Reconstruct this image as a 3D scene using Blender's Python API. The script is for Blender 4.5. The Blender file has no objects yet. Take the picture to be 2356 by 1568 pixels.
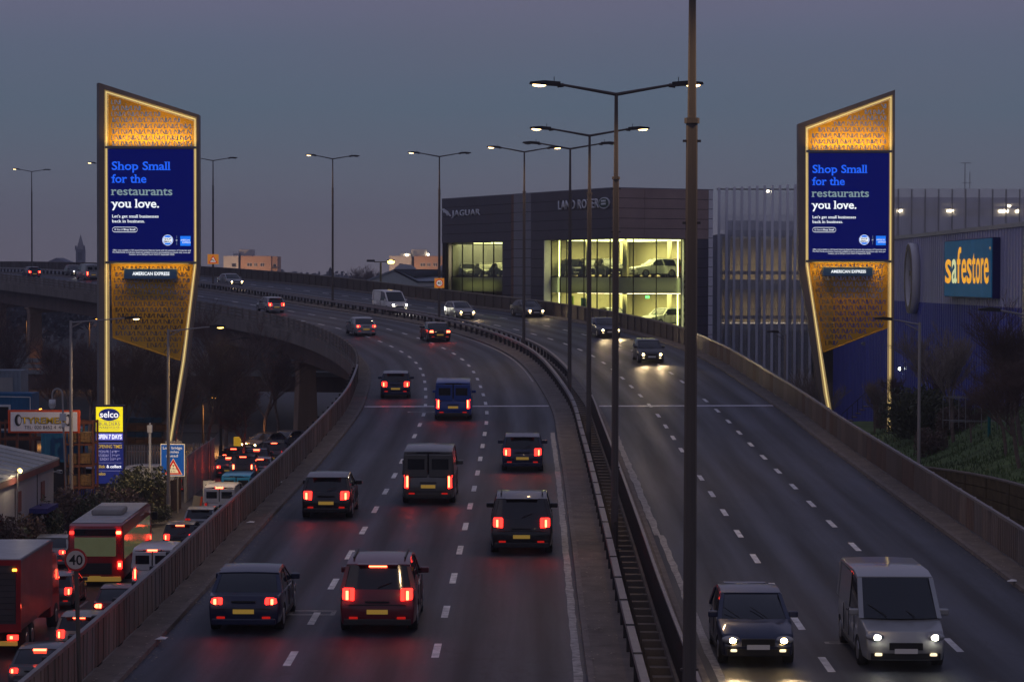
import bpy, bmesh, math, random
from mathutils import Vector, Matrix, noise
from mathutils.geometry import delaunay_2d_cdt
random.seed(7)
R = math.radians
S = bpy.context.scene
COL = S.collection

# ---------------------------------------------------------------- camera
CAMZ = 14.0
F = 5562.0                      # focal length in units of a 2356-wide picture
PITCH = math.atan(144 / F)
ROLL = R(0.15)
cam_d = bpy.data.cameras.new('camera')
cam = bpy.data.objects.new('camera', cam_d)
COL.objects.link(cam)
cam_d.sensor_width = 36
cam_d.lens = 36 * F / 2356
cam_d.clip_start = 0.5
cam_d.clip_end = 40000
cam.location = (0, 0, CAMZ)
CAMROT = Matrix.Rotation(math.pi / 2 - PITCH, 3, 'X') @ Matrix.Rotation(ROLL, 3, 'Z')
cam.rotation_euler = CAMROT.to_euler()
S.camera = cam

# ---------------------------------------------------------------- dusk sky
W = bpy.data.worlds.new('World')
S.world = W
W.use_nodes = True
nt = W.node_tree
nt.nodes.clear()
tc = nt.nodes.new('ShaderNodeTexCoord')
sp = nt.nodes.new('ShaderNodeSeparateXYZ')
rp = nt.nodes.new('ShaderNodeValToRGB')
nz = nt.nodes.new('ShaderNodeTexNoise')
mp = nt.nodes.new('ShaderNodeMapping')
mx = nt.nodes.new('ShaderNodeMix')
bg = nt.nodes.new('ShaderNodeBackground')
wo = nt.nodes.new('ShaderNodeOutputWorld')
rp.color_ramp.elements[0].position = 0.0
SKY = [(0.0, (.138, .120, .146)), (.015, (.131, .121, .150)), (.04, (.112, .127, .166)), (.07, (.091, .127, .176)),
       (.095, (.100, .126, .186)), (.125, (.142, .132, .212)), (.3, (.13, .128, .21)), (1.0, (.11, .125, .22))]
while len(rp.color_ramp.elements) < len(SKY):
    rp.color_ramp.elements.new(0.5)
for e, (p, c) in zip(rp.color_ramp.elements, SKY):
    e.position = p
    e.color = (*c, 1)
nt.links.new(tc.outputs['Generated'], sp.inputs[0])
nt.links.new(sp.outputs['Z'], rp.inputs[0])
nt.links.new(tc.outputs['Generated'], mp.inputs[0])
mp.inputs['Scale'].default_value = (5, 5, 22)
nt.links.new(mp.outputs[0], nz.inputs['Vector'])
nz.inputs['Scale'].default_value = 1.3
nz.inputs['Detail'].default_value = 4
mr = nt.nodes.new('ShaderNodeMapRange')
mr.inputs['From Min'].default_value = .3
mr.inputs['From Max'].default_value = .7
mr.inputs['To Min'].default_value = .0
mr.inputs['To Max'].default_value = .28
nt.links.new(nz.outputs[0], mr.inputs[0])
mx.data_type = 'RGBA'
mx.inputs[7].default_value = (.122, .120, .165, 1)
nt.links.new(mr.outputs[0], mx.inputs[0])
nt.links.new(rp.outputs[0], mx.inputs[6])
nt.links.new(mx.outputs[2], bg.inputs[0])
bg.inputs[1].default_value = 1.0
nt.links.new(bg.outputs[0], wo.inputs[0])
# the last light of the day: a very weak, very soft sun
sl = bpy.data.lights.new('sun', 'SUN')
sl.energy = 0.05
sl.angle = R(40)
sl.color = (1, .8, .75)
so = bpy.data.objects.new('sun', sl)
so.rotation_euler = (R(62), 0, R(-40))
COL.objects.link(so)

S.view_settings.view_transform = 'Standard'
S.view_settings.look = 'None'
S.view_settings.exposure = 0.14
S.view_settings.gamma = 1
S.view_settings.use_curve_mapping = False
S.cycles.max_bounces = 5
S.cycles.transparent_max_bounces = 24
S.cycles.diffuse_bounces = 2
S.cycles.glossy_bounces = 3
S.cycles.sample_clamp_indirect = 2.0
S.cycles.caustics_reflective = False
S.cycles.caustics_refractive = False

# ---------------------------------------------------------------- pixel -> world (2356 x 1568 frame)
def ray(px, py):
    v = CAMROT @ Vector(((px - 1178) / F, -(py - 784) / F, -1))
    return v / v.y

def P(px, py, Y):
    return Vector((0, 0, CAMZ)) + ray(px, py) * Y

def G(px, py, h=0.0):
    """point at height h above the street level that shows at px, py"""
    r = ray(px, py)
    return Vector((0, 0, CAMZ)) + r * ((h - CAMZ) / r.z)

# ---------------------------------------------------------------- materials
MATS = {}
def mat(name, col, rough=.7, metal=0.0, var=.18, scale=1.5, bump=0.0, bscale=20, emit=None, es=1.0, streak=False, spec=.4, coat=0):
    if name in MATS:
        return MATS[name]
    m = bpy.data.materials.new(name)
    m.use_nodes = True
    n = m.node_tree
    b = n.nodes['Principled BSDF']
    b.inputs['Roughness'].default_value = rough
    b.inputs['Metallic'].default_value = metal
    b.inputs['Specular IOR Level'].default_value = spec
    b.inputs['Coat Weight'].default_value = coat
    b.inputs['Base Color'].default_value = (*col, 1)
    if var > 0:
        t = n.nodes.new('ShaderNodeTexCoord')
        mpp = n.nodes.new('ShaderNodeMapping')
        mpp.inputs['Scale'].default_value = (1, 1, .15) if streak else (1, 1, 1)
        z = n.nodes.new('ShaderNodeTexNoise')
        z.inputs['Scale'].default_value = scale
        z.inputs['Detail'].default_value = 7
        z.inputs['Roughness'].default_value = .65
        r = n.nodes.new('ShaderNodeValToRGB')
        r.color_ramp.elements[0].position = .3
        r.color_ramp.elements[1].position = .72
        r.color_ramp.elements[0].color = (*[c * (1 - var) for c in col], 1)
        r.color_ramp.elements[1].color = (*[min(1, c * (1 + var)) for c in col], 1)
        n.links.new(t.outputs['Object'], mpp.inputs[0])
        n.links.new(mpp.outputs[0], z.inputs['Vector'])
        n.links.new(z.outputs[0], r.inputs[0])
        n.links.new(r.outputs[0], b.inputs['Base Color'])
        if bump > 0:
            z2 = n.nodes.new('ShaderNodeTexNoise')
            z2.inputs['Scale'].default_value = bscale
            z2.inputs['Detail'].default_value = 4
            bp = n.nodes.new('ShaderNodeBump')
            bp.inputs['Strength'].default_value = bump
            bp.inputs['Distance'].default_value = .02
            n.links.new(t.outputs['Object'], z2.inputs['Vector'])
            n.links.new(z2.outputs[0], bp.inputs['Height'])
            n.links.new(bp.outputs[0], b.inputs['Normal'])
    if emit:
        b.inputs['Emission Color'].default_value = (*emit, 1)
        b.inputs['Emission Strength'].default_value = es
    MATS[name] = m
    return m

def asphalt_mat():
    m = mat('asphalt', (.026, .032, .048), rough=.5, var=.16, scale=.35, bump=.35, bscale=60, spec=.5)
    n = m.node_tree
    b = n.nodes['Principled BSDF']
    uv = n.nodes.new('ShaderNodeUVMap')
    uv.uv_map = 'UVMap'
    sep = n.nodes.new('ShaderNodeSeparateXYZ')
    n.links.new(uv.outputs[0], sep.inputs[0])
    # polished wheel tracks: two to a lane, running along the road
    wv = n.nodes.new('ShaderNodeMath'); wv.operation = 'MULTIPLY_ADD'
    wv.inputs[1].default_value = 2 * math.pi / 1.68
    wv.inputs[2].default_value = .9
    sn = n.nodes.new('ShaderNodeMath'); sn.operation = 'SINE'
    n.links.new(sep.outputs[0], wv.inputs[0]); n.links.new(wv.outputs[0], sn.inputs[0])
    st = n.nodes.new('ShaderNodeTexNoise')
    st.inputs['Scale'].default_value = 1.0
    st.inputs['Detail'].default_value = 6
    mm = n.nodes.new('ShaderNodeMapping')
    mm.inputs['Scale'].default_value = (1.6, .05, 1)
    n.links.new(uv.outputs[0], mm.inputs[0]); n.links.new(mm.outputs[0], st.inputs['Vector'])
    ad = n.nodes.new('ShaderNodeMath'); ad.operation = 'MULTIPLY_ADD'
    ad.inputs[1].default_value = .16
    n.links.new(sn.outputs[0], ad.inputs[0]); n.links.new(st.outputs[0], ad.inputs[2])
    mrr = n.nodes.new('ShaderNodeMapRange')
    mrr.inputs['From Min'].default_value = .25
    mrr.inputs['From Max'].default_value = .75
    mrr.inputs['To Min'].default_value = .42
    mrr.inputs['To Max'].default_value = 1.55
    n.links.new(ad.outputs[0], mrr.inputs[0])
    src = b.inputs['Base Color'].links[0].from_socket
    vm = n.nodes.new('ShaderNodeVectorMath'); vm.operation = 'SCALE'
    n.links.new(src, vm.inputs[0]); n.links.new(mrr.outputs[0], vm.inputs['Scale'])
    n.links.new(vm.outputs[0], b.inputs['Base Color'])
    mr2 = n.nodes.new('ShaderNodeMapRange')
    mr2.inputs['To Min'].default_value = .72
    mr2.inputs['To Max'].default_value = .46
    n.links.new(ad.outputs[0], mr2.inputs[0])
    n.links.new(mr2.outputs[0], b.inputs['Roughness'])
    # coarse grit, sealed cracks and repair seams
    gt = n.nodes.new('ShaderNodeTexVoronoi'); gt.feature = 'DISTANCE_TO_EDGE'; gt.inputs['Scale'].default_value = 1.0
    m5 = n.nodes.new('ShaderNodeMapping'); m5.inputs['Scale'].default_value = (.30, .045, 1)
    nn5 = n.nodes.new('ShaderNodeTexNoise'); nn5.inputs['Scale'].default_value = 1.2
    mxv = n.nodes.new('ShaderNodeMix'); mxv.data_type = 'VECTOR'; mxv.inputs[0].default_value = .25
    n.links.new(uv.outputs[0], m5.inputs[0]); n.links.new(uv.outputs[0], nn5.inputs['Vector'])
    n.links.new(m5.outputs[0], mxv.inputs[4]); n.links.new(nn5.outputs['Color'], mxv.inputs[5]); n.links.new(mxv.outputs[1], gt.inputs['Vector'])
    r5 = n.nodes.new('ShaderNodeMapRange'); r5.inputs['From Min'].default_value = .0; r5.inputs['From Max'].default_value = .008
    r5.inputs['To Min'].default_value = .55; r5.inputs['To Max'].default_value = 1.0
    n.links.new(gt.outputs[0], r5.inputs[0])
    pn = n.nodes.new('ShaderNodeTexNoise'); pn.inputs['Scale'].default_value = 9; pn.inputs['Detail'].default_value = 8; pn.inputs['Roughness'].default_value = .8
    n.links.new(uv.outputs[0], pn.inputs['Vector'])
    r6 = n.nodes.new('ShaderNodeMapRange'); r6.inputs['From Min'].default_value = .3; r6.inputs['From Max'].default_value = .7; r6.inputs['To Min'].default_value = .6; r6.inputs['To Max'].default_value = 1.4
    n.links.new(pn.outputs[0], r6.inputs[0])
    m6 = n.nodes.new('ShaderNodeMath'); m6.operation = 'MULTIPLY'; n.links.new(r5.outputs[0], m6.inputs[0]); n.links.new(r6.outputs[0], m6.inputs[1])
    v6 = n.nodes.new('ShaderNodeVectorMath'); v6.operation = 'SCALE'
    n.links.new(vm.outputs[0], v6.inputs[0]); n.links.new(m6.outputs[0], v6.inputs['Scale']); n.links.new(v6.outputs[0], b.inputs['Base Color'])
    return m

def glass_mat(name, tint=(.7, .85, .8), glossy=.12, rough=.03):
    if name in MATS:
        return MATS[name]
    m = bpy.data.materials.new(name)
    m.use_nodes = True
    n = m.node_tree
    n.nodes.clear()
    o = n.nodes.new('ShaderNodeOutputMaterial')
    t = n.nodes.new('ShaderNodeBsdfTransparent'); t.inputs[0].default_value = (*tint, 1)
    g = n.nodes.new('ShaderNodeBsdfGlossy'); g.inputs['Roughness'].default_value = rough
    g.inputs[0].default_value = (.9, .95, 1, 1)
    x = n.nodes.new('ShaderNodeMixShader')
    x.inputs[0].default_value = glossy
    n.links.new(t.outputs[0], x.inputs[1]); n.links.new(g.outputs[0], x.inputs[2]); n.links.new(x.outputs[0], o.inputs[0])
    MATS[name] = m
    return m

def mesh_mat(name, col, cell=.16, open_=.5, rough=.5):
    """expanded metal sheet: strands of metal with see-through diamonds between"""
    if name in MATS:
        return MATS[name]
    m = mat(name, col, rough=rough, metal=.6, var=.15)
    n = m.node_tree
    b = n.nodes['Principled BSDF']
    o = n.nodes['Material Output']
    t = n.nodes.new('ShaderNodeBsdfTransparent')
    x = n.nodes.new('ShaderNodeMixShader')
    tcn = n.nodes.new('ShaderNodeTexCoord')
    s = n.nodes.new('ShaderNodeSeparateXYZ')
    n.links.new(tcn.outputs['Object'], s.inputs[0])
    def lin(a, c):
        k1 = n.nodes.new('ShaderNodeMath'); k1.operation = 'MULTIPLY'; k1.inputs[1].default_value = a
        k2 = n.nodes.new('ShaderNodeMath'); k2.operation = 'MULTIPLY_ADD'; k2.inputs[1].default_value = c
        k3 = n.nodes.new('ShaderNodeMath'); k3.operation = 'SINE'
        k4 = n.nodes.new('ShaderNodeMath'); k4.operation = 'ABSOLUTE'
        n.links.new(s.outputs[0], k1.inputs[0]); n.links.new(s.outputs[2], k2.inputs[0]); n.links.new(k1.outputs[0], k2.inputs[2])
        n.links.new(k2.outputs[0], k3.inputs[0]); n.links.new(k3.outputs[0], k4.inputs[0])
        return k4
    w = math.pi / cell
    a1, a2 = lin(w * .5, w), lin(-w * .5, w)
    mn = n.nodes.new('ShaderNodeMath'); mn.operation = 'MINIMUM'
    n.links.new(a1.outputs[0], mn.inputs[0]); n.links.new(a2.outputs[0], mn.inputs[1])
    gt = n.nodes.new('ShaderNodeMath'); gt.operation = 'GREATER_THAN'; gt.inputs[1].default_value = 1 - open_
    n.links.new(mn.outputs[0], gt.inputs[0])
    n.links.new(gt.outputs[0], x.inputs[0]); n.links.new(b.outputs[0], x.inputs[1]); n.links.new(t.outputs[0], x.inputs[2])
    n.links.new(x.outputs[0], o.inputs[0])
    return m

M = lambda k: MATS[k]
asphalt_mat()
mat('street_asphalt', (.045, .042, .042), rough=.55, var=.25, scale=.5, bump=.3, bscale=40)
mat('ground', (.04, .04, .034), rough=.95, var=.4, scale=.05)
mat('white_paint', (.72, .72, .72), rough=.7, var=.42, scale=3.5)
mat('worn_paint', (.36, .35, .34), rough=.8, var=.55, scale=5)
mat('kerb_stone', (.17, .15, .14), rough=.9, var=.3, scale=2, bump=.3)
mat('verge_paving', (.155, .135, .12), rough=.95, var=.35, scale=1.2, bump=.5, bscale=14)
mat('concrete', (.20, .175, .155), rough=.9, var=.3, scale=.6, bump=.3, streak=True)
mat('concrete_light', (.34, .33, .31), rough=.85, var=.2, scale=1, bump=.2, streak=True)
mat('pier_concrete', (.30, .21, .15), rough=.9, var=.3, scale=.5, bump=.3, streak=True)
mat('beam_steel', (.13, .085, .07), rough=.7, var=.3, scale=.5, streak=True)
mat('parapet_brown', (.155, .125, .112), rough=.5, var=.22, scale=1.2, streak=True, spec=.45)
mat('parapet_brown_dark', (.135, .105, .09), rough=.5, var=.25, scale=1.1, streak=True)
mat('parapet_brown_pale', (.21, .17, .15), rough=.5, var=.22, scale=1.4, streak=True)
mat('parapet_grey', (.17, .15, .145), rough=.55, var=.25, scale=1.3, streak=True)
mat('parapet_rust', (.165, .115, .095), rough=.7, var=.35, scale=1.6, streak=True)
mat('parapet_rail', (.23, .21, .21), rough=.45, metal=.3, var=.2, scale=3)
mat('galvanised', (.33, .32, .32), rough=.45, metal=.6, var=.2, scale=3)
mat('lamp_pole', (.105, .09, .082), rough=.5, metal=.2, var=.22, scale=1.2, streak=True)
mat('pole_grey', (.36, .34, .33), rough=.5, metal=.3, var=.15, scale=1.2, streak=True)
mat('dark_steel', (.035, .032, .034), rough=.55, metal=.2, var=.2)
mat('black', (.012, .012, .013), rough=.5, var=0)
mat('led_lens', (.8, .6, .3), rough=.4, var=0, emit=(1, .62, .24), es=10)
mat('led_lens_far', (.8, .6, .3), rough=.4, var=0, emit=(1, .68, .32), es=6)
mat('sodium_lens', (.8, .4, .1), rough=.4, var=0, emit=(1, .40, .05), es=8)
mat('yellow_lens', (.8, .6, .2), rough=.4, var=0, emit=(1, .62, .13), es=7)
mat('dead_lens', (.35, .35, .33), rough=.3, var=0)
mat('bark', (.20, .15, .125), rough=.95, var=.3, scale=3)
mat('twig', (.13, .088, .078), rough=.95, var=.25, scale=1)
mat('twig_pale', (.30, .25, .22), rough=.9, var=.3, scale=1)
mat('leaf_dark', (.085, .095, .048), rough=.6, var=.5, scale=.9)
mat('leaf_brown', (.16, .11, .085), rough=.8, var=.4, scale=.9)
mat('grass_blade', (.09, .14, .045), rough=.8, var=.5, scale=.5)
mat('far_tree', (.05, .046, .05), rough=1, var=.4, scale=.05)
mat('glass_dark', (.01, .012, .016), rough=.06, var=0, spec=.7)
mat('tyre', (.02, .02, .02), rough=.85, var=0)
mat('rim', (.35, .35, .36), rough=.3, metal=.8, var=0)
mat('tail_red', (.35, .01, .01), rough=.3, var=0, emit=(1, .018, .012), es=5.5)
mat('tail_core', (.5, .05, .03), rough=.3, var=0, emit=(1, .09, .035), es=14)
mat('brake_bright', (.5, .05, .03), rough=.3, var=0, emit=(1, .07, .03), es=16)
mat('tail_dim', (.28, .01, .01), rough=.3, var=0, emit=(1, .02, .01), es=.3)
mat('indicator_amber', (.5, .2, .02), rough=.3, var=0, emit=(1, .38, .03), es=7)
mat('head_white', (.9, .9, .85), rough=.2, var=0, emit=(1, .93, .72), es=60)
mat('head_warm', (.9, .8, .6), rough=.2, var=0, emit=(1, .66, .25), es=60)
mat('plate_yellow', (.62, .40, .05), rough=.4, var=0, emit=(1, .6, .12), es=.12)  # slight emission in the yellow stands in for the plate lamps' light
mat('plate_white', (.75, .75, .72), rough=.4, var=0)
mat('bumper_black', (.025, .025, .027), rough=.6, var=0)
for nme, c in dict(navy=(.012, .018, .055), black=(.012, .012, .014), silver=(.32, .33, .34), grey=(.09, .095, .10), blue=(.012, .05, .26), white=(.70, .70, .69),
                   red=(.32, .01, .012), burgundy=(.12, .01, .02), champagne=(.25, .22, .17), sky=(.02, .22, .5)).items():
    mat('paint_' + nme, c, rough=.28, metal=.35 if nme in ('silver', 'grey', 'champagne') else .0, var=.04, coat=.6)

# ---------------------------------------------------------------- mesh builder
class MB:
    def __init__(s):
        s.v = []; s.f = []; s.uv = None
    def add(s, vs, fs):
        k = len(s.v)
        s.v += [tuple(v) for v in vs]
        s.f += [tuple(i + k for i in f) for f in fs]
        return s
    def box(s, x0, x1, y0, y1, z0, z1):
        x0, x1 = min(x0, x1), max(x0, x1); y0, y1 = min(y0, y1), max(y0, y1); z0, z1 = min(z0, z1), max(z0, z1)
        return s.add([(x0, y0, z0), (x1, y0, z0), (x1, y1, z0), (x0, y1, z0), (x0, y0, z1), (x1, y0, z1), (x1, y1, z1), (x0, y1, z1)],
                     [(0, 3, 2, 1), (4, 5, 6, 7), (0, 1, 5, 4), (1, 2, 6, 5), (2, 3, 7, 6), (3, 0, 4, 7)])
    def tube(s, a, b, r0, r1=None, n=8, caps=True):
        r1 = r0 if r1 is None else r1
        a, b = Vector(a), Vector(b)
        d = (b - a).normalized()
        u = d.orthogonal().normalized()
        w = d.cross(u)
        vs = []
        for p, r in ((a, r0), (b, r1)):
            for i in range(n):
                t = 2 * math.pi * i / n
                vs.append(p + (u * math.cos(t) + w * math.sin(t)) * r)
        fs = [(i, (i + 1) % n, n + (i + 1) % n, n + i) for i in range(n)]
        if caps:
            fs += [tuple(range(n - 1, -1, -1)), tuple(range(n, 2 * n))]
        return s.add(vs, fs)
    def path(s, pts, r, n=8):
        for a, b in zip(pts[:-1], pts[1:]):
            s.tube(a, b, r, r, n)
        return s
    def prism(s, pts, y0, y1):
        """polygon in local x,z pushed from y0 to y1"""
        n = len(pts)
        vs = [(x, y0, z) for x, z in pts] + [(x, y1, z) for x, z in pts]
        return s.add(vs, [tuple(range(n)), tuple(range(2 * n - 1, n - 1, -1))] + [((i + 1) % n, i, n + i, n + (i + 1) % n) for i in range(n)])
    def prismx(s, pts, x0, x1):
        """polygon in local y,z pushed along x"""
        n = len(pts)
        vs = [(x0, y, z) for y, z in pts] + [(x1, y, z) for y, z in pts]
        return s.add(vs, [tuple(range(n)), tuple(range(2 * n - 1, n - 1, -1))] + [((i + 1) % n, i, n + i, n + (i + 1) % n) for i in range(n)])
    def disc(s, cx, cz, r, y0, y1, n=24, rz=None):
        rz = rz or r
        return s.prism([(cx + r * math.cos(2 * math.pi * i / n), cz + rz * math.sin(2 * math.pi * i / n)) for i in range(n)], y0, y1)
    def ring(s, cx, cz, r, ri, y0, y1, n=32, rz=None, riz=None):
        rz = rz or r; riz = riz or ri
        vs = []
        for y in (y0, y1):
            for a, b in ((r, rz), (ri, riz)):
                for i in range(n):
                    t = 2 * math.pi * i / n
                    vs.append((cx + a * math.cos(t), y, cz + b * math.sin(t)))
        fs = []
        for i in range(n):
            j = (i + 1) % n
            fs += [(i, j, n + j, n + i), (2 * n + j, 2 * n + i, 3 * n + i, 3 * n + j), (j, i, 2 * n + i, 2 * n + j), (n + i, n + j, 3 * n + j, 3 * n + i)]
        return s.add(vs, fs)
    def sphere(s, c, r, n=10, m=6, sc=(1, 1, 1)):
        vs = [(c[0] + r * sc[0] * math.sin(math.pi * j / m) * math.cos(2 * math.pi * i / n), c[1] + r * sc[1] * math.sin(math.pi * j / m) * math.sin(2 * math.pi * i / n),
               c[2] + r * sc[2] * math.cos(math.pi * j / m)) for j in range(1, m) for i in range(n)]
        vs += [(c[0], c[1], c[2] + r * sc[2]), (c[0], c[1], c[2] - r * sc[2])]
        t, b = len(vs) - 2, len(vs) - 1
        fs = [(j * n + i, (j + 1) * n + i, (j + 1) * n + (i + 1) % n, j * n + (i + 1) % n) for j in range(m - 2) for i in range(n)]
        fs += [(t, i, (i + 1) % n) for i in range(n)] + [(b, (m - 2) * n + (i + 1) % n, (m - 2) * n + i) for i in range(n)]
        return s.add(vs, fs)
    def mesh(s, name, material, smooth=False):
        me = bpy.data.meshes.new(name)
        me.from_pydata(s.v, [], s.f)
        if s.uv:
            l = me.uv_layers.new(name='UVMap')
            for lp in me.loops:
                l.data[lp.index].uv = s.uv[lp.vertex_index]
        for mm in (material if isinstance(material, (list, tuple)) else [material]):
            me.materials.append(MATS[mm] if isinstance(mm, str) else mm)
        if smooth:
            me.polygons.foreach_set('use_smooth', [True] * len(me.polygons))
        me.update()
        return me
    def build(s, name, material, parent=None, smooth=False, bevel=0, **k):
        return link(name, s.mesh(name, material, smooth), parent, bevel=bevel, **k)

def link(name, me, parent=None, bevel=0, loc=None, rotz=None, kind=None, label=None, cat=None, group=None):
    o = bpy.data.objects.new(name, me)
    COL.objects.link(o)
    o.parent = parent
    if loc is not None: o.location = loc
    if rotz is not None: o.rotation_euler.z = rotz
    if bevel:
        md = o.modifiers.new('bevel', 'BEVEL'); md.width = bevel; md.segments = 2; md.limit_method = 'ANGLE'
    tag(o, label, cat, group, kind)
    return o

def tag(o, label=None, cat=None, group=None, kind=None):
    if label: o['label'] = label
    if cat: o['category'] = cat
    if group: o['group'] = group
    if kind: o['kind'] = kind
    return o

def thing(name, label, cat, loc=(0, 0, 0), rotz=0.0, group=None):
    o = bpy.data.objects.new(name, None)
    o.empty_display_size = .3
    COL.objects.link(o)
    o.location = loc
    o.rotation_euler = (0, 0, rotz)
    return tag(o, label, cat, group)

KIDS = {}
def kids(o):
    return [c for c in bpy.data.objects if c.parent == o]
def copy_tree(o, parent=None, label=None, swap=None):
    c = o.copy()
    COL.objects.link(c)
    c.parent = parent
    if label: c['label'] = label
    if swap and c.type == 'MESH':
        for i, sl_ in enumerate(c.material_slots):
            if sl_.material and sl_.material.name in swap:
                sl_.link = 'OBJECT'
                sl_.material = MATS[swap[sl_.material.name]]
    for ch in CH.get(o.name) or kids(o):
        copy_tree(ch, c, None, swap)
    return c
CH = {}

def xy(root, px, py, n=0.0):
    """local (x, z) on the plane y = n of a thing that shows at px, py"""
    a = root.rotation_euler.z
    d = Vector((math.cos(a), math.sin(a), 0)); nn = Vector((-math.sin(a), math.cos(a), 0))
    o = Vector(root.location) + nn * n
    r = ray(px, py); c0 = Vector((0, 0, CAMZ))
    t = (o - c0).dot(nn) / r.dot(nn)
    p = c0 + r * t
    return (p - o).dot(d), p.z - o.z

# ---------------------------------------------------------------- lettering
def _glyphs(body, bold=0.0, sp_=1.0):
    c = bpy.data.curves.new('lettering', 'FONT')
    c.body = body
    c.size = 1
    c.offset = bold
    c.space_character = sp_
    c.resolution_u = 3
    o = bpy.data.objects.new('lettering', c)
    me = bpy.data.meshes.new_from_object(o)
    bpy.data.objects.remove(o)
    bpy.data.curves.remove(c)
    return me
_h = _glyphs('H')
CAPH = max(v.co.y for v in _h.vertices)

def text(root, body, x0, x1, base, cap, material, n=-.02, bold=0.0, name='lettering', thick=0.0, sp_=1.0, slant=0.0, serif=False, tz=None):
    """letters from x0 to x1 with baseline and capital height, standing on the local plane y = n, readable from -y"""
    me = _glyphs(body, bold, sp_)
    if not me.vertices:
        return None
    a, b = min(v.co.x for v in me.vertices), max(v.co.x for v in me.vertices)
    kx, kz = (x1 - x0) / (b - a), cap / CAPH
    if thick:
        bm = bmesh.new(); bm.from_mesh(me)
        r = bmesh.ops.extrude_face_region(bm, geom=bm.faces[:])
        for v in r['geom']:
            if isinstance(v, bmesh.types.BMVert): v.co.z += 1
        bm.to_mesh(me); bm.free()
    if serif:
        bm = bmesh.new(); bm.from_mesh(me)
        top = max(v.co.y for v in me.vertices)
        for e in [e for e in bm.edges if len(e.link_faces) == 1 and abs(e.verts[0].co.y - e.verts[1].co.y) < .004]:
            xa, xb = sorted((e.verts[0].co.x, e.verts[1].co.x)); y = e.verts[0].co.y
            if not (.05 < xb - xa < .24): continue
            lvl = [(0.0, 1), (CAPH * .745, -1), (CAPH * 1.03, -1), (-.2, 1)]
            fy = e.link_faces[0].calc_center_median().y
            up = fy > y
            w = .06 if up else .0
            if up and abs(y) < .03: y0_, y1_ = y, y + .06
            elif not up and y > .4: y0_, y1_ = y - .06, y
            else: continue
            vv = [bm.verts.new((xx, yy, .002)) for xx, yy in ((xa - .065, y0_), (xb + w, y0_), (xb + w, y1_), (xa - .065, y1_))]
            bm.faces.new(vv)
        bm.to_mesh(me); bm.free()
    for v in me.vertices:
        x, y, z = v.co
        v.co = (x0 + (x - a) * kx + slant * y * kz, n - (thick if z > .5 else 0), base + y * kz)
    me.materials.clear(); me.materials.append(MATS[material])
    return link(name, me, root)

# ---------------------------------------------------------------- the elevated road: centre line of the median (camera-relative heights)
CPTS = [(2.7, -20, -9.15), (2.85, 10, -9.1), (2.96, 40, -9.0), (3.1, 60, -8.8), (3.25, 76, -8.45), (3.5, 110, -7.75), (3.3, 138, -6.85), (.9, 175, -5.35), (-6.2, 208, -4.05), (-17.6, 236, -2.9),
        (-33.4, 271, -1.4), (-51.5, 309, -.25), (-68, 343, .45), (-86, 380, .9), (-104, 417, 1.1), (-160, 530, 1.2)]
def catmull(p0, p1, p2, p3, t):
    return 0.5 * ((2 * p1) + (-p0 + p2) * t + (2 * p0 - 5 * p1 + 4 * p2 - p3) * t * t + (-p0 + 3 * p1 - 3 * p2 + p3) * t ** 3)
_pts = [Vector(p) for p in CPTS]
_dense = []
for i in range(1, len(_pts) - 2):
    for k in range(40):
        _dense.append(catmull(_pts[i - 1], _pts[i], _pts[i + 1], _pts[i + 2], k / 40))
for _ in range(60):   # smooth
    _dense = [_dense[0]] + [(_dense[i - 1] + _dense[i] * 2 + _dense[i + 1]) / 4 for i in range(1, len(_dense) - 1)] + [_dense[-1]]
CL = [_dense[0]]; acc = 0.0
for i in range(1, len(_dense)):
    a, b = _dense[i - 1], _dense[i]
    seg = (b - a).length
    while acc + seg >= 1.0:
        t = (1.0 - acc) / seg
        a = a + (b - a) * t
        CL.append(a); seg = (b - a).length; acc = 0.0
    acc += seg
NS = len(CL) - 1
def sframe(s):
    s = max(0.0, min(NS - 1.001, s))
    i = int(s); f = s - i
    p = CL[i].lerp(CL[i + 1], f)
    a, b = CL[max(0, i - 2)], CL[min(NS, i + 3)]
    t = (b - a).normalized()
    rt = Vector((t.y, -t.x, 0)).normalized()
    return p, t, rt
def smooth(x, a, b):
    t = max(0, min(1, (x - a) / (b - a)))
    return t * t * (3 - 2 * t)
def crossfall(Y):
    return .05 * smooth(Y, 120, 185) * (1 - smooth(Y, 300, 360) * .4)
def RP(s, off, h=0.0):
    p, t, rt = sframe(s)
    q = p + rt * off
    q.z = CAMZ + p.z + crossfall(p.y) * off * (1 if off < 0 else .8) + h
    return q
def s_of_y(Y):
    return min(range(NS), key=lambda i: abs(CL[i].y - Y))
def on_road(px, py, h=0.0):
    """arc length and offset of the road point (raised by h) that shows at px, py"""
    best = None
    r = ray(px, py)
    prev = None
    Y = 38.0
    while Y < 400:
        q = Vector((0, 0, CAMZ)) + r * Y
        i = min(range(max(0, int(Y) - 60), min(NS, int(Y) + 130)), key=lambda k: (CL[k].x - q.x) ** 2 + (CL[k].y - q.y) ** 2)
        p, t, rt = sframe(i)
        off = (q - p).dot(rt) if False else (Vector((q.x - p.x, q.y - p.y, 0))).dot(rt)
        dz = q.z - RP(i, off, h).z
        if prev is not None and prev > 0 and dz <= 0 and abs(off) < 14:
            al = Vector((q.x - p.x, q.y - p.y, 0)).dot(Vector((t.x, t.y, 0)))
            return i + al, off
        prev = dz
        Y += .5
    return None

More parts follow.
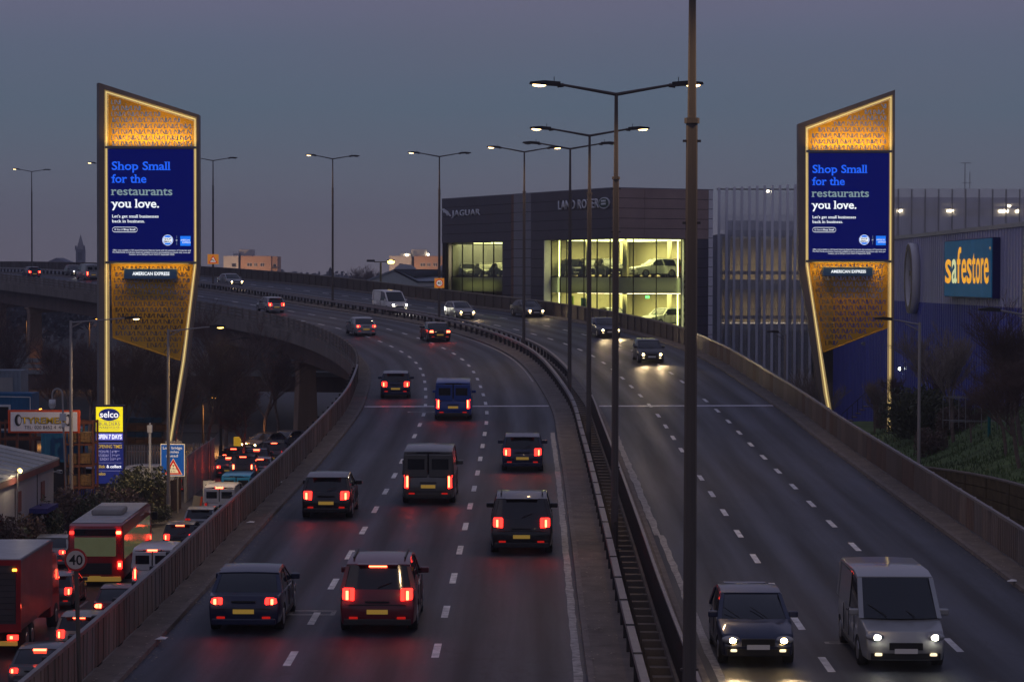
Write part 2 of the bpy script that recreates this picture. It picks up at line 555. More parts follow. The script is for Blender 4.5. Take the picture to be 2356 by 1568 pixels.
def sweep(name, prof, s0, s1, step, material, parent=None, closed=True, smooth_=False, **k):
    mb = MB(); mb.uv = []
    n = len(prof)
    cnt = max(1, int(round((s1 - s0) / step)))
    for i in range(cnt + 1):
        s = s0 + (s1 - s0) * i / cnt
        for off, h in prof:
            mb.v.append(tuple(RP(s, off, h))); mb.uv.append((off + (h if closed else 0), s))
    for i in range(cnt):
        for j in range(n if closed else n - 1):
            a, b = i * n + j, i * n + (j + 1) % n
            mb.f.append((a, b, b + n, a + n))
    if closed:
        mb.f.append(tuple(range(n - 1, -1, -1))); mb.f.append(tuple(cnt * n + j for j in range(n)))
    return mb.build(name, material, parent, smooth_, **k)
def rect(o0, o1, h0, h1):
    return [(o0, h0), (o0, h1), (o1, h1), (o1, h0)]

def put(o, s, off, h=0.0, rev=False):
    """stand a thing on the road, turned and pitched with it"""
    p, t, rt = sframe(s)
    q = RP(s, off, h)
    t2 = Vector((t.x, t.y, (RP(s + 1, off).z - RP(s - 1, off).z) / 2)).normalized()
    if rev: t2 = -t2
    r2 = t2.cross(Vector((0, 0, 1))).normalized()
    u2 = r2.cross(t2)
    m3 = Matrix((r2, t2, u2)).transposed()
    o.location = q
    o.rotation_euler = m3.to_euler()
    return o
# ================================================================ GROUND
mb = MB()
gx = [-16000, -3500, -900, -300, -120, -60, -30, 30, 60, 120, 300, 900, 3500, 16000]
gy = [-120, 0, 60, 120, 180, 240, 400, 800, 1600, 3000, 6000, 22000]
for y in gy:
    for x in gx:
        mb.v.append((x, y, -.02))
for j in range(len(gy) - 1):
    for i in range(len(gx) - 1):
        a = j * len(gx) + i
        mb.f.append((a, a + 1, a + 1 + len(gx), a + len(gx)))
mb.build('ground', 'ground', kind='structure')

# ================================================================ ELEVATED ROAD
SE = NS - 2
sJ = s_of_y(133)
OL, OR_ = -11.6, 11.0
sweep('carriageway', [(OL, 0), (-8.2, 0), (-4.8, 0), (-1.35, 0)], 0, SE, 2, 'asphalt', closed=False, kind='structure')
sweep('carriageway', [(1.3, 0), (4.2, 0), (7.6, 0), (OR_, 0)], 0, SE, 2, 'asphalt', closed=False, kind='structure')
# slab under it, kept clear below the surface
sA = s_of_y(150)
deck = sweep('bridge_deck', [(-12.7, -.03), (-12.7, -.9), (-11.0, -1.2), (-.5, -1.2), (-.5, -.03)], sA, SE, 2, 'concrete', kind='structure')
sweep('bridge_deck', [(.75, -.03), (.75, -1.2), (10.6, -1.2), (12.2, -.9), (12.2, -.03)], sA, SE, 2, 'concrete', kind='structure')
for a, b in ((-10.9, -9.9), (-6.6, -5.8), (-1.6, -.8), (1.2, 2.0), (5.6, 6.4), (9.6, 10.5)):
    sweep('bridge_beam', rect(a, b, -2.9, -1.15), sA, SE, 3, 'beam_steel', kind='structure')
# embankment and its side walls where the road comes down
def ramp_wall(off0, off1, nm):
    mb = MB(); N = int(sA)
    for s in range(0, N + 1, 2):
        for off in (off0, off1):
            q = RP(s, off, -.05)
            mb.v += [(q.x, q.y, q.z), (q.x, q.y, -.3)]
    for i in range(0, (len(mb.v) // 4) - 1):
        a = i * 4
        for p, q_ in ((0, 1), (1, 3), (3, 2), (2, 0)):
            mb.f.append((a + p, a + q_, a + 4 + q_, a + 4 + p))
    e = len(mb.v) - 4
    mb.f += [(e, e + 1, e + 3, e + 2), (0, 2, 3, 1)]
    mb.build(nm, 'concrete', kind='structure')
ramp_wall(-12.7, -.5, 'retaining_wall')
ramp_wall(.75, 12.2, 'retaining_wall')

# verges, kerbs
SN = 0
sweep('verge', [(-12.36, .11), (-11.75, .11)], SN, SE, 2, 'verge_paving', closed=False, kind='structure')
sweep('kerb', rect(-11.75, -11.6, -.02, .12), SN, SE, 2, 'kerb_stone', kind='structure')
sweep('kerb', rect(-1.35, -1.2, -.02, .12), SN, SE, 2, 'kerb_stone', kind='structure')
sweep('verge', rect(-1.2, -.12, -.05, .11), SN, SE, 2, 'verge_paving', kind='structure')
sweep('kerb', rect(1.15, 1.3, -.02, .12), SN, SE, 2, 'kerb_stone', kind='structure')
sweep('verge', rect(.56, 1.15, -.05, .11), SN, SE, 2, 'verge_paving', kind='structure')
sweep('kerb', rect(11.0, 11.15, -.02, .12), SN, SE, 2, 'kerb_stone', kind='structure')
sweep('verge', [(11.15, .11), (11.8, .11)], SN, SE, 2, 'verge_paving', closed=False, kind='structure')
# cross beams in the slot between the two bridges, with the dark bed below them
bed = sweep('central_reserve', [(-.12, -.75), (.56, -.75)], SN, SE, 4, 'ground', closed=False, kind='structure')
me = MB().box(-.115, .555, -.14, .14, -.55, .02).mesh('beam', 'verge_paving')
for i, s in enumerate([x * 1.25 for x in range(28, 150)]):
    o = link('beam', me, None)
    put(o, s, .22, 0)
    o.parent = None
    p = o
    o.parent = bed
for s in range(188, SE, 5):
    pass

# markings
def dashes(off, s0, s1, ph, mod=6.0, ln=2.0, w=.18):
    mb = MB()
    s = s0 + ph
    while s < s1:
        k = 3
        for i in range(k):
            a, b = s + ln * i / k, s + ln * (i + 1) / k
            vs = [RP(a, off - w / 2, .005), RP(b, off - w / 2, .005), RP(b, off + w / 2, .005), RP(a, off + w / 2, .005)]
            mb.add(vs, [(0, 1, 2, 3)])
        s += mod
    mb.build('lane_marking', 'white_paint', kind='structure')
PH = {-8.2: 1.0, -4.85: 2.2, 4.2: 0.5, 7.6: 3.3}
for off, ph in PH.items():
    dashes(off, 20, SE, ph)
mb = MB()
def edge(off, s0, s1, w, m, wob=.0):
    mb = MB(); n = int((s1 - s0) / 1.0)
    rnd = random.Random(int(off * 10))
    for i in range(n + 1):
        s = s0 + (s1 - s0) * i / n
        a = off - w / 2 + rnd.uniform(-wob, wob); b = off + w / 2 + rnd.uniform(-wob, wob)
        mb.v += [tuple(RP(s, a, .005)), tuple(RP(s, b, .005))]
        if i: mb.f.append((2 * i - 2, 2 * i - 1, 2 * i + 1, 2 * i))
    mb.build('edge_line', m, kind='structure')
edge(-1.55, 20, s_of_y(118), .2, 'worn_paint', .02)
edge(1.62, 20, s_of_y(79), .2, 'worn_paint', .025)
edge(1.5, s_of_y(79), s_of_y(118), .26, 'worn_paint', .035)
edge(-1.5, s_of_y(150), SE, .12, 'worn_paint', .0)
edge(10.75, 20, SE, .10, 'asphalt', .0) if False else None
# expansion joints and a few patches
mat('joint_metal', (.62, .60, .66), rough=.38, metal=.4, var=.25, scale=4)
sweep('expansion_joint', rect(-11.55, -1.4, .0, .012), sJ, sJ + .55, .55, 'joint_metal', kind='structure')
sweep('expansion_joint', rect(1.32, 10.98, .0, .012), sJ - .2, sJ + .35, .55, 'joint_metal', kind='structure')
def patch(px, py, w, l):
    a = on_road(px, py)
    if not a: return
    s, off = a
    mb = MB()
    for (u0, u1, v0, v1) in ((-w, w, -l, -l * .55), (-w, w, l * .55, l), (-w, -w * .8, -l * .55, l * .55), (w * .8, w, -l * .55, l * .55)):
        mb.add([RP(s + v0, off + u0, .004), RP(s + v0, off + u1, .004), RP(s + v1, off + u1, .004), RP(s + v1, off + u0, .004)], [(0, 1, 2, 3)])
    mb.build('road_marking', 'worn_paint', kind='structure')
patch(718, 1411, .62, .42)
patch(970, 948, .75, .3)
patch(1945, 1478, .5, .15)

# ================================================================ PARAPETS
def panel_mesh(L, H, m, side):
    mb = MB()
    mb.box(-.025, .025, 0, L - .012, .02, H)
    nk = 5 if side < 0 else 2
    for k in range(nk):
        y = L * (k + .5) / nk
        mb.box(side * .025, side * .045, y - .035, y + .035, .04, H - .02)
    return mb.mesh('panel', m)
SHEETS = ['parapet_brown', 'parapet_brown_dark', 'parapet_brown', 'parapet_brown_pale', 'parapet_brown', 'parapet_grey', 'parapet_rust']
def parapet(off, side, s0, s1, L, H, label):
    root = thing('parapet', label, 'parapet', RP(s0, off, .1))
    bpy.context.view_layer.update()
    inv = root.matrix_world.inverted()
    ms = [panel_mesh(L, H, m, side) for m in SHEETS]
    rnd = random.Random(3 + int(off))
    pts = int((s1 - s0) / L)
    for i in range(pts):
        s = s0 + i * L
        o = link('panel', rnd.choice(ms), root)
        a, b = RP(s, off, .1), RP(s + L, off, .1)
        t = (b - a).normalized(); r_ = t.cross(Vector((0, 0, 1))).normalized(); u = Vector((0, 0, 1))
        m3 = Matrix((r_, t, u)).transposed().to_4x4(); m3.translation = a
        o.matrix_local = inv @ m3 @ Matrix.Rotation(rnd.uniform(-.012, .012), 4, 'Z') @ Matrix.Rotation(rnd.uniform(-.018, .018), 4, 'Y')
    pm = MB().box(-.11, .11, -.1, .1, -.9, H + .03).mesh('post', 'concrete_light' if side < 0 else 'dark_steel')
    n = int((s1 - s0) / 2.8)
    for i in range(n):
        o = link('post', pm, root)
        s = s0 + 1.2 + i * 2.8
        p, t, rt = sframe(s)
        o.location = RP(s, off - side * .155, .06) - root.location
        o.rotation_euler.z = math.atan2(-t.x, t.y)
    def sub(name, prof, m, st=2):
        o = sweep(name, prof, s0, s1, st, m, root)
        for v in o.data.vertices: v.co -= Vector(root.location)
        return o
    sub('top_rail', [(off - .05, H + .1), (off - .05, H + .18), (off + .06, H + .18), (off + .06, H + .1)], 'parapet_rail')
    return root
sP = s_of_y(152)
parapet(-12.42, 1, 30, sP, 1.4, 1.02, 'long brown sheet metal parapet on the left verge, beside the street with the bus')
parapet(11.9, -1, 30, sP + 20, 1.4, 1.05, 'long brown ribbed metal parapet curving past the oncoming lanes and the grass bank')
# beyond: solid concrete parapets seen on their inner or outer face
def far_parapet(off, s0, s1, side, label, m='concrete', rows=3):
    root = thing('parapet', label, 'parapet', RP(s0, off, 0))
    def sub(name, prof, m_, st=2, **k):
        o = sweep(name, prof, s0, s1, st, m_, root, **k)
        for v in o.data.vertices: v.co -= Vector(root.location)
        return o
    sub('plinth', rect(off - .14, off + .14, -.95, .22), m)
    hs = [(.26, .50), (.56, .80), (.86, 1.12)]
    for a, b in hs:
        sub('rail', rect(off - .05, off + .05, a, b), m)
    pm = MB().box(-.10, .10, -.14, .14, .2, 1.16).mesh('post', m)
    n = int((s1 - s0) / 2.3)
    for i in range(n):
        o = link('post', pm, root)
        s = s0 + .4 + i * 2.3
        p, t, rt = sframe(s)
        o.location = RP(s, off, 0) - root.location
        o.rotation_euler.z = math.atan2(-t.x, t.y)
    return root
far_parapet(-12.5, sP, SE, -1, 'weathered concrete parapet with stacked rails on the inside edge of the curving flyover')
root = thing('parapet', 'dark solid parapet on the outer edge of the flyover, in front of the distant flats', 'parapet', RP(sP + 20, 11.95, 0))
mat('dark_parapet', (.085, .07, .062), rough=.8, var=.3, scale=.6, streak=True)
for nm, pr, m_ in (('wall', rect(11.88, 12.05, -.9, 1.2), 'dark_parapet'), ('coping', rect(11.84, 12.09, 1.2, 1.28), 'concrete')):
    o = sweep(nm, pr, sP + 20, SE, 2, m_, root)
    for v in o.data.vertices: v.co -= Vector(root.location)
pm = MB().box(-.04, .04, -.06, .06, .0, 1.19).mesh('rib', 'dark_parapet')
rb = MB()
for s in range(int(sP + 21), int(SE), 2):
    q = RP(s, 11.85, 0) - root.location
    rb.box(q.x - .05, q.x + .05, q.y - .05, q.y + .05, q.z, q.z + 1.18)
rb.build('rib', 'dark_parapet', root, kind='stuff')

# ================================================================ CENTRAL BARRIERS
def barrier(off, s0, s1, label, hh=.72, sp_=2.0, m='parapet_rail'):
    root = thing('crash_barrier', label, 'crash barrier', RP(s0, off, 0))
    for pr in (rect(off - .09, off + .09, hh - .13, hh + .02),):
        o = sweep('rail', pr, s0, s1, 2, m, root)
        for v in o.data.vertices: v.co -= Vector(root.location)
    pm = MB().box(-.09, .09, -.05, .05, -.05, hh - .13).mesh('post', 'dark_steel')
    cm = MB().box(-.11, .11, -.09, -.05, hh + .02, hh + .035).box(-.11, .11, .05, .09, hh + .02, hh + .035).mesh('bolt_strap', 'dark_steel')
    n = int((s1 - s0) / sp_)
    for i in range(n):
        s = s0 + .5 + i * sp_
        p, t, rt = sframe(s)
        for mesh_, nm in ((pm, 'post'), (cm, 'bolt_strap')):
            if nm == 'bolt_strap' and (p.y > 130 or i % 2): continue
            o = link(nm, mesh_, root)
            o.location = RP(s, off, 0) - root.location
            o.rotation_euler.z = math.atan2(-t.x, t.y)
    return root
barrier(-.28, 30, SE, 'grey box beam crash barrier along the median beside the red tail lights')
barrier(.72, s_of_y(150), SE, 'box beam crash barrier on posts along the median beside the oncoming lanes')
# dark ribbed screen on the other side of the slot, near end only
root = thing('median_screen', 'dark ribbed steel screen standing in the median beside the oncoming carriageway', 'screen', RP(30, .66, 0))
s1_ = s_of_y(128)
L = 1.5
pmesh = MB()
pmesh.box(-.02, .02, 0, L - .01, .05, 1.0)
for k in range(9):
    pmesh.box(-.045, -.02, L * (k + .5) / 9 - .03, L * (k + .5) / 9 + .03, .07, .98)
pmesh = pmesh.mesh('panel', 'dark_steel')
for i in range(int((s1_ - 30) / L)):
    s = 30 + i * L
    a, b = RP(s, .66, .1), RP(s + L, .66, .1)
    t = (b - a).normalized(); r_ = t.cross(Vector((0, 0, 1))).normalized()
    m3 = Matrix((r_, t, Vector((0, 0, 1)))).transposed().to_4x4(); m3.translation = a - root.location
    o = link('panel', pmesh, root); o.matrix_local = m3
o = sweep('top_rail', rect(.62, .70, 1.1, 1.15), 30, s1_ - 1, 2, 'parapet_rail', root)
for v in o.data.vertices: v.co -= Vector(root.location)

rnd = random.Random(77)
db = MB()
for k in range(5200):
    s = rnd.uniform(32, 190); off = rnd.choice((rnd.uniform(-12.2, -11.4), rnd.uniform(-11.7, -11.3), rnd.uniform(-1.5, -.5), rnd.uniform(10.8, 11.7), rnd.uniform(10.85, 11.15)))
    h_ = .135 if (off < -11.6 or off > 11.15 or off > -1.35 and off < 0) else .012
    c = RP(s, off, h_); r_ = rnd.uniform(.012, .05); a = rnd.uniform(0, 6.28)
    db.add([c + Vector((math.cos(a + t) * r_, math.sin(a + t) * r_ * 1.6, rnd.uniform(0, .02))) for t in (0, 2.1, 4.2)], [(0, 1, 2)])
mat('grit', (.30, .26, .22), rough=1, var=.4, scale=3)
db.build('debris', 'grit', kind='stuff', label='grit and leaf litter gathered along the kerbs', cat='debris')
mat('paper', (.7, .7, .7), rough=.9, var=.1)
for i, (px, py) in enumerate(((640, 1112), (575, 1206), (517, 1310), (370, 1475), (2327, 1338))):
    a_ = on_road(px, py, .13)
    if a_:
        q = RP(a_[0], a_[1], .14)
        t = MB().add([(-.14, -.1, 0), (.13, -.12, .01), (.16, .1, .03), (-.1, .12, .0), (0, 0, .06)], [(0, 1, 4), (1, 2, 4), (2, 3, 4), (3, 0, 4)]).build('litter', 'paper', loc=q)
        tag(t, ['scrap of white litter highest up on the left verge', 'scrap of white litter halfway along the left verge', 'scrap of white litter on the left verge beside the small black car', 'scrap of white litter on the left verge nearest the camera', 'scrap of white litter on the right verge near the picture edge'][i], 'litter', 'litter scraps on the verges')

# ================================================================ PIERS
def s_at_px(px, off):
    best = min(range(int(sA), SE), key=lambda s: abs(proj(RP(s, off, -2))[0] - px))
    return best
def proj(p):
    v = CAMROT.inverted() @ (Vector(p) - Vector((0, 0, CAMZ)))
    return 1178 + F * v.x / -v.z, 784 - F * v.y / -v.z
pl = {707: 'brown concrete pier nearest the wall of the ramp, above the queueing cars', 531: 'brown concrete pier beyond the leafless trees, left of the pier by the ramp wall',
      83: 'wide orange lit concrete pier under the flyover, second from the picture edge', 3: 'orange lit concrete pier under the flyover at the picture edge'}
FARP = {707: 'pier under the outer side of the deck, directly behind the pier nearest the ramp', 531: 'pier under the outer side of the deck, second from the ramp', 83: 'pier under the outer side of the deck, behind the wide orange lit one', 3: 'outermost far pier, under the outer side of the deck at the picture edge'}
for px, lab in pl.items():
    s = s_at_px(px, -10.2)
    p, t, rt = sframe(s)
    q = RP(s, -10.4, -2.9)
    root = thing('bridge_pier', lab, 'bridge pier', (q.x, q.y, 0), math.atan2(-t.x, t.y), 'piers under the flyover')
    w = .72
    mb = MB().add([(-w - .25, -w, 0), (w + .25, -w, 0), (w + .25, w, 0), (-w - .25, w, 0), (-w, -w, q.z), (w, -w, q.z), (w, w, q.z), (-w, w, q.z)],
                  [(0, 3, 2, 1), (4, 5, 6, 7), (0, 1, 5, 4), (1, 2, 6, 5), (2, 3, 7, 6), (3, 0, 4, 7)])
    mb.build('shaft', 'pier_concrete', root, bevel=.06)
    MB().box(-1.0, 1.0, -1.0, 1.0, q.z - .25, q.z - .02).build('bearing_shelf', 'pier_concrete', root)
    q2 = RP(s, 9.0, -2.9)
    dx = (q2 - q).dot(rt)
    r2 = copy_tree(root, None, FARP[px])
    r2.location = (q2.x, q2.y, 0)
    for c in kids(r2):
        c.location.z = 0
    # cap its height to the beams of its own side
    for c in kids(r2):
        c.scale.z = (q2.z) / q.z
    cb = RP(s, -10.4, 0)
for px in (83, 3, 531, 707):
    s = s_at_px(px, -10.2)
    sweep('crosshead', rect(-11.2, 10.0, -3.6, -2.92), s - .8, s + .8, 1.6, 'pier_concrete', kind='structure')

# ================================================================ TALL MEDIAN STREET LAMPS
def double_lamp(name, label, H=14.0, arm=2.75, lit=(1, 1), lens='led_lens', coll=11.7):
    root = thing(name, label, 'street lamp', group='tall double arm lamps along the median')
    mb = MB()
    mb.box(-.2, .2, -.2, .2, 0, .05)
    mb.tube((0, 0, 0), (0, 0, coll), .118, .095, 8)
    mb.tube((0, 0, coll), (0, 0, H), .074, .055, 8)
    mb.tube((0, 0, coll - .04), (0, 0, coll + .05), .125, .125, 8)
    for z in (1.4, 2.6, coll - .35, coll - 1.7):
        for sx in (-1, 1):
            mb.box(sx * .085, sx * .15, -.02, .02, z, z + .04)
    mb.build('pole', 'lamp_pole', root)
    MB().box(-.07, .07, -.142, -.11, .9, 1.7).build('access_door', 'lamp_pole', root)
    for sx, on in ((-1, lit[0]), (1, lit[1])):
        MB().tube((0, 0, H - .03), (sx * (arm - .55), 0, H + .27), .055, .04, 8).tube((sx * (arm - .6), 0, H + .26), (sx * (arm - .4), 0, H + .24), .065, .065, 8).build('arm', 'lamp_pole', root)
        x0 = sx * (arm - .5)
        hd = MB().prism([(x0, H + .22), (x0, H + .36), (x0 + sx * .5, H + .40), (x0 + sx * .95, H + .36), (x0 + sx * .98, H + .29), (x0 + sx * .45, H + .25)], -.13, .13)
        hd.tube((x0 + sx * .2, 0, H + .36), (x0 + sx * .2, 0, H + .52), .012, .012, 5)
        h = hd.build('lamp_head', 'dark_steel', root)
        MB().sphere((x0 + sx * .66, 0, H + .265), .17, 12, 6, (1.3, .62, .38)).build('lens', lens if on else 'dead_lens', h, True)
    return root
LAMPS = [(40, (1, 1), 'nearest median lamp post, tall and thick, its top out of the picture'),
         (76, (1, 1), 'second median lamp post, with the two brightest wide apart heads against the sky'),
         (110, (1, 1), 'third median lamp post, slightly lower heads, just behind the second one'),
         (138, (0, 0), 'unlit median lamp post with dark heads behind the third one'),
         (175, (1, 1), 'median lamp post rising in front of the dark strip between the two showroom signs'),
         (208, (1, 0), 'median lamp post with a small round speed sign, at the left end of the showroom'),
         (236, (1, 0), 'median lamp post alone between the two distant blocks of flats'),
         (271, (0, 0), 'median lamp post with an orange warning sign beside the left tower'),
         (309, (1, 1), 'median lamp post half hidden behind the left advertising tower'),
         (343, (1, 0), 'farthest median lamp post, near the left edge of the picture')]
for i, (Y, lit, lab) in enumerate(LAMPS):
    s = s_of_y(Y)
    Hh = 14.35 if i < 4 else 14.6
    lens = 'led_lens' if i < 5 else 'led_lens_far'
    o = double_lamp('street_lamp', lab, Hh, 2.25, lit, lens)
    o.location = RP(s, .0, -.1)
    p, t, rt = sframe(s)
    o.rotation_euler.z = math.atan2(-t.x, t.y) * .9
    if i < 8:
        for sx, on in ((-1, lit[0]), (1, lit[1])):
            if on or i in (3,):
                l = bpy.data.lights.new('lamp_light', 'SPOT')
                l.energy = 560; l.color = (1, .66, .36); l.spot_size = R(150); l.spot_blend = .8; l.shadow_soft_size = .15
                lo = bpy.data.objects.new('lamp_light', l); COL.objects.link(lo)
                if i == 3: l.energy = 0.0
                lo.parent = o
                lo.location = (sx * 2.4, 0, Hh + .05)
# the signs on two of them
def tri_sign(o, z):
    b = MB().box(-.62, .62, -.17, -.13, z - .55, z + .55).build('sign_plate', mat('sign_orange', (.75, .28, .03), rough=.4, var=0, emit=(1, .35, .04), es=.3), o)
    MB().prism([(-.5, z - .42), (.5, z - .42), (0, z + .45)], -.19, -.172).build('sign_triangle', mat('sign_red', (.6, .02, .02), rough=.4, var=0, emit=(1, .05, .03), es=.25), b)
    MB().prism([(-.33, z - .33), (.33, z - .33), (0, z + .25)], -.21, -.192).build('sign_face', mat('sign_white', (.8, .8, .76), rough=.4, var=0, emit=(1, .9, .75), es=.3), b)
    MB().prism([(-.2, z - .14), (-.17, z - .06), (-.02, z - .05), (.17, z - .17), (.17, z - .24), (-.05, z - .14)], -.23, -.212).tube((-.21, -.22, z - .3), (-.21, -.22, z - .1), .012, .012, 5).build('symbol', 'black', b)
def round40(o, z, r, plate, n=-.17):
    par = o
    if plate:
        par = MB().box(-r * 1.25, r * 1.25, n, n + .04, z - r * 1.3, z + r * 1.3).build('sign_plate', 'sign_orange', o)
    par2 = MB().disc(0, z, r, n - .03, n - .002).build('sign_ring', 'sign_red', par)
    if plate: return
    return par2
lamps = [o for o in bpy.data.objects if o.name.startswith('street_lamp') and o.parent is None]
tri_sign(lamps[7], 3.55)
lamps[7].rotation_euler.z = .12
o5 = lamps[5]; o5.rotation_euler.z = .1
b = MB().box(-.42, .42, -.18, -.14, 3.3, 4.15).build('sign_plate', 'sign_orange', o5)
MB().disc(0, 3.72, .33, -.2, -.182).build('sign_ring', 'sign_red', b)
MB().disc(0, 3.72, .25, -.22, -.202).build('sign_face', 'sign_white', b)
text(b, '40', -.17, .17, 3.6, .24, 'black', n=-.225, bold=.01)
# ================================================================ VEHICLES (front towards local +y, wheels on z = 0)
def arc(cy, cz, r, a0, a1, n):
    return [(cy + r * math.cos(R(a0 + (a1 - a0) * i / n)), cz + r * math.sin(R(a0 + (a1 - a0) * i / n))) for i in range(n + 1)]

def warped(outline, w, fn, name, material, parent, bevel=.03, inset=.05, smooth_=True):
    """side outline (y, z) given a width, its side edges softened, then shaped in plan and section by fn"""
    bm = bmesh.new()
    a = [bm.verts.new((-w, y, z)) for y, z in outline]
    b = [bm.verts.new((w, y, z)) for y, z in outline]
    n = len(outline)
    bm.faces.new(a); bm.faces.new(list(reversed(b)))
    for i in range(n):
        bm.faces.new((a[(i + 1) % n], a[i], b[i], b[(i + 1) % n]))
    side = [e for e in bm.edges if abs(e.verts[0].co.x - e.verts[1].co.x) < 1e-6]
    if inset:
        bmesh.ops.bevel(bm, geom=side, offset=inset, segments=3, affect='EDGES', clamp_overlap=True, profile=.6)
    cross = [e for e in bm.edges if abs(e.verts[0].co.x - e.verts[1].co.x) > w]
    bmesh.ops.subdivide_edges(bm, edges=cross, cuts=3, use_grid_fill=False)
    for v in bm.verts:
        x, y, z = v.co
        v.co = fn(x, y, z)
    bmesh.ops.triangulate(bm, faces=[f for f in bm.faces if len(f.verts) > 4])
    bmesh.ops.recalc_face_normals(bm, faces=bm.faces)
    me = bpy.data.meshes.new(name)
    bm.to_mesh(me); bm.free()
    me.materials.append(MATS[material])
    if smooth_:
        me.polygons.foreach_set('use_smooth', [True] * len(me.polygons))
        try:
            me.set_sharp_from_angle(angle=R(32))
        except Exception:
            pass
    return link(name, me, parent)

SPEC = {
    'hatchback': dict(L=4.1, W=.88, belt=.95, H=1.47, wy=1.27, wr=.315, hood=(.95, .98), nose=(1.86, .74), rear=(-1.98, .98), roof=[(-1.62, 1.40), (-1.1, 1.46), (-.3, 1.47), (.15, 1.42)], screen=1.02, van=0),
    'saloon': dict(L=4.7, W=.92, belt=.95, H=1.44, wy=1.42, wr=.33, hood=(1.05, .96), nose=(2.15, .72), rear=(-2.28, 1.0), roof=[(-1.15, 1.36), (-.8, 1.42), (-.1, 1.44), (.3, 1.38)], screen=1.15, van=0, tail=-1.85),
    'suv': dict(L=4.75, W=.97, belt=1.12, H=1.76, wy=1.43, wr=.38, hood=(1.0, 1.16), nose=(2.2, .98), rear=(-2.28, 1.15), roof=[(-2.0, 1.68), (-1.5, 1.75), (-.3, 1.77), (.3, 1.70)], screen=1.12, van=0),
    'van': dict(L=5.1, W=.98, belt=1.12, H=1.98, wy=1.55, wr=.34, hood=(1.55, 1.12), nose=(2.42, .9), rear=(-2.5, 1.15), roof=[(-2.42, 1.9), (-2.2, 1.97), (.3, 1.98), (.85, 1.90)], screen=1.75, van=1),
}
def make_vehicle(kind, paint, cat, label, tail='tail_red', head='head_white', lights='rear', plate='plate_yellow', brake=None, group=None):
    d = SPEC[kind]
    L2, w, belt, H = d['L'] / 2, d['W'], d['belt'], d['H']
    root = thing(kind if kind != 'van' else 'panel_van', label, cat, group=group)
    pm = 'paint_' + paint
    wy, wr = d['wy'], d['wr']
    ar = wr + .07
    hy, hz = d['hood']; ny, nz_ = d['nose']; ry, rz_ = d['rear']
    out = [(-L2 + .05, .26), (-L2, .42), (-L2, .68), (ry, rz_ - .16), (ry + .06, belt - .01)]
    if d.get('tail'): out += [(d['tail'], belt + .01)]
    out += [(-.6, belt - .02), (hy - .2, belt - .02), (hy, hz - .03), (ny, nz_), (L2 - .05, nz_ - .14), (L2, .48), (L2 - .08, .25)]
    out += arc(wy, wr, ar, -12, 192, 9) + arc(-wy, wr, ar, -12, 192, 9)
    def body_fn(x, y, z):
        k = 1 - .11 * max(0, (y - L2 * .45) / (L2 * .55)) ** 2 - .07 * max(0, (-y - L2 * .6) / (L2 * .4)) ** 2
        k *= 1 - .05 * max(0, (z - .7) / .4) - .04 * max(0, (.5 - z) / .3)
        yy = y - .10 * (abs(x) / w) ** 3 * (1 if y > L2 * .9 else 0) + .07 * (abs(x) / w) ** 3 * (1 if y < -L2 * .93 else 0)
        return (x * k, yy, z)
    warped(out, w, body_fn, 'body', pm, root, inset=.045)
    # cabin
    roof = d['roof']; sy = d['screen']
    rb = (d['tail'] + .1 if d.get('tail') else ry + .06)
    cab = [(rb, belt - .04)] + roof + [(sy, belt - .03)]
    def cab_fn(x, y, z):
        t = max(0, (z - belt) / (H - belt))
        k = .955 - (.17 if not d['van'] else .08) * t
        yy = y - .12 * (abs(x) / w) ** 2 * (1 if y > .1 else 0) + .06 * (abs(x) / w) ** 2 * (1 if y < ry * .6 else 0)
        return (x * k, yy, z + .02 * (1 - (x / w) ** 2) * t)
    warped(cab, w, cab_fn, 'glasshouse', 'glass_dark', root, inset=.03)
    e = .018
    r0, r1 = roof[0], roof[-1]
    top = [(y, z + e) for y, z in roof]
    low = [(y, z - .055) for y, z in reversed(roof)]
    def roof_fn(x, y, z):
        X, Y, Z = cab_fn(x * 1.0, y, z); return (X * 1.015, Y, Z)
    warped(top + low, w, roof_fn, 'roof', pm, root, inset=.02)
    def pillar(p0, p1, wd, nm='pillar', mm=pm):
        mb = MB()
        for sx in (-1, 1):
            vs = []
            for xo in (w * 1.008, w * .9):
                for (y, z) in ((p0[0] - wd / 2, p0[1]), (p0[0] + wd / 2, p0[1]), (p1[0] + wd / 2, p1[1]), (p1[0] - wd / 2, p1[1])):
                    X, Y, Z = cab_fn(sx * xo, y, z)
                    vs.append((X + sx * (.008 if xo > w else 0), Y, Z))
            mb = MB().add(vs, [(0, 1, 2, 3), (7, 6, 5, 4), (0, 4, 5, 1), (1, 5, 6, 2), (2, 6, 7, 3), (3, 7, 4, 0)])
            mb.build(nm, mm, root)
    pillar((sy - .03, belt - .03), (r1[0] + .02, r1[1]), .09)
    pillar((rb + .12, belt - .03), (r0[0] + .08, r0[1] - .03), .26 if not d['van'] else .3)
    pillar((-.12, belt - .03), (-.15, H - .08), .07, 'pillar', 'black')
    if d['van']:
        pillar((-1.1, belt - .03), (-1.1, H - .1), 1.9, 'side_panel')
    # rear window frame below the roof on vans: painted doors with two panes
    yb = ry + .03
    if d['van']:
        for sx in (-1, 1):
            MB().box(sx * .03, sx * .86, ry - .03, ry + .12, belt - .1, H - .14).build('rear_door', pm, root, bevel=.02)
            MB().box(sx * .13, sx * .74, ry - .045, ry - .03, belt + .18, H - .3).build('rear_window', 'glass_dark', root)
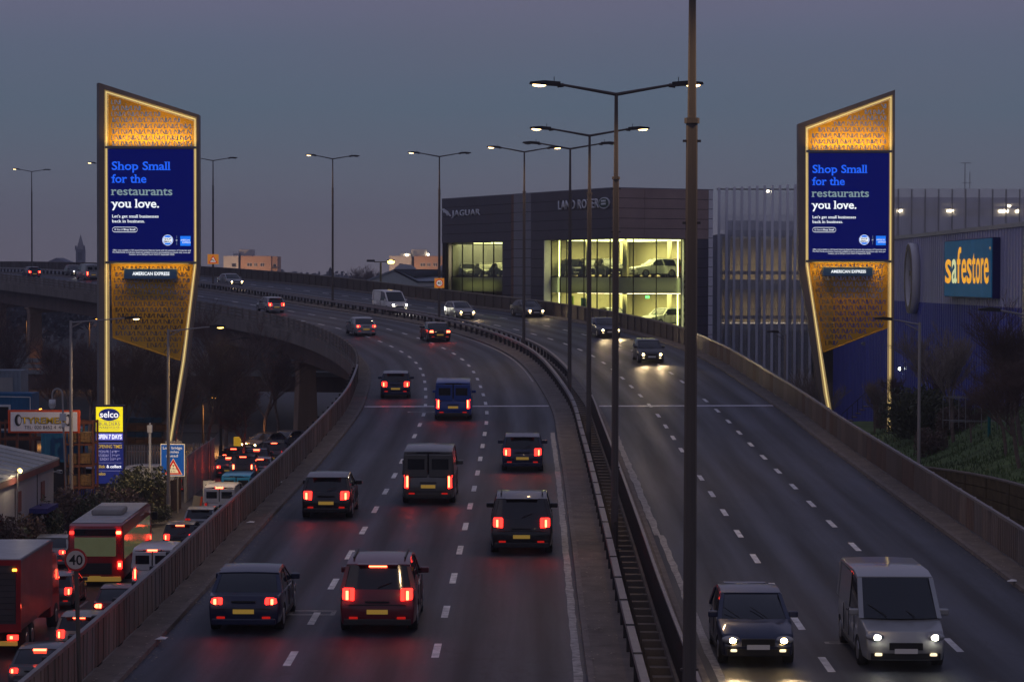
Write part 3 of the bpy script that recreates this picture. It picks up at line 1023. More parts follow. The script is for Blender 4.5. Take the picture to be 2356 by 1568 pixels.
    # wheels
    for sy_ in (-1, 1):
        for sx in (-1, 1):
            x1 = sx * (w - .02); x0 = sx * (w - .24)
            wh = MB().tube((x0, sy_ * wy, wr), (x1, sy_ * wy, wr), wr, wr, 16).build('wheel', 'tyre', root, True)
            rm = MB().tube((x1 - sx * .01, sy_ * wy, wr), (x1 + sx * .012, sy_ * wy, wr), wr * .66, wr * .60, 12)
            rm.build('rim', 'rim', wh)
    # rear details
    zt = belt - .13 if not d['van'] else belt - .25
    hh = {'hatchback': .30, 'saloon': .17, 'suv': .30, 'van': .55}[kind]
    ty = -L2 + .02 if kind != 'van' else -L2 + .0
    rear_on = lights in ('rear', 'both')
    for sx in (-1, 1):
        x1, x0 = sx * (w * .90), sx * (w * .90 - (.30 if kind != 'van' else .17))
        t = MB().add([(x0, ty - .03, zt - hh / 2), (x1, ty + .05, zt - hh / 2 + .03), (x1, ty + .17, zt + hh / 2), (x0, ty + .03, zt + hh / 2),
                      (x0, ty + .2, zt - hh / 2), (x1, ty + .25, zt - hh / 2 + .03), (x1, ty + .3, zt + hh / 2), (x0, ty + .3, zt + hh / 2)],
                     [(0, 1, 2, 3), (7, 6, 5, 4), (0, 4, 5, 1), (1, 5, 6, 2), (2, 6, 7, 3), (3, 7, 4, 0)])
        tl = t.build('tail_light', tail if rear_on else 'tail_dim', root, bevel=.035)
        MB().box(sx * (w * .72), sx * (w * .72 - .015), ty - .036, ty + .06, zt - hh * .46, zt + hh * .46).build('lamp_divider', 'black', tl)
        if rear_on and tail != 'tail_dim':
            MB().box(sx * (w * .80), sx * (w * .80 - .06), ty - .035, ty + .02, zt - hh * .38, zt + hh * .34).build('lamp_core', 'tail_core', tl)
        MB().box(sx * (w * .72), sx * (w * .5), -L2 - .012, -L2 + .03, .40, .45).build('reflector', 'tail_dim', root)
    if brake:
        MB().box(-.22, .22, r0[0] - .09, r0[0] - .03, r0[1] - .03, r0[1] + .035).build('brake_light', brake, root)
    MB().box(-.26, .26, -L2 - .018, -L2 + .01, .52 if kind != 'van' else .62, .63 if kind != 'van' else .74).build('number_plate', plate, root)
    MB().box(-w * .86, w * .86, -L2 - .02, -L2 + .25, .24, .40).build('rear_bumper', 'bumper_black' if kind in ('suv', 'van') else pm, root, bevel=.03)
    # front details
    hz2 = nz_ - .12
    fr = lights in ('front', 'both')
    for sx in (-1, 1):
        hc = (sx * w * .70, L2 - .16, hz2 - .0)
        h = MB().sphere(hc, .19, 14, 8, (1.15, 1.0, .50)).build('headlight', 'lamp_glass', root, True)
        MB().sphere((hc[0] - sx * .02, hc[1] + .115, hc[2]), .085, 12, 8, (1.25, 1.0, .75)).build('lamp_core', head if fr else 'plate_white', h, True)
        MB().box(sx * w * .55, sx * w * .72, L2 - .10, L2 + .0, .36, .42).build('fog_lamp', 'plate_white' if not fr else 'head_dim', root, bevel=.02)
    # seams, wipers and trim
    MB().box(-w * .74, w * .74, -L2 - .012, -L2 + .05, zt - hh / 2 - .10, zt - hh / 2 - .085).build('boot_seam', 'black', root)
    for k in (-1, 1):
        MB().tube((k * .32, sy - .02, belt + .02), (k * .32 + .38, sy - .36, belt + .24), .012, .01, 4).build('wiper', 'black', root)
        for yy in (-1.02, -.10, .88):
            MB().box(k * (w * .975), k * (w * .992), yy, yy + .018, .42, belt - .06).build('door_seam', 'black', root)
        MB().box(k * (w * .97), k * (w * 1.0), -wy + ar + .02, wy - ar - .02, .25, .34).build('sill', 'bumper_black', root)
    if kind in ('hatchback', 'suv'):
        MB().tube((0, ry + .02, belt + .04), (.34, ry + .10, belt + .16), .012, .01, 4).build('rear_wiper', 'black', root)
    MB().box(-.30, .30, -L2 - .024, -L2 + .02, .80, .84).build('tailgate_handle', 'black' if kind != 'van' else 'bumper_black', root)
    MB().box(-.38, .38, L2 - .06, L2 + .012, .50, .66).build('grille', 'black', root)
    MB().box(-w * .8, w * .8, L2 - .12, L2 - .02, .28, .42).build('lower_intake', 'black', root)
    MB().box(-.26, .26, L2 + .0, L2 + .02, .42, .53).build('number_plate', 'plate_white', root)
    for sx in (-1, 1):
        MB().box(sx * w * .94, sx * (w + .17), sy - .42, sy - .3, belt, belt + .15).build('mirror', pm, root, bevel=.03)
        MB().box(sx * (w * .985), sx * (w * .985 + .015), -.42, -.26, belt - .14, belt - .11).build('door_handle', 'black', root)
    if kind == 'suv':
        for sx in (-1, 1):
            MB().box(sx * .62, sx * .66, -1.5, .1, H + .03, H + .06).build('roof_rail', 'bumper_black', root)
    if kind == 'suv' or kind == 'hatchback':
        MB().box(-.5, .5, r0[0] - .17, r0[0] + .06, r0[1] + .015, r0[1] + .045).build('spoiler', pm, root)
    return root

mat('lamp_glass', (.30, .31, .32), rough=.08, var=0, spec=.8)
mat('head_dim', (.8, .7, .5), rough=.3, var=0, emit=(1, .8, .5), es=1.2)
def headlamps(root, L2=2.2, e=260, col=(1, .9, .7), z=.68):
    for sx in (-1, 1):
        l = bpy.data.lights.new('headlamp_beam', 'SPOT')
        l.energy = e; l.color = col; l.spot_size = R(48); l.spot_blend = .9; l.shadow_soft_size = .06
        lo = bpy.data.objects.new('headlamp_beam', l); COL.objects.link(lo)
        lo.parent = root; lo.location = (sx * .62, L2 + .12, z)
        lo.rotation_euler = (R(85), 0, 0)
def tail_glow(root, L2=2.2, e=14, z=.8):
    for sx in (-1, 1):
        l = bpy.data.lights.new('tail_lamp', 'SPOT')
        l.energy = e; l.color = (1, .03, .02); l.spot_size = R(130); l.spot_blend = .6; l.shadow_soft_size = .08
        l.energy *= .26
        lo = bpy.data.objects.new('tail_lamp', l); COL.objects.link(lo)
        lo.parent = root; lo.location = (sx * .72, -L2 - .1, z)
        lo.rotation_euler = (R(-70), 0, 0)

def at_lights(px, py, h=.85):
    return on_road(px, py, h)

# outbound carriageway: kind, paint, pixel midway between its tail lamps, label
OUT = [
    ('saloon', 'navy', 560, 1385, 'dark blue saloon in the left lane, nearest to the camera', 'tail_red', None),
    ('suv', 'burgundy', 868, 1385, 'dark red wide car in the middle lane, nearest of the outbound ones there', 'tail_red', 'brake_bright'),
    ('suv', 'black', 1200, 1215, 'black off-roader in the right hand outbound lane beside the median', 'tail_red', None),
    ('hatchback', 'navy', 1202, 1040, 'dark hatchback in the lane beside the median, just ahead of the black off-roader', 'tail_red', None),
    ('hatchback', 'black', 750, 1140, 'small black car in the left lane, second from the bottom of the picture', 'tail_red', None),
    ('van', 'grey', 985, 1110, 'grey panel van with a yellow number plate in the middle lane', 'tail_red', None),
    ('van', 'blue', 1042, 930, 'blue panel van crossing the expansion joint', 'tail_red', None),
    ('hatchback', 'navy', 910, 884, 'dark car in the left lane at the inside of the bend', 'tail_red', None),
    ('saloon', 'silver', 842, 750, 'pale saloon on the far side of the bend, left lane', 'tail_red', None),
    ('saloon', 'black', 1012, 762, 'dark saloon braking beside the median at the top of the bend', 'brake_bright', None),
    ('hatchback', 'silver', 637, 700, 'pale hatchback climbing away between two tall lamp posts', 'tail_red', None),
    ('van', 'silver', 215, 629, 'pale van high on the flyover, just left of the left tower', 'tail_red', None),
    ('hatchback', 'navy', 80, 625, 'small dark car on the flyover near the left picture edge', 'tail_red', None),
]
for kd, pt, px, py, lab, tl, br in OUT:
    r = at_lights(px, py)
    if not r: print('NO ROAD', lab); continue
    s, off = r
    # keep to the lane nearest the pixel
    if abs(off + 9.9) < 2.4 and s < 200: off = max(-10.2, min(-9.4, off)) if False else off
    v = make_vehicle(kd, pt, 'van' if kd == 'van' else 'car', lab, tail=tl, brake=br, group='cars and vans driving away on the left carriageway')
    put(v, s + SPEC[kd]['L'] / 2, off)
    if s < 215: tail_glow(v, SPEC[kd]['L'] / 2, 14 if tl == 'tail_red' else 40)
IN = [
    ('hatchback', 'navy', 1745, 1465, 'dark car with yellowish headlights in the oncoming lane beside the median, nearest the camera', 'head_warm'),
    ('van', 'silver', 2085, 1480, 'pale van with white headlights, nearest oncoming vehicle, two lanes from the median', 'head_white'),
    ('hatchback', 'black', 1500, 812, 'black oncoming car with bright headlights just past the bend', 'head_warm'),
    ('saloon', 'navy', 1405, 757, 'dark blue oncoming car seen between the closest row of lamp posts', 'head_warm'),
    ('saloon', 'grey', 1235, 713, 'grey oncoming car below the dark wall between the showroom windows', 'head_warm'),
    ('hatchback', 'silver', 1075, 716, 'silver oncoming car below the left showroom window', 'head_warm'),
    ('van', 'white', 920, 704, 'white oncoming van in front of the grey shed roof', 'head_white'),
    ('saloon', 'silver', 545, 646, 'silver oncoming car in front of the left block of flats', 'head_warm'),
    ('hatchback', 'grey', 180, 624, 'small grey oncoming car high on the flyover beside the spire', 'head_white'),
]
for kd, pt, px, py, lab, hd in IN:
    r = at_lights(px, py, .7)
    if not r: print('NO ROAD', lab); continue
    s, off = r
    v = make_vehicle(kd, pt, 'van' if kd == 'van' else 'car', lab, head=hd, lights='front', plate='plate_yellow', group='vehicles coming towards the camera on the right carriageway')
    put(v, s + SPEC[kd]['L'] / 2, off, rev=True)
    headlamps(v, SPEC[kd]['L'] / 2, 330 if s < 190 else 160, (1, .72, .38) if hd == 'head_warm' else (1, .95, .8), .7 if kd != 'van' else .75)

# ---------------------------------------------------------------- bus and lorry in the street
def make_bus(loc, rz, label):
    root = thing('single_decker_bus', label, 'bus', loc, rz)
    L2, w, H = 5.4, 1.25, 2.85
    out = [(-L2 + .04, .35), (-L2, .9), (-L2, 2.35), (-L2 + .12, H - .08), (-L2 + .4, H), (L2 - .4, H), (L2 - .1, H - .15), (L2, 1.5), (L2, .35)] + arc(2.6, .48, .56, -10, 190, 7) + arc(-2.2, .48, .56, -10, 190, 7)
    warped(out, w, lambda x, y, z: (x * (1 - .03 * max(0, (z - 1.4) / 1.4)), y + .12 * (abs(x) / w) ** 3 * (1 if y < -L2 + .3 else 0), z), 'body', 'paint_red', root, inset=.08)
    MB().box(-w + .12, w - .12, -L2 + .5, L2 - .5, H, H + .05).build('roof_panel', mat('roof_grey', (.42, .42, .42), rough=.4, var=.2), root, bevel=.02)
    MB().box(-.72, .72, -1.6, .4, H + .05, H + .32).build('roof_unit', 'concrete_light', root, bevel=.08)
    for i in range(6):
        y0 = -L2 + .55 + i * 1.62
        for sx in (-1, 1):
            MB().box(sx * (w - .02), sx * (w + .006), y0, y0 + 1.5, 1.25, 2.3).build('side_window', 'glass_lit', root)
    MB().box(-.93, .93, -L2 - .03, -L2 + .12, 1.42, 2.28).build('rear_window', 'glass_lit', root, bevel=.03)
    MB().box(-.95, .95, -L2 - .025, -L2 + .1, 2.36, 2.66).build('destination_blind', 'glass_dark', root, bevel=.02)
    MB().box(-.75, .75, -L2 - .03, -L2 + .05, .62, 1.12).build('engine_grille', 'bumper_black', root)
    for k in range(4):
        MB().box(-.7, .7, -L2 - .045, -L2 - .03, .68 + k * .11, .71 + k * .11).build('louvre', 'bumper_black', root)
    MB().box(-.26, .26, -L2 - .04, -L2, .42, .54).build('number_plate', 'plate_yellow', root)
    MB().box(-w + .1, w - .1, -L2 - .03, -L2 + .3, .28, .5).build('bumper', 'plate_yellow', root, bevel=.04)
    for sx in (-1, 1):
        t = MB().box(sx * 1.0, sx * 1.2, -L2 + .0, -L2 + .16, .85, 1.2).build('tail_light', 'tail_red', root, bevel=.02)
        MB().box(sx * 1.04, sx * 1.16, -L2 - .012, -L2 + .02, .95, 1.12).build('lamp_core', 'tail_core', t)
        MB().box(sx * .95, sx * 1.15, -L2 - .02, -L2 + .16, 2.42, 2.55).build('high_light', 'brake_bright' if sx > 0 else 'tail_red', root, bevel=.02)
        for y in (2.6, -2.2):
            wh = MB().tube((sx * (w - .3), y, .48), (sx * (w - .02), y, .48), .48, .48, 18).build('wheel', 'tyre', root, True)
            MB().tube((sx * (w - .03), y, .48), (sx * w, y, .48), .28, .25, 12).build('rim', 'rim', wh)
        MB().box(sx * 1.3, sx * 1.55, L2 - .1, L2 + .05, 2.0, 2.4).build('mirror', 'black', root, bevel=.03)
    return root
mat('glass_lit', (.06, .07, .05), rough=.12, var=.3, scale=1.5, emit=(.62, .66, .34), es=.07)
def make_lorry(loc, rz, label):
    root = thing('box_lorry', label, 'lorry', loc, rz)
    w, H = 1.25, 3.65
    MB().box(-w, w, -4.2, 2.6, 1.05, H).build('cargo_box', mat('box_side', (.10, .09, .11), rough=.45, var=.3, scale=.8), root, bevel=.04)
    MB().box(-w + .05, w - .05, -4.15, 2.55, H, H + .03).build('box_roof', 'roof_grey', root)
    fr = MB().box(-w, -w + .18, -4.25, -4.19, 1.0, H).box(w - .18, w, -4.25, -4.19, 1.0, H).box(-w + .18, w - .18, -4.25, -4.19, H - .2, H).box(-w + .18, w - .18, -4.25, -4.19, 1.0, 1.3)
    fr.build('rear_frame', 'paint_red', root)
    MB().box(-w + .2, w - .2, -4.23, -4.205, 1.32, H - .22).build('roller_door', mat('roller', (.07, .055, .055), rough=.5, var=.2), root)
    for k in range(9):
        MB().box(-w + .2, w - .2, -4.245, -4.232, 1.4 + k * .22, 1.42 + k * .22).build('slat', 'bumper_black', root)
    MB().box(-.45, .45, -4.0, 5.0, .62, .9).build('chassis', 'bumper_black', root)
    MB().prismx([(2.75, .55), (2.75, 3.0), (3.1, 3.15), (4.2, 2.95), (4.75, 1.7), (4.85, .55)], -1.15, 1.15).build('cab', 'paint_red', root, bevel=.06)
    MB().prismx([(4.24, 2.9), (4.765, 1.72), (4.79, 1.72), (4.27, 2.9)], -1.0, 1.0).build('windscreen', 'glass_dark', root)
    for sx in (-1, 1):
        for y, nm in ((3.9, 1), (-2.6, 1), (-1.5, 1)):
            wh = MB().tube((sx * .85, y, .5), (sx * 1.17, y, .5), .5, .5, 18).build('wheel', 'tyre', root, True)
            MB().tube((sx * 1.16, y, .5), (sx * 1.19, y, .5), .28, .25, 12).build('rim', 'rim', wh)
        t = MB().box(sx * .75, sx * 1.15, -4.27, -4.2, .72, .9).build('tail_light', 'tail_red', root)
        MB().box(sx * .85, sx * .95, -4.29, -4.262, .76, .86).build('lamp_core', 'tail_core', t)
        MB().box(sx * .95, sx * 1.1, -4.29, -4.245, 3.25, 3.33).build('marker_light', 'indicator_amber', root)
    MB().box(-1.1, 1.1, -4.24, -4.1, .5, .66).build('underrun_bar', 'plate_yellow', root)
    return root
def street_x(Y):
    return -16.9 - .0 * Y - max(0, Y - 150) * .045
make_bus((-18.95, 114.2, 0), 0.03, 'red single decker bus seen from behind, with a grey unit on its roof')
make_lorry((-19.3, 92.5, 0), 0.02, 'box lorry with a red rear frame and dark roller door, behind the bus')
QUEUE = [('saloon', 'grey', -16.0, 83, 'grey saloon lowest in the queue, beside the ramp wall', 'tail_red', 'brake_bright'),
         ('hatchback', 'champagne', -16.0, 91, 'beige hatchback in the queue beside the box lorry', 'tail_red', 'brake_bright'),
         ('saloon', 'burgundy', -15.95, 99, 'dark red saloon queueing beside the back of the bus', 'brake_bright', None),
         ('van', 'white', -15.9, 109.5, 'white van queueing right beside the bus', 'tail_red', 'brake_bright'),
         ('hatchback', 'black', -16.9, 124.5, 'black hatchback with a yellow plate queueing just ahead of the bus', 'tail_red', 'brake_bright'),
         ('hatchback', 'silver', -16.9, 132.5, 'silver hatchback queueing behind the white van', 'tail_dim', None),
         ('van', 'white', -16.8, 141.5, 'white van ahead of the silver hatchback, its high brake light on', 'tail_dim', 'brake_bright'),
         ('van', 'sky', -16.8, 149.5, 'bright blue van just showing above the ramp wall', 'tail_red', None)]
for kd, pt, x, y, lab, tl, br in QUEUE:
    v = make_vehicle(kd, pt, 'van' if kd == 'van' else 'car', lab, tail=tl, brake=br, group='vehicles queueing in the street below')
    v.location = (x, y, 0); v.rotation_euler.z = random.uniform(-.02, .03)
    tail_glow(v, SPEC[kd]['L'] / 2, 3)
for kd, pt, x, y, rz, lab in (('hatchback', 'grey', -19.3, 103.2, .02, 'grey hatchback between the box lorry and the bus'), ('van', 'burgundy', -22.3, 103.5, .0, 'dark red van at the left edge beside the bushes'), ('saloon', 'silver', -22.3, 118, .03, 'silver saloon between the bus and the bushes')):
    v = make_vehicle(kd, pt, 'van' if kd == 'van' else 'car', lab, tail='tail_red', brake='brake_bright' if kd != 'saloon' else None, group='vehicles queueing in the street below')
    v.location = (x, y, 0); v.rotation_euler.z = rz
FARQ = [('suv', 'black', 556, 1082, 'black off-roader in the middle of the far queue, with a glowing yellow plate', 'brake_bright'),
        ('saloon', 'grey', 519, 1076, 'grey car at the left of the far queue', 'tail_red'),
        ('hatchback', 'silver', 596, 1078, 'silver car at the right of the far queue, next to the ramp wall', 'brake_bright'),
        ('saloon', 'navy', 585, 1056, 'dark saloon waiting one row ahead, right of the pier', 'tail_red'),
        ('hatchback', 'black', 532, 1053, 'small black car one row ahead, left side of the far queue', 'brake_bright'),
        ('suv', 'grey', 622, 1048, 'grey off-roader farthest right in the far queue', 'tail_red')]
for kd, pt, px, py, lab, tl in FARQ:
    q = G(px, py, .75)
    v = make_vehicle(kd, pt, 'car', lab, tail=tl, brake='brake_bright', group='cars waiting under the flyover')
    v.location = (q.x, q.y + SPEC[kd]['L'] / 2, 0); v.rotation_euler.z = random.uniform(.02, .14)
    tail_glow(v, SPEC[kd]['L'] / 2, 6)
for kd, pt, px, py, lab in (('saloon', 'grey', 612, 1016, 'grey car with warm headlights turning under the flyover'), ('hatchback', 'silver', 658, 1012, 'silver car with headlights on, partly behind the ramp pier')):
    q = G(px, py, .7)
    v = make_vehicle(kd, pt, 'car', lab, lights='front', head='head_warm', group='cars turning under the flyover')
    v.location = (q.x, q.y, 0); v.rotation_euler.z = R(150)
    headlamps(v, SPEC[kd]['L'] / 2, 120, (1, .8, .5))
# ================================================================ SHOWROOM
mat('clad_dark', (.060, .054, .078), rough=.42, metal=.1, var=.12, scale=.4, spec=.5)
mat('clad_brown', (.33, .23, .20), rough=.5, metal=.0, var=.14, scale=.4, spec=.5)
mat('clad_mid', (.22, .22, .25), rough=.4, metal=.3, var=.12, scale=.4)
mat('clad_gap', (.006, .006, .007), rough=.9, var=0)
mat('copper_strip', (.16, .08, .055), rough=.5, var=.15)
mat('trim_white', (.75, .74, .76), rough=.5, var=.1, scale=.4)
mat('chrome', (.85, .87, .9), rough=.3, metal=.35, var=0)
mat('inner_cream', (.62, .56, .40), rough=.8, var=.08, scale=.3)
mat('inner_ceiling', (.70, .68, .56), rough=.8, var=.05)
mat('inner_floor', (.45, .43, .38), rough=.25, var=.1)
mat('strip_light', (1, .9, .6), rough=.5, var=0, emit=(1, .88, .50), es=5)
mat('frame_light', (1, .9, .6), rough=.5, var=0, emit=(1, .86, .48), es=1.6)
mat('sign_led', (1, .9, .6), rough=.5, var=0, emit=(1, .9, .6), es=6)
mat('exit_green', (.1, .8, .3), rough=.5, var=0, emit=(.15, 1, .35), es=1.5)
mat('emblem_green', (.01, .05, .03), rough=.2, var=0)
mat('emblem_blue', (.03, .09, .16), rough=.25, metal=.4, var=0)
glass_mat('showroom_glass', (.80, .88, .72), .07)
glass_mat('spandrel_glass', (.16, .28, .22), .22, .12)
for _m, _c in (('spandrel_glass', (.40, .46, .36)),):
    _n = MATS[_m].node_tree
    _t = _n.nodes.new('ShaderNodeBsdfTranslucent'); _t.inputs[0].default_value = (*_c, 1)
    _x = [k for k in _n.nodes if k.type == 'MIX_SHADER'][0]
    _n.links.new(_t.outputs[0], _x.inputs[1])
mat('inner_green', (.30, .38, .05), rough=.7, var=.5, scale=1.0)
mat('inner_blue', (.05, .2, .3), rough=.6, var=.2)

ca = R(26.7)
SH = thing('car_showroom', 'dark clad car showroom with brightly lit glass corner windows behind the bend', 'showroom', (9.6, 228, 0), ca)
def hit(root, axis, val, px, py):
    """local coordinates of the point showing at px, py on the local plane x = val or y = val"""
    a = root.rotation_euler.z
    d = Vector((math.cos(a), math.sin(a), 0)); nn = Vector((-math.sin(a), math.cos(a), 0))
    nrm = d if axis == 'x' else nn
    o = Vector(root.location) + nrm * val
    r = ray(px, py); c0 = Vector((0, 0, CAMZ))
    t = (o - c0).dot(nrm) / r.dot(nrm)
    p = c0 + r * t - Vector(root.location)
    return p.dot(d), p.dot(nn), p.z
yL = hit(SH, 'x', 0, 1018, 460)[1]
xR = hit(SH, 'y', 0, 1640, 437)[0]
ztop = hit(SH, 'y', 0, 1414, 432)[2]
zb = hit(SH, 'y', 0, 1414, 548)[2]            # underside of the upper band
zf = hit(SH, 'y', 0, 1414, 637)[2]            # upper floor
zs = hit(SH, 'y', 0, 1414, 675)[2]            # ceiling of the lower storey
zg = zf - 4.75
Yx = lambda px: hit(SH, 'x', 0, px, 600)[1]
Xx = lambda px: hit(SH, 'y', 0, px, 600)[0]
ROW = .93
REC = .75                                    # glazing sits back behind the cladding
def cols_x(y0, y1, z0, z1, m, name='cladding_panel'):      # panels on the left face (x = 0)
    n = max(1, round((z1 - z0) / ROW)); h = (z1 - z0) / n
    L = abs(y1 - y0); k = max(1, round(L / 9)); w = (y1 - y0) / k
    for i in range(n):
        for j in range(k):
            MB().box(-.08, 0, y0 + j * w + .015, y0 + (j + 1) * w - .015, z0 + i * h + .03, z0 + (i + 1) * h - .02).build(name, m, SH)
def cols_y(x0, x1, z0, z1, m, name='cladding_panel'):
    n = max(1, round((z1 - z0) / ROW)); h = (z1 - z0) / n
    for i in range(n):
        MB().box(x0 + .015, x1 - .015, -.08, 0, z0 + i * h + .03, z0 + (i + 1) * h - .02).build(name, m, SH)
yJ1, yStripL, yStripR, yLRwin = Yx(1157), Yx(1183), Yx(1223), Yx(1252)
yJ0 = Yx(1026)
zlow = 4.0
# backing volumes (dark gaps between panels), kept off the glazed zones
bk = MB()
bk.box(0.0, .3, 0.3, yL, zb, ztop - .02)
bk.box(0.0, .3, yLRwin, yJ1, 0, zb)
bk.box(.3, xR, .0, .3, zb, ztop - .02)
bk.box(0, .3, 0, .3, zb, ztop - .02)
xwin = Xx(1577)
bk.box(xwin, xR, .0, .3, 0, zb)
bk.box(0, .3, yJ0, yL, 0, zb)
bk.build('backing_wall', 'clad_gap', SH)
cols_x(.0, yStripR, zb, ztop, 'clad_dark')
cols_x(yStripR, yStripL, zlow, ztop, 'clad_mid')
cols_x(yStripL, yStripL + .55, zlow, ztop, 'copper_strip')
cols_x(yStripL + .55, yL, zb, ztop, 'clad_dark')
cols_x(yLRwin, yStripR, zlow, zb, 'clad_dark')
cols_x(yStripL + .55, yJ1, zlow, zb, 'clad_dark')
cols_y(0, Xx(1482), zb, ztop, 'clad_brown'); cols_y(Xx(1482), xR - .5, zb, ztop, 'clad_brown')
cols_y(xwin, xR - .5, zlow, zb, 'clad_dark')
cols_y(xR - .5, xR, zlow, ztop, 'trim_white')
MB().box(-.1, xR, -.1, yL, ztop - .02, ztop + .06).build('roof', 'clad_mid', SH)
MB().box(xR - .02, xR, 0.3, yL, 0, ztop - .03).box(.3, xR - .02, yL - .3, yL, 0, ztop - .03).build('rear_wall', 'clad_mid', SH)
# soffit and reveals of the two windows
mat('soffit', (.30, .27, .18), rough=.6, var=.2)
MB().box(0.0, REC, yJ1, yJ0 , zb - .02, zb).box(0, REC, .0, yLRwin, zb - .02, zb).box(REC, xwin, 0, REC, zb - .02, zb).build('soffit', 'soffit', SH)
MB().box(-.04, REC, yLRwin - .12, yLRwin, zlow, zb - .02).build('window_reveal', 'trim_white', SH)
MB().box(xwin, xwin + .12, -.04, REC, zlow, zb - .02).build('window_reveal', 'trim_white', SH)
# panes
def pane_x(y0, y1, z0, z1, m, nm):
    MB().box(REC, REC + .03, y0 + .03, y1 - .03, z0, z1).build(nm, m, SH)
def pane_y(x0, x1, z0, z1, m, nm):
    MB().box(x0 + .03, x1 - .03, REC, REC + .03, z0, z1).build(nm, m, SH)
hx = lambda px: hit(SH, 'x', REC, px, 600)[1]
hy = lambda px: hit(SH, 'y', REC, px, 600)[0]
corner = REC
ysplit = [yLRwin - .13, hx(1290), hx(1304), hx(1344), hx(1374), hx(1404), REC]
ysplit = sorted(set([y for y in ysplit if y >= REC]))
if len(ysplit) < 4: ysplit = [REC, 4, 8, 12, 16, yLRwin - .13]
xs_ = [REC, hy(1457), hy(1510), xwin - .02]
jsplit = [yJ1 + .02, hx(1136), hx(1112), hx(1088), hx(1064), yJ0]
jsplit = sorted(jsplit)
for zz0, zz1, gm, nm in ((zf + .08, zb - .03, 'showroom_glass', 'pane'), (zs, zf - .05, 'spandrel_glass', 'spandrel_pane'), (zlow, zs - .05, 'showroom_glass', 'pane')):
    for a, b in zip(ysplit[:-1], ysplit[1:]): pane_x(a, b, zz0, zz1, gm, nm)
    for a, b in zip(xs_[:-1], xs_[1:]): pane_y(a, b, zz0, zz1, gm, nm)
    if zz0 >= zs:
        for a, b in zip(jsplit[:-1], jsplit[1:]): pane_x(a, b, zz0, zz1, gm, nm)
for y in ysplit + jsplit:
    MB().box(REC - .06, REC + .06, y - .03, y + .03, zlow, zb - .03).build('mullion', 'black', SH)
for x in xs_[1:]:
    MB().box(x - .03, x + .03, REC - .06, REC + .06, zlow, zb - .03).build('mullion', 'black', SH)
MB().box(REC - .05, REC + .05, REC, yLRwin - .14, zf - .04, zf + .06).build('transom', 'black', SH)
MB().box(REC + .05, xwin - .02, REC - .05, REC + .05, zf - .04, zf + .06).build('transom', 'black', SH)
MB().box(REC - .05, REC + .05, jsplit[0], jsplit[-1], zf - .04, zf + .06).build('transom', 'black', SH)
for (yy, xx) in ((hx(1285), None), (None, hy(1562))):
    if yy is not None:
        MB().box(REC + .08, REC + .16, yy - .10, yy + .10, zlow, zb - .05).build('light_column', 'strip_light', SH)
    else:
        MB().box(xx - .10, xx + .0, REC + .08, REC + .16, zlow, zb - .05).build('light_column', 'strip_light', SH)
# inside
DX, DY = xR - .1, yL - .4
MB().box(REC + .2, DX, REC + .2, DY, zf - .25, zf).build('upper_floor', 'inner_floor', SH)
MB().box(REC + .2, DX, REC + .2, DY, zg - .2, zg).build('lower_floor', 'inner_floor', SH)
MB().box(REC + .05, DX, REC + .05, DY, zb - .03, zb + .25).build('upper_ceiling', 'inner_ceiling', SH)
MB().box(REC + .2, DX, REC + .2, DY, zs + .02, zs + .2).build('lower_ceiling', 'inner_ceiling', SH)
MB().box(DX - .02, DX, REC + .2, DY, zg, zf - .3).box(REC + .3, DX - .3, yLRwin + .5, yLRwin + .6, zg, zs).box(DX - .02, DX, REC + .2, DY, zf + .02, zb - .05).box(REC + .3, DX - .3, yLRwin + 1.4, yLRwin + 1.5, zf + .02, zb - .05).build('inner_wall', 'inner_cream', SH)
for x, y in ((2.4, 2.2), (2.4, 9.5), (6.2, 9.5), (8.4, 4), (2.4, yJ1 + 3.2)):
    for z0, z1 in ((zg, zs), (zf, zb - .04)):
        MB().tube((x, y, z0), (x, y, z1), .22, .22, 14).build('column', 'inner_cream', SH, True)
for k in range(9):
    y = 2 + k * (yLRwin - 3) / 9
    MB().box(1.5, DX - .8, y, y + .10, zb - .10, zb - .04).build('ceiling_light', 'strip_light', SH)
for k in range(6):
    y = 2.5 + k * (yLRwin - 3) / 6
    MB().box(2.5, DX - 1.8, y, y + .08, zs - .05, zs).build('ceiling_light', 'strip_light', SH)
for k in range(3):
    y = yJ1 + 1 + k * (yJ0 - yJ1) / 3.2
    MB().box(1.3, DX - 1.2, y, y + .08, zb - .10, zb - .04).build('ceiling_light', 'strip_light', SH)
for (x, y, z, e, sx, sy) in ((5.5, 7, zb - .15, 1900, 7, 11), (5.5, 7, zs - .1, 1350, 7, 11), (4.6, (yJ0 + yJ1) / 2 + 3.5, zb - .15, 1100, 6, 11), (5.5, 16, zs - .1, 220, 6, 6), (2.2, 8, zf - .3, 200, 2, 12), (2.2, (yJ0 + yJ1) / 2, zf - .3, 160, 2, 8), (6.5, 2.0, zf - .3, 110, 6, 1.6)):
    l = bpy.data.lights.new('ceiling_lamps', 'AREA'); l.shape = 'RECTANGLE'; l.size = sx; l.size_y = sy; l.energy = e; l.color = (1, .82, .43)
    lo = bpy.data.objects.new('ceiling_lamps', l); COL.objects.link(lo); lo.parent = SH; lo.location = (x, y, z)
MB().box(REC + .9, REC + 1.0, hx(1290), hx(1300) , zg + .8, zs - .3).build('wall_graphic', 'inner_green', SH)
MB().box(REC + 1.5, REC + 1.6, hx(1306), hx(1318), zg + .4, zs - .5).build('display_screen', 'inner_blue', SH)
MB().box(DX - .3, DX - .2, 2.0, 2.7, zs - .55, zs - .3).build('exit_sign', 'exit_green', SH)
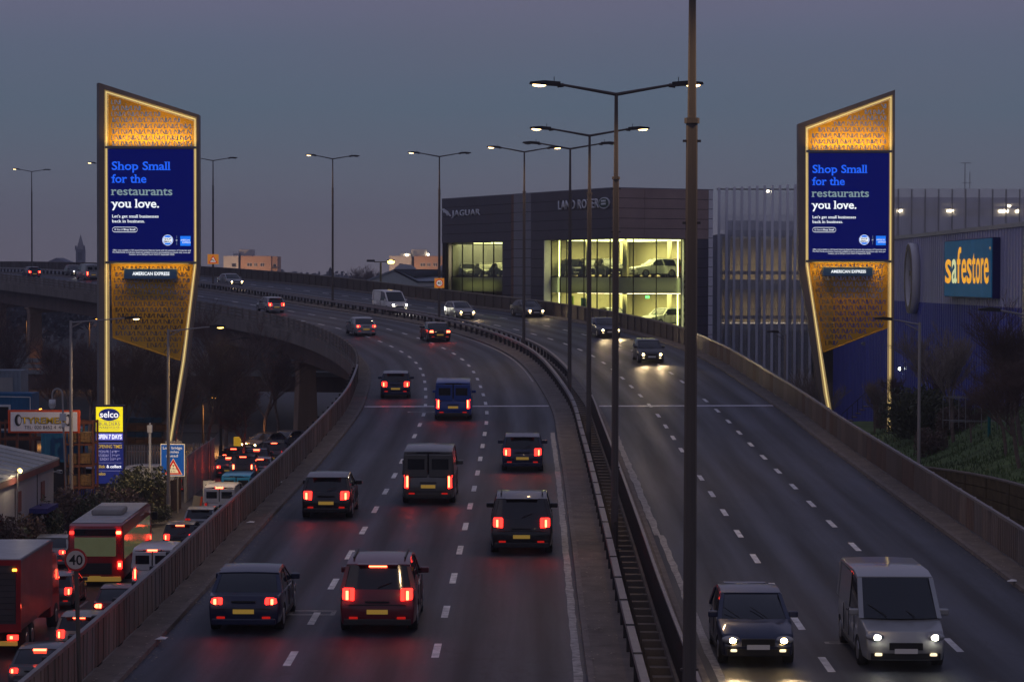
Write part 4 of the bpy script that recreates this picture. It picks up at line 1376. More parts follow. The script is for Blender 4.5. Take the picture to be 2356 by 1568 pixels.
MB().box(xwin - 1.7, xwin - 1.3, 4.6, 4.7, zs - .5, zs - .25).build('exit_sign', 'exit_green', SH)
# rails behind the glass on the upper floor
for y in range(2, int(yLRwin) - 1, 2):
    MB().tube((REC + .5, y, zf), (REC + .5, y, zf + .9), .02, .02, 5).build('rail_post', 'galvanised', SH)
# raised chrome letters and emblems, on the left face: a frame whose x runs along the face
SG = SH
def sideletters(body, pxa, pxb, pyb, cap, material='chrome', thick=.09):
    ya, yb = Yx(pxa), Yx(pxb)
    z = hit(SH, 'x', 0, (pxa + pxb) / 2, pyb)[2]
    for (mm, bo, n0) in (('chrome', .012, .09),):
        me = _glyphs(body, bo, 1.08)
        a, b = min(v.co.x for v in me.vertices), max(v.co.x for v in me.vertices)
        bm = bmesh.new(); bm.from_mesh(me)
        if mm == 'chrome':
            r = bmesh.ops.extrude_face_region(bm, geom=bm.faces[:])
            for v in r['geom']:
                if isinstance(v, bmesh.types.BMVert): v.co.z += 1
        for v in bm.verts:
            t = (v.co.x - a) / (b - a)
            v.co = (-n0 - (thick if v.co.z > .5 else 0), ya + (yb - ya) * t, z + v.co.y / CAPH * cap)
        bm.to_mesh(me); bm.free()
        me.materials.clear(); me.materials.append(MATS[mm])
        link('lettering', me, SH)
sideletters('JAGUAR', 1042, 1107, 496, .62)
sideletters('LAND ROVER', 1287, 1380, 480, .85)
cy_, cz_ = Yx(1393), hit(SH, 'x', 0, 1393, 467)[2]
def oval(r0, r1, x0, x1, m, nm):
    n = 28
    vs = [(x, cy_ + r0 * math.cos(2 * math.pi * i / n), cz_ + r1 * math.sin(2 * math.pi * i / n)) for x in (x0, x1) for i in range(n)]
    MB().add(vs, [tuple(range(n)), tuple(range(n, 2 * n))] + [(i, (i + 1) % n, n + (i + 1) % n, n + i) for i in range(n)]).build(nm, m, SH)
oval(1.05, .54, -.2, -.09, 'chrome', 'emblem_ring'); oval(.92, .45, -.24, -.205, 'emblem_green', 'emblem_plate')
for z in (.18, -.1):
    MB().box(-.27, -.245, cy_ - .45, cy_ + .45, cz_ + z - .06, cz_ + z + .1).build('emblem_bar', 'chrome', SH)
# leaping cat emblem
yc0, yc1 = Yx(1021), Yx(1040)
zc0, zc1 = hit(SH, 'x', 0, 1030, 498)[2], hit(SH, 'x', 0, 1030, 480)[2]
cat = [(0, 1), (.10, .97), (.16, 1.06), (.25, .92), (.45, .82), (.66, .62), (.80, .38), (.98, .10), (1.0, 0), (.90, .02), (.72, .26), (.60, .32), (.64, .12), (.56, .10), (.50, .34), (.34, .46), (.22, .60), (.16, .50), (.10, .54), (.14, .72), (.04, .84)]
n = len(cat)
vs = [(x, yc0 + (yc1 - yc0) * u, zc0 + (zc1 - zc0) * v) for x in (-.22, -.1) for u, v in cat]
MB().add(vs, [tuple(range(n)), tuple(range(n, 2 * n))] + [(i, (i + 1) % n, n + (i + 1) % n, n + i) for i in range(n)]).build('emblem', 'chrome', SH)

# cars on show: parked inside, so they are things of their own
bpy.context.view_layer.update()
def inside(kind, paint, lx, ly, lz, rz, label, lights='none'):
    v = make_vehicle(kind, paint, 'car', label, lights=lights, plate='plate_white', group='cars on show in the showroom')
    v.location = SH.matrix_world @ Vector((lx, ly, lz)); v.rotation_euler.z = ca + rz
    return v
inside('suv', 'white', 6.1, 3.0, zf, R(90), 'white off-roader side on upstairs behind the corner glass')
inside('suv', 'black', 3.2, 6.6, zf, R(170), 'black off-roader upstairs in the middle of the big window')
inside('suv', 'black', 3.4, 10.6, zf, R(165), 'black off-roader upstairs beside the left light column')
inside('suv', 'navy', 2.9, 13.6, zf, R(160), 'dark blue off-roader upstairs at the left end of the big window')
inside('suv', 'red', 9.4, 6.0, zf, R(120), 'red off-roader upstairs, mostly behind the white one')
inside('suv', 'white', 7.2, 3.2, zg, R(110), 'white off-roader downstairs with red tail light showing over the parapet')
inside('suv', 'grey', 3.4, 6.2, zg, R(170), 'grey car downstairs left of the white one')
inside('saloon', 'black', 2.6, yJ1 + 5.2, zf, R(172), 'black saloon in the left showroom window, right half')
inside('saloon', 'grey', 2.7, yJ1 + 9.6, zf, R(168), 'dark grey saloon in the middle of the left showroom window')
inside('saloon', 'silver', 2.8, yJ1 + 14.2, zf, R(165), 'silver saloon at the left end of the left showroom window')

# ================================================================ CAR PARK behind mesh and fins
mat('fin', (.78, .79, .84), rough=.5, metal=.0, var=.2, scale=.6, streak=True)
mesh_mat('expanded_mesh', (.75, .73, .74), .17, .45)
mesh_mat('fine_mesh', (.85, .88, .95), .12, .68)
mat('car_park_wall', (.46, .38, .22), rough=.9, var=.15, scale=.5)
mat('car_park_slab', (.30, .31, .37), rough=.9, var=.2)
CP = thing('car_park', 'car park screened by tall pale fins and metal mesh, right of the showroom', 'car park', P(1648, 640, 240).xy.to_3d(), 0)
ex = xy(CP, 1648, 600)[0]
xe = xy(CP, 1870, 600)[0]; xfar = xy(CP, 2420, 600)[0]
zt = xy(CP, 1700, 433)[1]
zl = [xy(CP, 1700, y)[1] for y in (538, 645, 748)]
MB().box(0, xfar, 14, 14.3, 0, zl[0]).build('rear_wall', 'car_park_wall', CP)
for z, th in ((zl[0], .25), (zl[1] + .1, 1.0), (zl[2] + .1, .6)):
    MB().box(.4, xfar, 1.2, 14, z - th, z).build('floor_slab', 'car_park_slab', CP)
for z in (zl[1] + .1, zl[2] + .1):
    MB().box(.4, xfar, 1.5, 1.6, z + .5, z + .85).build('crash_rail', 'dark_steel', CP)
    MB().box(.4, xfar, 1.9, 1.93, z + 1.5, z + 1.54).build('handrail', 'dark_steel', CP)
    for k in range(16):
        x = .8 + k * 1.25
        MB().tube((x, 1.9, z), (x, 1.9, z + 1.52), .02, .02, 5).build('rail_post', 'dark_steel', CP)
for k in range(5):
    x = 1.2 + k * 3.1
    MB().box(x, x + .35, 2.2, 2.6, 0, zl[0] - .2).build('column', 'car_park_slab', CP)
MB().box(.3, .6, .3, 14, 0, zl[0]).build('side_wall', 'car_park_slab', CP)
x = .1; k = 0
while x < xe:
    MB().box(x, x + .26, -.25, .02, 2, zt - .25 + .035 * k).build('fin', 'fin', CP)
    MB().box(x + .02, x + .24, -.3, .1, zt - .28 + .035 * k, zt + .05 + .035 * k).build('fin_cap', 'fin', CP)
    x += .755; k += 1
MB().box(0, xe, .05, .16, zt - .18, zt - .02).build('top_tube', 'galvanised', CP)
MB().add([(.2, .12, 2), (xe, .12, 2), (xe, .12, zt - .3), (.2, .12, zt - .3)], [(0, 1, 2, 3)]).build('mesh_screen', 'fine_mesh', CP)
MB().add([(.2, .7, zl[0] + .4), (xe, .7, zl[0] + .4), (xe, .7, zl[0] + 2.0), (.2, .7, zl[0] + 2.0)], [(0, 1, 2, 3)]).build('mesh_screen', 'fine_mesh', CP)
for dx, y0, z0 in ((1.5, 6, .2), (5.2, 8, .1)):
    MB().box(dx, dx + 3.4, y0, y0 + 1.5, zl[0], zl[0] + 1.5).build('plant_housing', 'car_park_slab', CP, bevel=.1)
# right part: mesh only
x0m = xy(CP, 1880, 600)[0]
step = (xy(CP, 2092, 600)[0] - xy(CP, 2061, 600)[0])
x = x0m
zm0 = 8
while x < xfar:
    MB().add([(x + .05, .1, zm0), (x + step - .02, .1, zm0), (x + step - .02, .1, zt + .02), (x + .05, .1, zt + .02)], [(0, 1, 2, 3)]).build('mesh_screen', 'expanded_mesh', CP)
    MB().box(x - .05, x + .05, -.06, .12, zm0, zt - .02).build('screen_post', 'galvanised', CP)
    x += step
zz = xy(CP, 2200, 470)[1]
MB().box(x0m, xfar, .5, .62, zz - .12, zz + .12).box(x0m, xfar, .5, .62, zz - 1.2, zz - .4).build('deck_edge', 'concrete_light', CP)
MB().box(x0m, xfar, 9, 9.5, zl[0] + .1, zz + 1.0).build('deck_housing', 'car_park_slab', CP)
mat('flood', (1, .9, .7), var=0, emit=(1, .85, .6), es=22)
for px, py, w in ((2070, 485, .45), (2186, 485, .62), (2309, 486, .9), (2340, 486, .25), (1767, 440, .22), (2322, 474, .28)):
    X, Z = xy(CP, px, py, .45)
    MB().box(X - w / 2, X + w / 2, .35, .45, Z - .09, Z + .09).build('light_fitting', 'flood', CP)
for lx, lz in ((3, zl[0] - 1.1), (8, zl[0] - 1.1), (3, zl[1] - 1.3), (8, zl[1] - 1.3), (13, zl[0] - 1.1)):
    l = bpy.data.lights.new('car_park_lamp', 'AREA'); l.size = 2.5; l.energy = 200; l.color = (1, .80, .50)
    lo = bpy.data.objects.new('car_park_lamp', l); COL.objects.link(lo); lo.parent = CP; lo.location = (lx, 8, lz)
# aerial mast on it
q = P(2220, 430, 246)
A = thing('aerial_mast', 'thin aerial mast standing above the mesh screen at the far right', 'mast', (q.x, q.y, 8), 0)
h = (P(2220, 375, 246).z - 8)
MB().tube((0, 0, 0), (0, 0, h), .06, .04, 6).tube((-.45, 0, h), (.55, 0, h), .03, .03, 5).build('mast', 'galvanised', A)
MB().tube((.5, 0, h - 2.6), (.5, 0, h - .9), .035, .035, 5).tube((-.3, 0, h - 2), (.7, 0, h - 2), .025, .025, 5).build('antenna', 'galvanised', A)

# ================================================================ STORAGE WAREHOUSE (right)
mat('blue_clad', (.095, .115, .52), rough=.45, metal=.1, var=.25, scale=.35, streak=True, spec=.6)
mat('blue_clad_sky_sheen', (.55, .55, .74), rough=.45, metal=.2, var=.25, scale=.3, streak=True, spec=.6)  # paler upper cladding: the sky's reflection is put into the colour
mat('grey_clad', (.55, .55, .56), rough=.35, metal=.6, var=.2, scale=.4, streak=True)
mat('cream_trim', (.55, .54, .46), rough=.6, var=.15)
mat('teal_sign', (.01, .10, .23), rough=.5, var=.35, scale=.5, emit=(.004, .10, .22), es=.25)
mat('sign_side_blue', (.015, .015, .12), rough=.5, var=.1)
mat('orange_letter', (.85, .42, .02), rough=.4, var=.12, scale=1, emit=(1, .42, .02), es=.75)
mat('cream_letter', (.85, .85, .5), rough=.4, var=.1, emit=(.9, .95, .45), es=.6)
WX = 31.6
SW = thing('storage_warehouse', 'long blue ribbed metal warehouse running away from the camera on the right', 'warehouse', (WX, 150, 0), math.pi / 2)
# local x runs away from the camera (world +y), local y points to world -x, z up; the wall is y = 0
def wl(px, py):
    r = ray(px, py); t = WX / r.x
    return r.y * t - 150, CAMZ + r.z * t
topz = wl(2356, 515)[1]
xn, xf = -45, 88
zsplit = topz - 5.2
MB().box(xn, xf, -25, -.1, 0, topz - .15).build('wall', 'sign_side_blue', SW)
MB().box(-.0, xf, -.1, -.03, 0, zsplit).build('lower_cladding', 'blue_clad', SW)
MB().box(-.0, xf, -.1, -.02, zsplit, topz - .15).build('upper_cladding', 'blue_clad_sky_sheen', SW)
MB().box(xn, -.02, -.1, -.02, 0, topz - .15).build('grey_cladding', 'grey_clad', SW)
rbm = MB().box(-.04, .04, -.02, .045, 0, 1)
lowm, upm, grm = rbm.mesh('rib', 'blue_clad'), rbm.mesh('rib', 'blue_clad_sky_sheen'), rbm.mesh('rib', 'grey_clad')
x = xn
while x < xf:
    if x < -.1:
        if x > -30:
            o = link('rib', grm, SW); o.location = (x, 0, 0); o.scale.z = topz - .16
    else:
        o = link('rib', lowm, SW); o.location = (x, -.01, 0); o.scale.z = zsplit
        o = link('rib', upm, SW); o.location = (x, 0, zsplit); o.scale.z = topz - .16 - zsplit
    x += .9
MB().box(xn, xf + .1, -25, .12, topz - .15, topz + .12).build('roof_edge', 'cream_trim', SW)
MB().box(xf, xf + .02, -25, -.1, 0, topz - .2).build('gable', 'blue_clad', SW)
# sign with letters
xa, za = wl(2304, 545); xb, zb2 = wl(2192, 556)
zlo = wl(2250, 685)[1]; zhi = wl(2250, 550)[1]
SGN = thing('wall_sign', 'teal sign with tall orange letters on the blue warehouse wall', 'sign', (WX, 150 + xa, zlo), math.pi / 2)
Ls = xb - xa; Hs = zhi - zlo
MB().box(0, Ls, .06, .55, 0, Hs).build('sign_box', 'sign_side_blue', SGN)
MB().box(.12, Ls - .05, .551, .60, .08, Hs - .06).build('sign_face', 'teal_sign', SGN)
def rev_text(root, body, xA, xB, base, cap, m, n, bold=.02):
    """readable from local +y: first letter at the far end (largest x)"""
    me = _glyphs(body, bold)
    a, b = min(v.co.x for v in me.vertices), max(v.co.x for v in me.vertices)
    for v in me.vertices:
        v.co = (xA + (xB - xA) * (v.co.x - a) / (b - a), n, base + v.co.y / CAPH * cap)
    me.materials.clear(); me.materials.append(MATS[m])
    return link('lettering', me, root)
wl2 = lambda px: (wl(px, 600)[0] - xa)
zB = wl(2240, 650)[1] - zlo
capv = Hs * .60
for ch, p0, p1, m in (('s', 2195, 2209, 'orange_letter'), ('a', 2210.5, 2222, 'cream_letter'), ('f', 2222.5, 2232, 'orange_letter'), ('e', 2233, 2244.5, 'orange_letter'), ('s', 2245.5, 2257, 'orange_letter'),
                      ('t', 2258, 2266, 'orange_letter'), ('o', 2267, 2277, 'orange_letter'), ('r', 2278.5, 2285, 'orange_letter'), ('e', 2286, 2297, 'orange_letter')):
    rev_text(SGN, ch, wl2(p0), wl2(p1), zB, capv, m, .63, .012)
rev_text(SGN, 'TM', wl2(2298), wl2(2301), Hs * .80, .18, 'orange_letter', .63, .0)
# ring shaped emblem seen edge on
xr0, zr = wl(2108, 640)
RG = thing('ring_emblem', 'big round white rimmed emblem on the warehouse wall beside the right tower', 'emblem', (WX, 150 + xr0, zr), math.pi / 2)
mat('old_metal', (.22, .18, .13), rough=.6, var=.5, scale=.8)
MB().ring(0, 0, 1.95, 1.35, .02, .62, 40, rz=2.75, riz=2.15).build('rim', 'trim_white', RG, True)
MB().ring(0, 0, 1.88, 1.42, .622, .66, 40, rz=2.68, riz=2.22).build('rim_face', 'old_metal', RG)
MB().box(-1.0, -.35, .05, .4, -2.0, 1.6).build('key_bar', 'old_metal', RG)
MB().box(-1.0, .9, .05, .4, .2, .6).build('key_bar', 'old_metal', RG)
mat('wall_lamp', (1, 1, .9), var=0, emit=(.9, 1, .75), es=16)
for px, py in ((2077, 848), (2323, 833), (1990, 790)):
    lx, lz = wl(px, py)
    L_ = thing('wall_light', {2077: 'small white light on the warehouse wall beside the right tower leg', 2323: 'small white light on the warehouse wall behind the bare trees', 1990: 'small unlit box on the warehouse wall under the right tower panel'}[px], 'wall light', (WX, 150 + lx, lz), math.pi / 2)
    MB().box(-.15, .15, -.0, .2, -.15, .15).build('housing', 'galvanised', L_)
    MB().sphere((0, .24, 0), .12, 8, 6).build('bulb', 'wall_lamp' if px != 1990 else 'dead_lens', L_)

# ================================================================ RIGHT BANK, SLIP ROAD, WALL
def bank_h(X, Y):
    base = 3.2 + (Y < 130) * 0 + 2.3 * smooth(150 - Y, 0, 60)
    rise = 3.2 * smooth(X, 21, 31) * smooth(Y, 84, 120) * (1 - .55 * smooth(Y, 140, 172))
    dip = -3.0 * smooth(Y, 160, 186)
    return max(.02, base + rise + dip + .25 * noise.noise(Vector((X * .25, Y * .25, 0))))
mb = MB()
nx, ny = 30, 60
for j in range(ny + 1):
    for i in range(nx + 1):
        X = 20.6 + (31.4 - 20.6) * i / nx; Y = 60 + 150 * j / ny
        mb.v.append((X, Y, bank_h(X, Y)))
for j in range(ny):
    for i in range(nx):
        a = j * (nx + 1) + i
        mb.f.append((a, a + 1, a + 2 + nx, a + 1 + nx))
mat('bank_grass', (.11, .165, .055), rough=1, var=.45, scale=.6, bump=.8, bscale=8)
mb.build('grass_bank', 'bank_grass', smooth=True, kind='structure')
MB().box(12.6, 20.45, 40, 215, -.01, .06).build('slip_road', 'street_asphalt', kind='structure')
# timber faced retaining wall
mat('sleeper', (.10, .075, .035), rough=.9, var=.45, scale=1.5, bump=.4)
RW = thing('timber_retaining_wall', 'low retaining wall of dark timber boards holding up the grass bank behind the right parapet', 'wall', (20.45, 70, 0))
wz = lambda Y: bank_h(20.9, Y) * 0 + 3.2 + 2.3 * smooth(150 - Y, 0, 60) + .3
for i in range(24):
    Y0 = i * 2.4
    za, zc_ = wz(70 + Y0), wz(72.4 + Y0)
    def slab(x0, x1, h0, h1, nm, m, e=.01):
        a_, b_ = Y0, Y0 + 2.4 - e
        return MB().add([(x0, a_, za + h0), (x1, a_, za + h0), (x1, b_, zc_ + h0), (x0, b_, zc_ + h0), (x0, a_, za + h1), (x1, a_, za + h1), (x1, b_, zc_ + h1), (x0, b_, zc_ + h1)],
                        [(0, 3, 2, 1), (4, 5, 6, 7), (0, 1, 5, 4), (1, 2, 6, 5), (2, 3, 7, 6), (3, 0, 4, 7)]).build(nm, m, RW)
    for r_ in range(5):
        slab(-.08 - .006 * (r_ % 2), .06, -(r_ + 1) * .46 + .03, -r_ * .46, 'board', 'sleeper')
    slab(-.12, .12, .004, .08, 'capping', 'concrete')
    slab(-.05, .05, -za + .1, -2.32, 'footing', 'concrete')
    if i % 2 == 0: MB().box(-.11, -.086, Y0 - .09, Y0 + .09, 0, za - .02).build('post', 'sleeper', RW)
# grass blades on the bank (dense short tufts)
gb = MB(); rnd = random.Random(5)
for k in range(26000):
    X = rnd.uniform(20.8, 31); Y = rnd.uniform(84, 180)
    if rnd.random() > 1.3 - Y / 160: continue
    z = bank_h(X, Y); h = rnd.uniform(.08, .3); a = rnd.uniform(0, 6.28); w = rnd.uniform(.02, .05)
    dx, dy = math.cos(a) * w, math.sin(a) * w
    gb.add([(X - dx, Y - dy, z - .02), (X + dx, Y + dy, z - .02), (X + rnd.uniform(-.1, .1), Y + rnd.uniform(-.1, .1), z + h)], [(0, 1, 2)])
gb.build('grass', 'grass_blade', label='short rough grass on the bank beside the warehouse', cat='grass', kind='stuff')

# steps and railings between the tower legs
q = P(1975, 940, 176)
ST = thing('metal_stair', 'dark metal stair with railings between the legs of the right tower', 'stair', (q.x, q.y, 0), 0)
zt_ = P(1990, 880, 176).z; zq = P(1975, 985, 176).z
for i in range(9):
    MB().box(-1.2 + i * .28, -.9 + i * .28, 0, 1.2, zq + i * (zt_ - zq - 1) / 9, zq + .05 + i * (zt_ - zq - 1) / 9).build('tread', 'beam_steel', ST)
MB().box(1.3, 3.3, 0, 1.4, zq, zt_ - 1.05).build('landing', 'beam_steel', ST)
for k in range(12):
    x = -1.2 + k * .38; z = zq + max(0, min(8, (x + 1.2) / .28)) * (zt_ - zq - 1) / 9
    MB().tube((x, -.02, z), (x, -.02, z + 1.05), .022, .022, 5).build('baluster', 'dark_steel', ST)
MB().path([(-1.2, -.02, zq + 1.05), (1.3, -.02, zt_), (3.2, -.02, zt_)], .03, 6).build('handrail', 'dark_steel', ST)
# cage of rails on the bank
q = P(2262, 975, 133)
CG = thing('railing_cage', 'open cage of pale metal rails on the grass bank under the bare trees', 'railing', (q.x, q.y, q.z), .1)
a = .024
for x in (-1.9, -1.0, -.1, .8, 1.7):
    for y in (0, 1.3):
        MB().tube((x, y, -.3), (x, y, 1.45), a, a, 5).build('upright', 'galvanised', CG)
for z in (.15, 1.45):
    for y in (0, 1.3):
        MB().tube((-1.9, y, z), (1.7, y, z), a, a, 5).build('rail', 'galvanised', CG)
MB().tube((.25, -.3, -.8), (.25, -.3, .9), .09, .09, 8).build('marker_post', mat('teal_post', (.0, .15, .15), var=0), CG)

# single arm lamp posts by the slip road (right)
def single_lamp(label, q, H, arm, side, lit='led_lens_far', e=0, col='pole_grey', r=.10, group=None, head=.75):
    root = thing('lamp_post', label, 'street lamp', (q[0], q[1], q[2]), 0, group)
    MB().tube((0, 0, 0), (0, 0, 1.3), r * 1.35, r * 1.35, 10).tube((0, 0, 1.3), (0, 0, H), r, r * .72, 10).build('pole', col, root)
    MB().tube((0, 0, H - .12), (side * arm, 0, H + .16), .042, .035, 7).tube((0, 0, H - .42), (side * .7, 0, H - .08), .03, .03, 6).build('arm', col, root)
    x0 = side * arm
    h = MB().prism([(x0 - side * .1, H + .08), (x0 - side * .1, H + .22), (x0 + side * .3, H + .27), (x0 + side * head, H + .21), (x0 + side * head, H + .13), (x0 + side * .3, H + .1)], -.12, .12).build('lamp_head', 'dark_steel', root)
    if lit:
        MB().sphere((x0 + side * head * .62, 0, H + .1), .15, 10, 6, (1.3, .7, .35)).build('lens', lit, h, True)
    if e:
        l = bpy.data.lights.new('lamp_light', 'SPOT'); l.energy = e; l.spot_size = R(150); l.spot_blend = .8; l.shadow_soft_size = .1
        l.color = {'sodium_lens': (1, .42, .1), 'yellow_lens': (1, .62, .2)}.get(lit, (1, .7, .42))
        lo = bpy.data.objects.new('lamp_light', l); COL.objects.link(lo); lo.parent = root; lo.location = (x0 + side * head * .62, 0, H - .05)
    return root
def lamp_at(label, px, pyt, Y, zb_, arm_px, side, **k):
    q = P(px, pyt, Y)
    return single_lamp(label, (q.x, q.y, zb_), q.z - zb_, abs(arm_px) * Y / F - .5, side, **k)
lamp_at('grey lamp post with an unlit arm reaching left, in front of the blue warehouse', 2116, 741, 118, .05, 92, -1, lit=None, group='grey single arm lamp posts')
lamp_at('grey lamp post at the right picture edge, only its unlit arm showing', 2384, 722, 96, .05, 118, -1, lit=None, group='grey single arm lamp posts')
lamp_at('pale lamp post in front of the car park mesh, beside the right tower', 1807, 768, 178, .05, 34, -1, lit=None, group='grey single arm lamp posts')
# ================================================================ ADVERTISING TOWERS
mat('tower_frame', (.26, .21, .175), rough=.5, metal=.3, var=.2, scale=.6, streak=True)
mat('tower_edge', (.22, .22, .23), rough=.45, metal=.5, var=.15, scale=.5)
mat('gold_sheet', (.58, .33, .025), rough=.5, metal=.1, var=.12, scale=.35)
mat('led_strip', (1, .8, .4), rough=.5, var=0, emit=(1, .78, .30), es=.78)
mat('reveal_glow', (.62, .48, .27), rough=.6, var=.12, scale=1.0, emit=(1, .70, .28), es=.17)  # frame reveal emits a little, standing in for strip light falling on it
mat('screen_blue', (.002, .003, .01), rough=1, var=0, spec=0, emit=(.0012, .0030, .075), es=1.0)
mat('txt_blue', (0, 0, 0), rough=.5, var=0, emit=(.012, .115, .90), es=1.0)
mat('txt_grey', (0, 0, 0), rough=.5, var=0, emit=(.19, .27, .29), es=1.0)
mat('txt_white', (0, 0, 0), rough=.5, var=0, emit=(.9, .95, 1), es=1.0)
mat('logo_blue', (0, 0, 0), rough=.5, var=0, emit=(.01, .17, .85), es=1.0)
mat('sign_navy', (.003, .010, .035), rough=.3, var=0, emit=(.006, .016, .045), es=.8)

def inside_poly(p, poly):
    x, y = p; c = False; n = len(poly)
    for i in range(n):
        x1, y1 = poly[i]; x2, y2 = poly[(i + 1) % n]
        if (y1 > y) != (y2 > y) and x < (x2 - x1) * (y - y1) / (y2 - y1) + x1: c = not c
    return c
def perforated(root, poly, n, name='perforated_panel', material='gold_sheet'):
    """metal sheet with N-shaped slots cut right through it"""
    xs = [p[0] for p in poly]; zs = [p[1] for p in poly]
    cx = sum(xs) / len(xs); cz = sum(zs) / len(zs)
    inner = [(cx + (x - cx) * .965, cz + (z - cz) * .965) for x, z in poly]
    W_, H_, st = .30, .31, .062
    per, row = .90, .405
    strokes = []
    def quad(a, b, wd):
        d = Vector((b[0] - a[0], b[1] - a[1])); L = d.length; nn = Vector((-d.y, d.x)) / L * wd / 2
        return [(a[0] + nn.x, a[1] + nn.y), (a[0] - nn.x, a[1] - nn.y), (b[0] - nn.x, b[1] - nn.y), (b[0] + nn.x, b[1] + nn.y)]
    z = min(zs) + .08; r_ = 0
    cells = {}
    while z < max(zs):
        x = min(xs) - per + (r_ % 2) * per * .5
        while x < max(xs):
            gl = []
            for gx_, fl in ((0, 0), (W_ + .07, 1)):
                a, b = x + gx_, x + gx_ + W_
                gl.append(quad((a, z), (a, z + H_), st)); gl.append(quad((b, z), (b, z + H_), st))
                g = .055
                if not fl: gl.append(quad((a + g, z + H_ - .01), (b - g, z + .01), st))
                else: gl.append(quad((a + g, z + .01), (b - g, z + H_ - .01), st))
            dx = x + 2 * W_ + .15
            gl.append([(dx - .03, z), (dx + .03, z), (dx + .03, z + .06), (dx - .03, z + .06)])
            for q in gl:
                if all(inside_poly(p, inner) for p in q): strokes.append(q)
            x += per
        z += row; r_ += 1
    vs = [Vector(p) for p in poly]; es = [(i, (i + 1) % len(poly)) for i in range(len(poly))]
    for q in strokes:
        k = len(vs)
        vs += [Vector(p) for p in q]
        es += [(k, k + 1), (k + 1, k + 2), (k + 2, k + 3), (k + 3, k)]
        b = (int((q[0][0] + q[2][0]) / 2 // .5), int((q[0][1] + q[2][1]) / 2 // .5))
        for i in (-1, 0, 1):
            for j in (-1, 0, 1): cells.setdefault((b[0] + i, b[1] + j), []).append(q)
    V, E, FF, *_ = delaunay_2d_cdt(vs, es, [], 1, 1e-5, False)
    mb = MB()
    mb.v = [(v.x, n, v.y) for v in V]
    for f in FF:
        c = (sum(V[i].x for i in f) / len(f), sum(V[i].y for i in f) / len(f))
        hole = any(inside_poly(c, q) for q in cells.get((int(c[0] // .5), int(c[1] // .5)), []))
        if not hole: mb.f.append(tuple(f))
    o = mb.build(name, material, root)
    return o

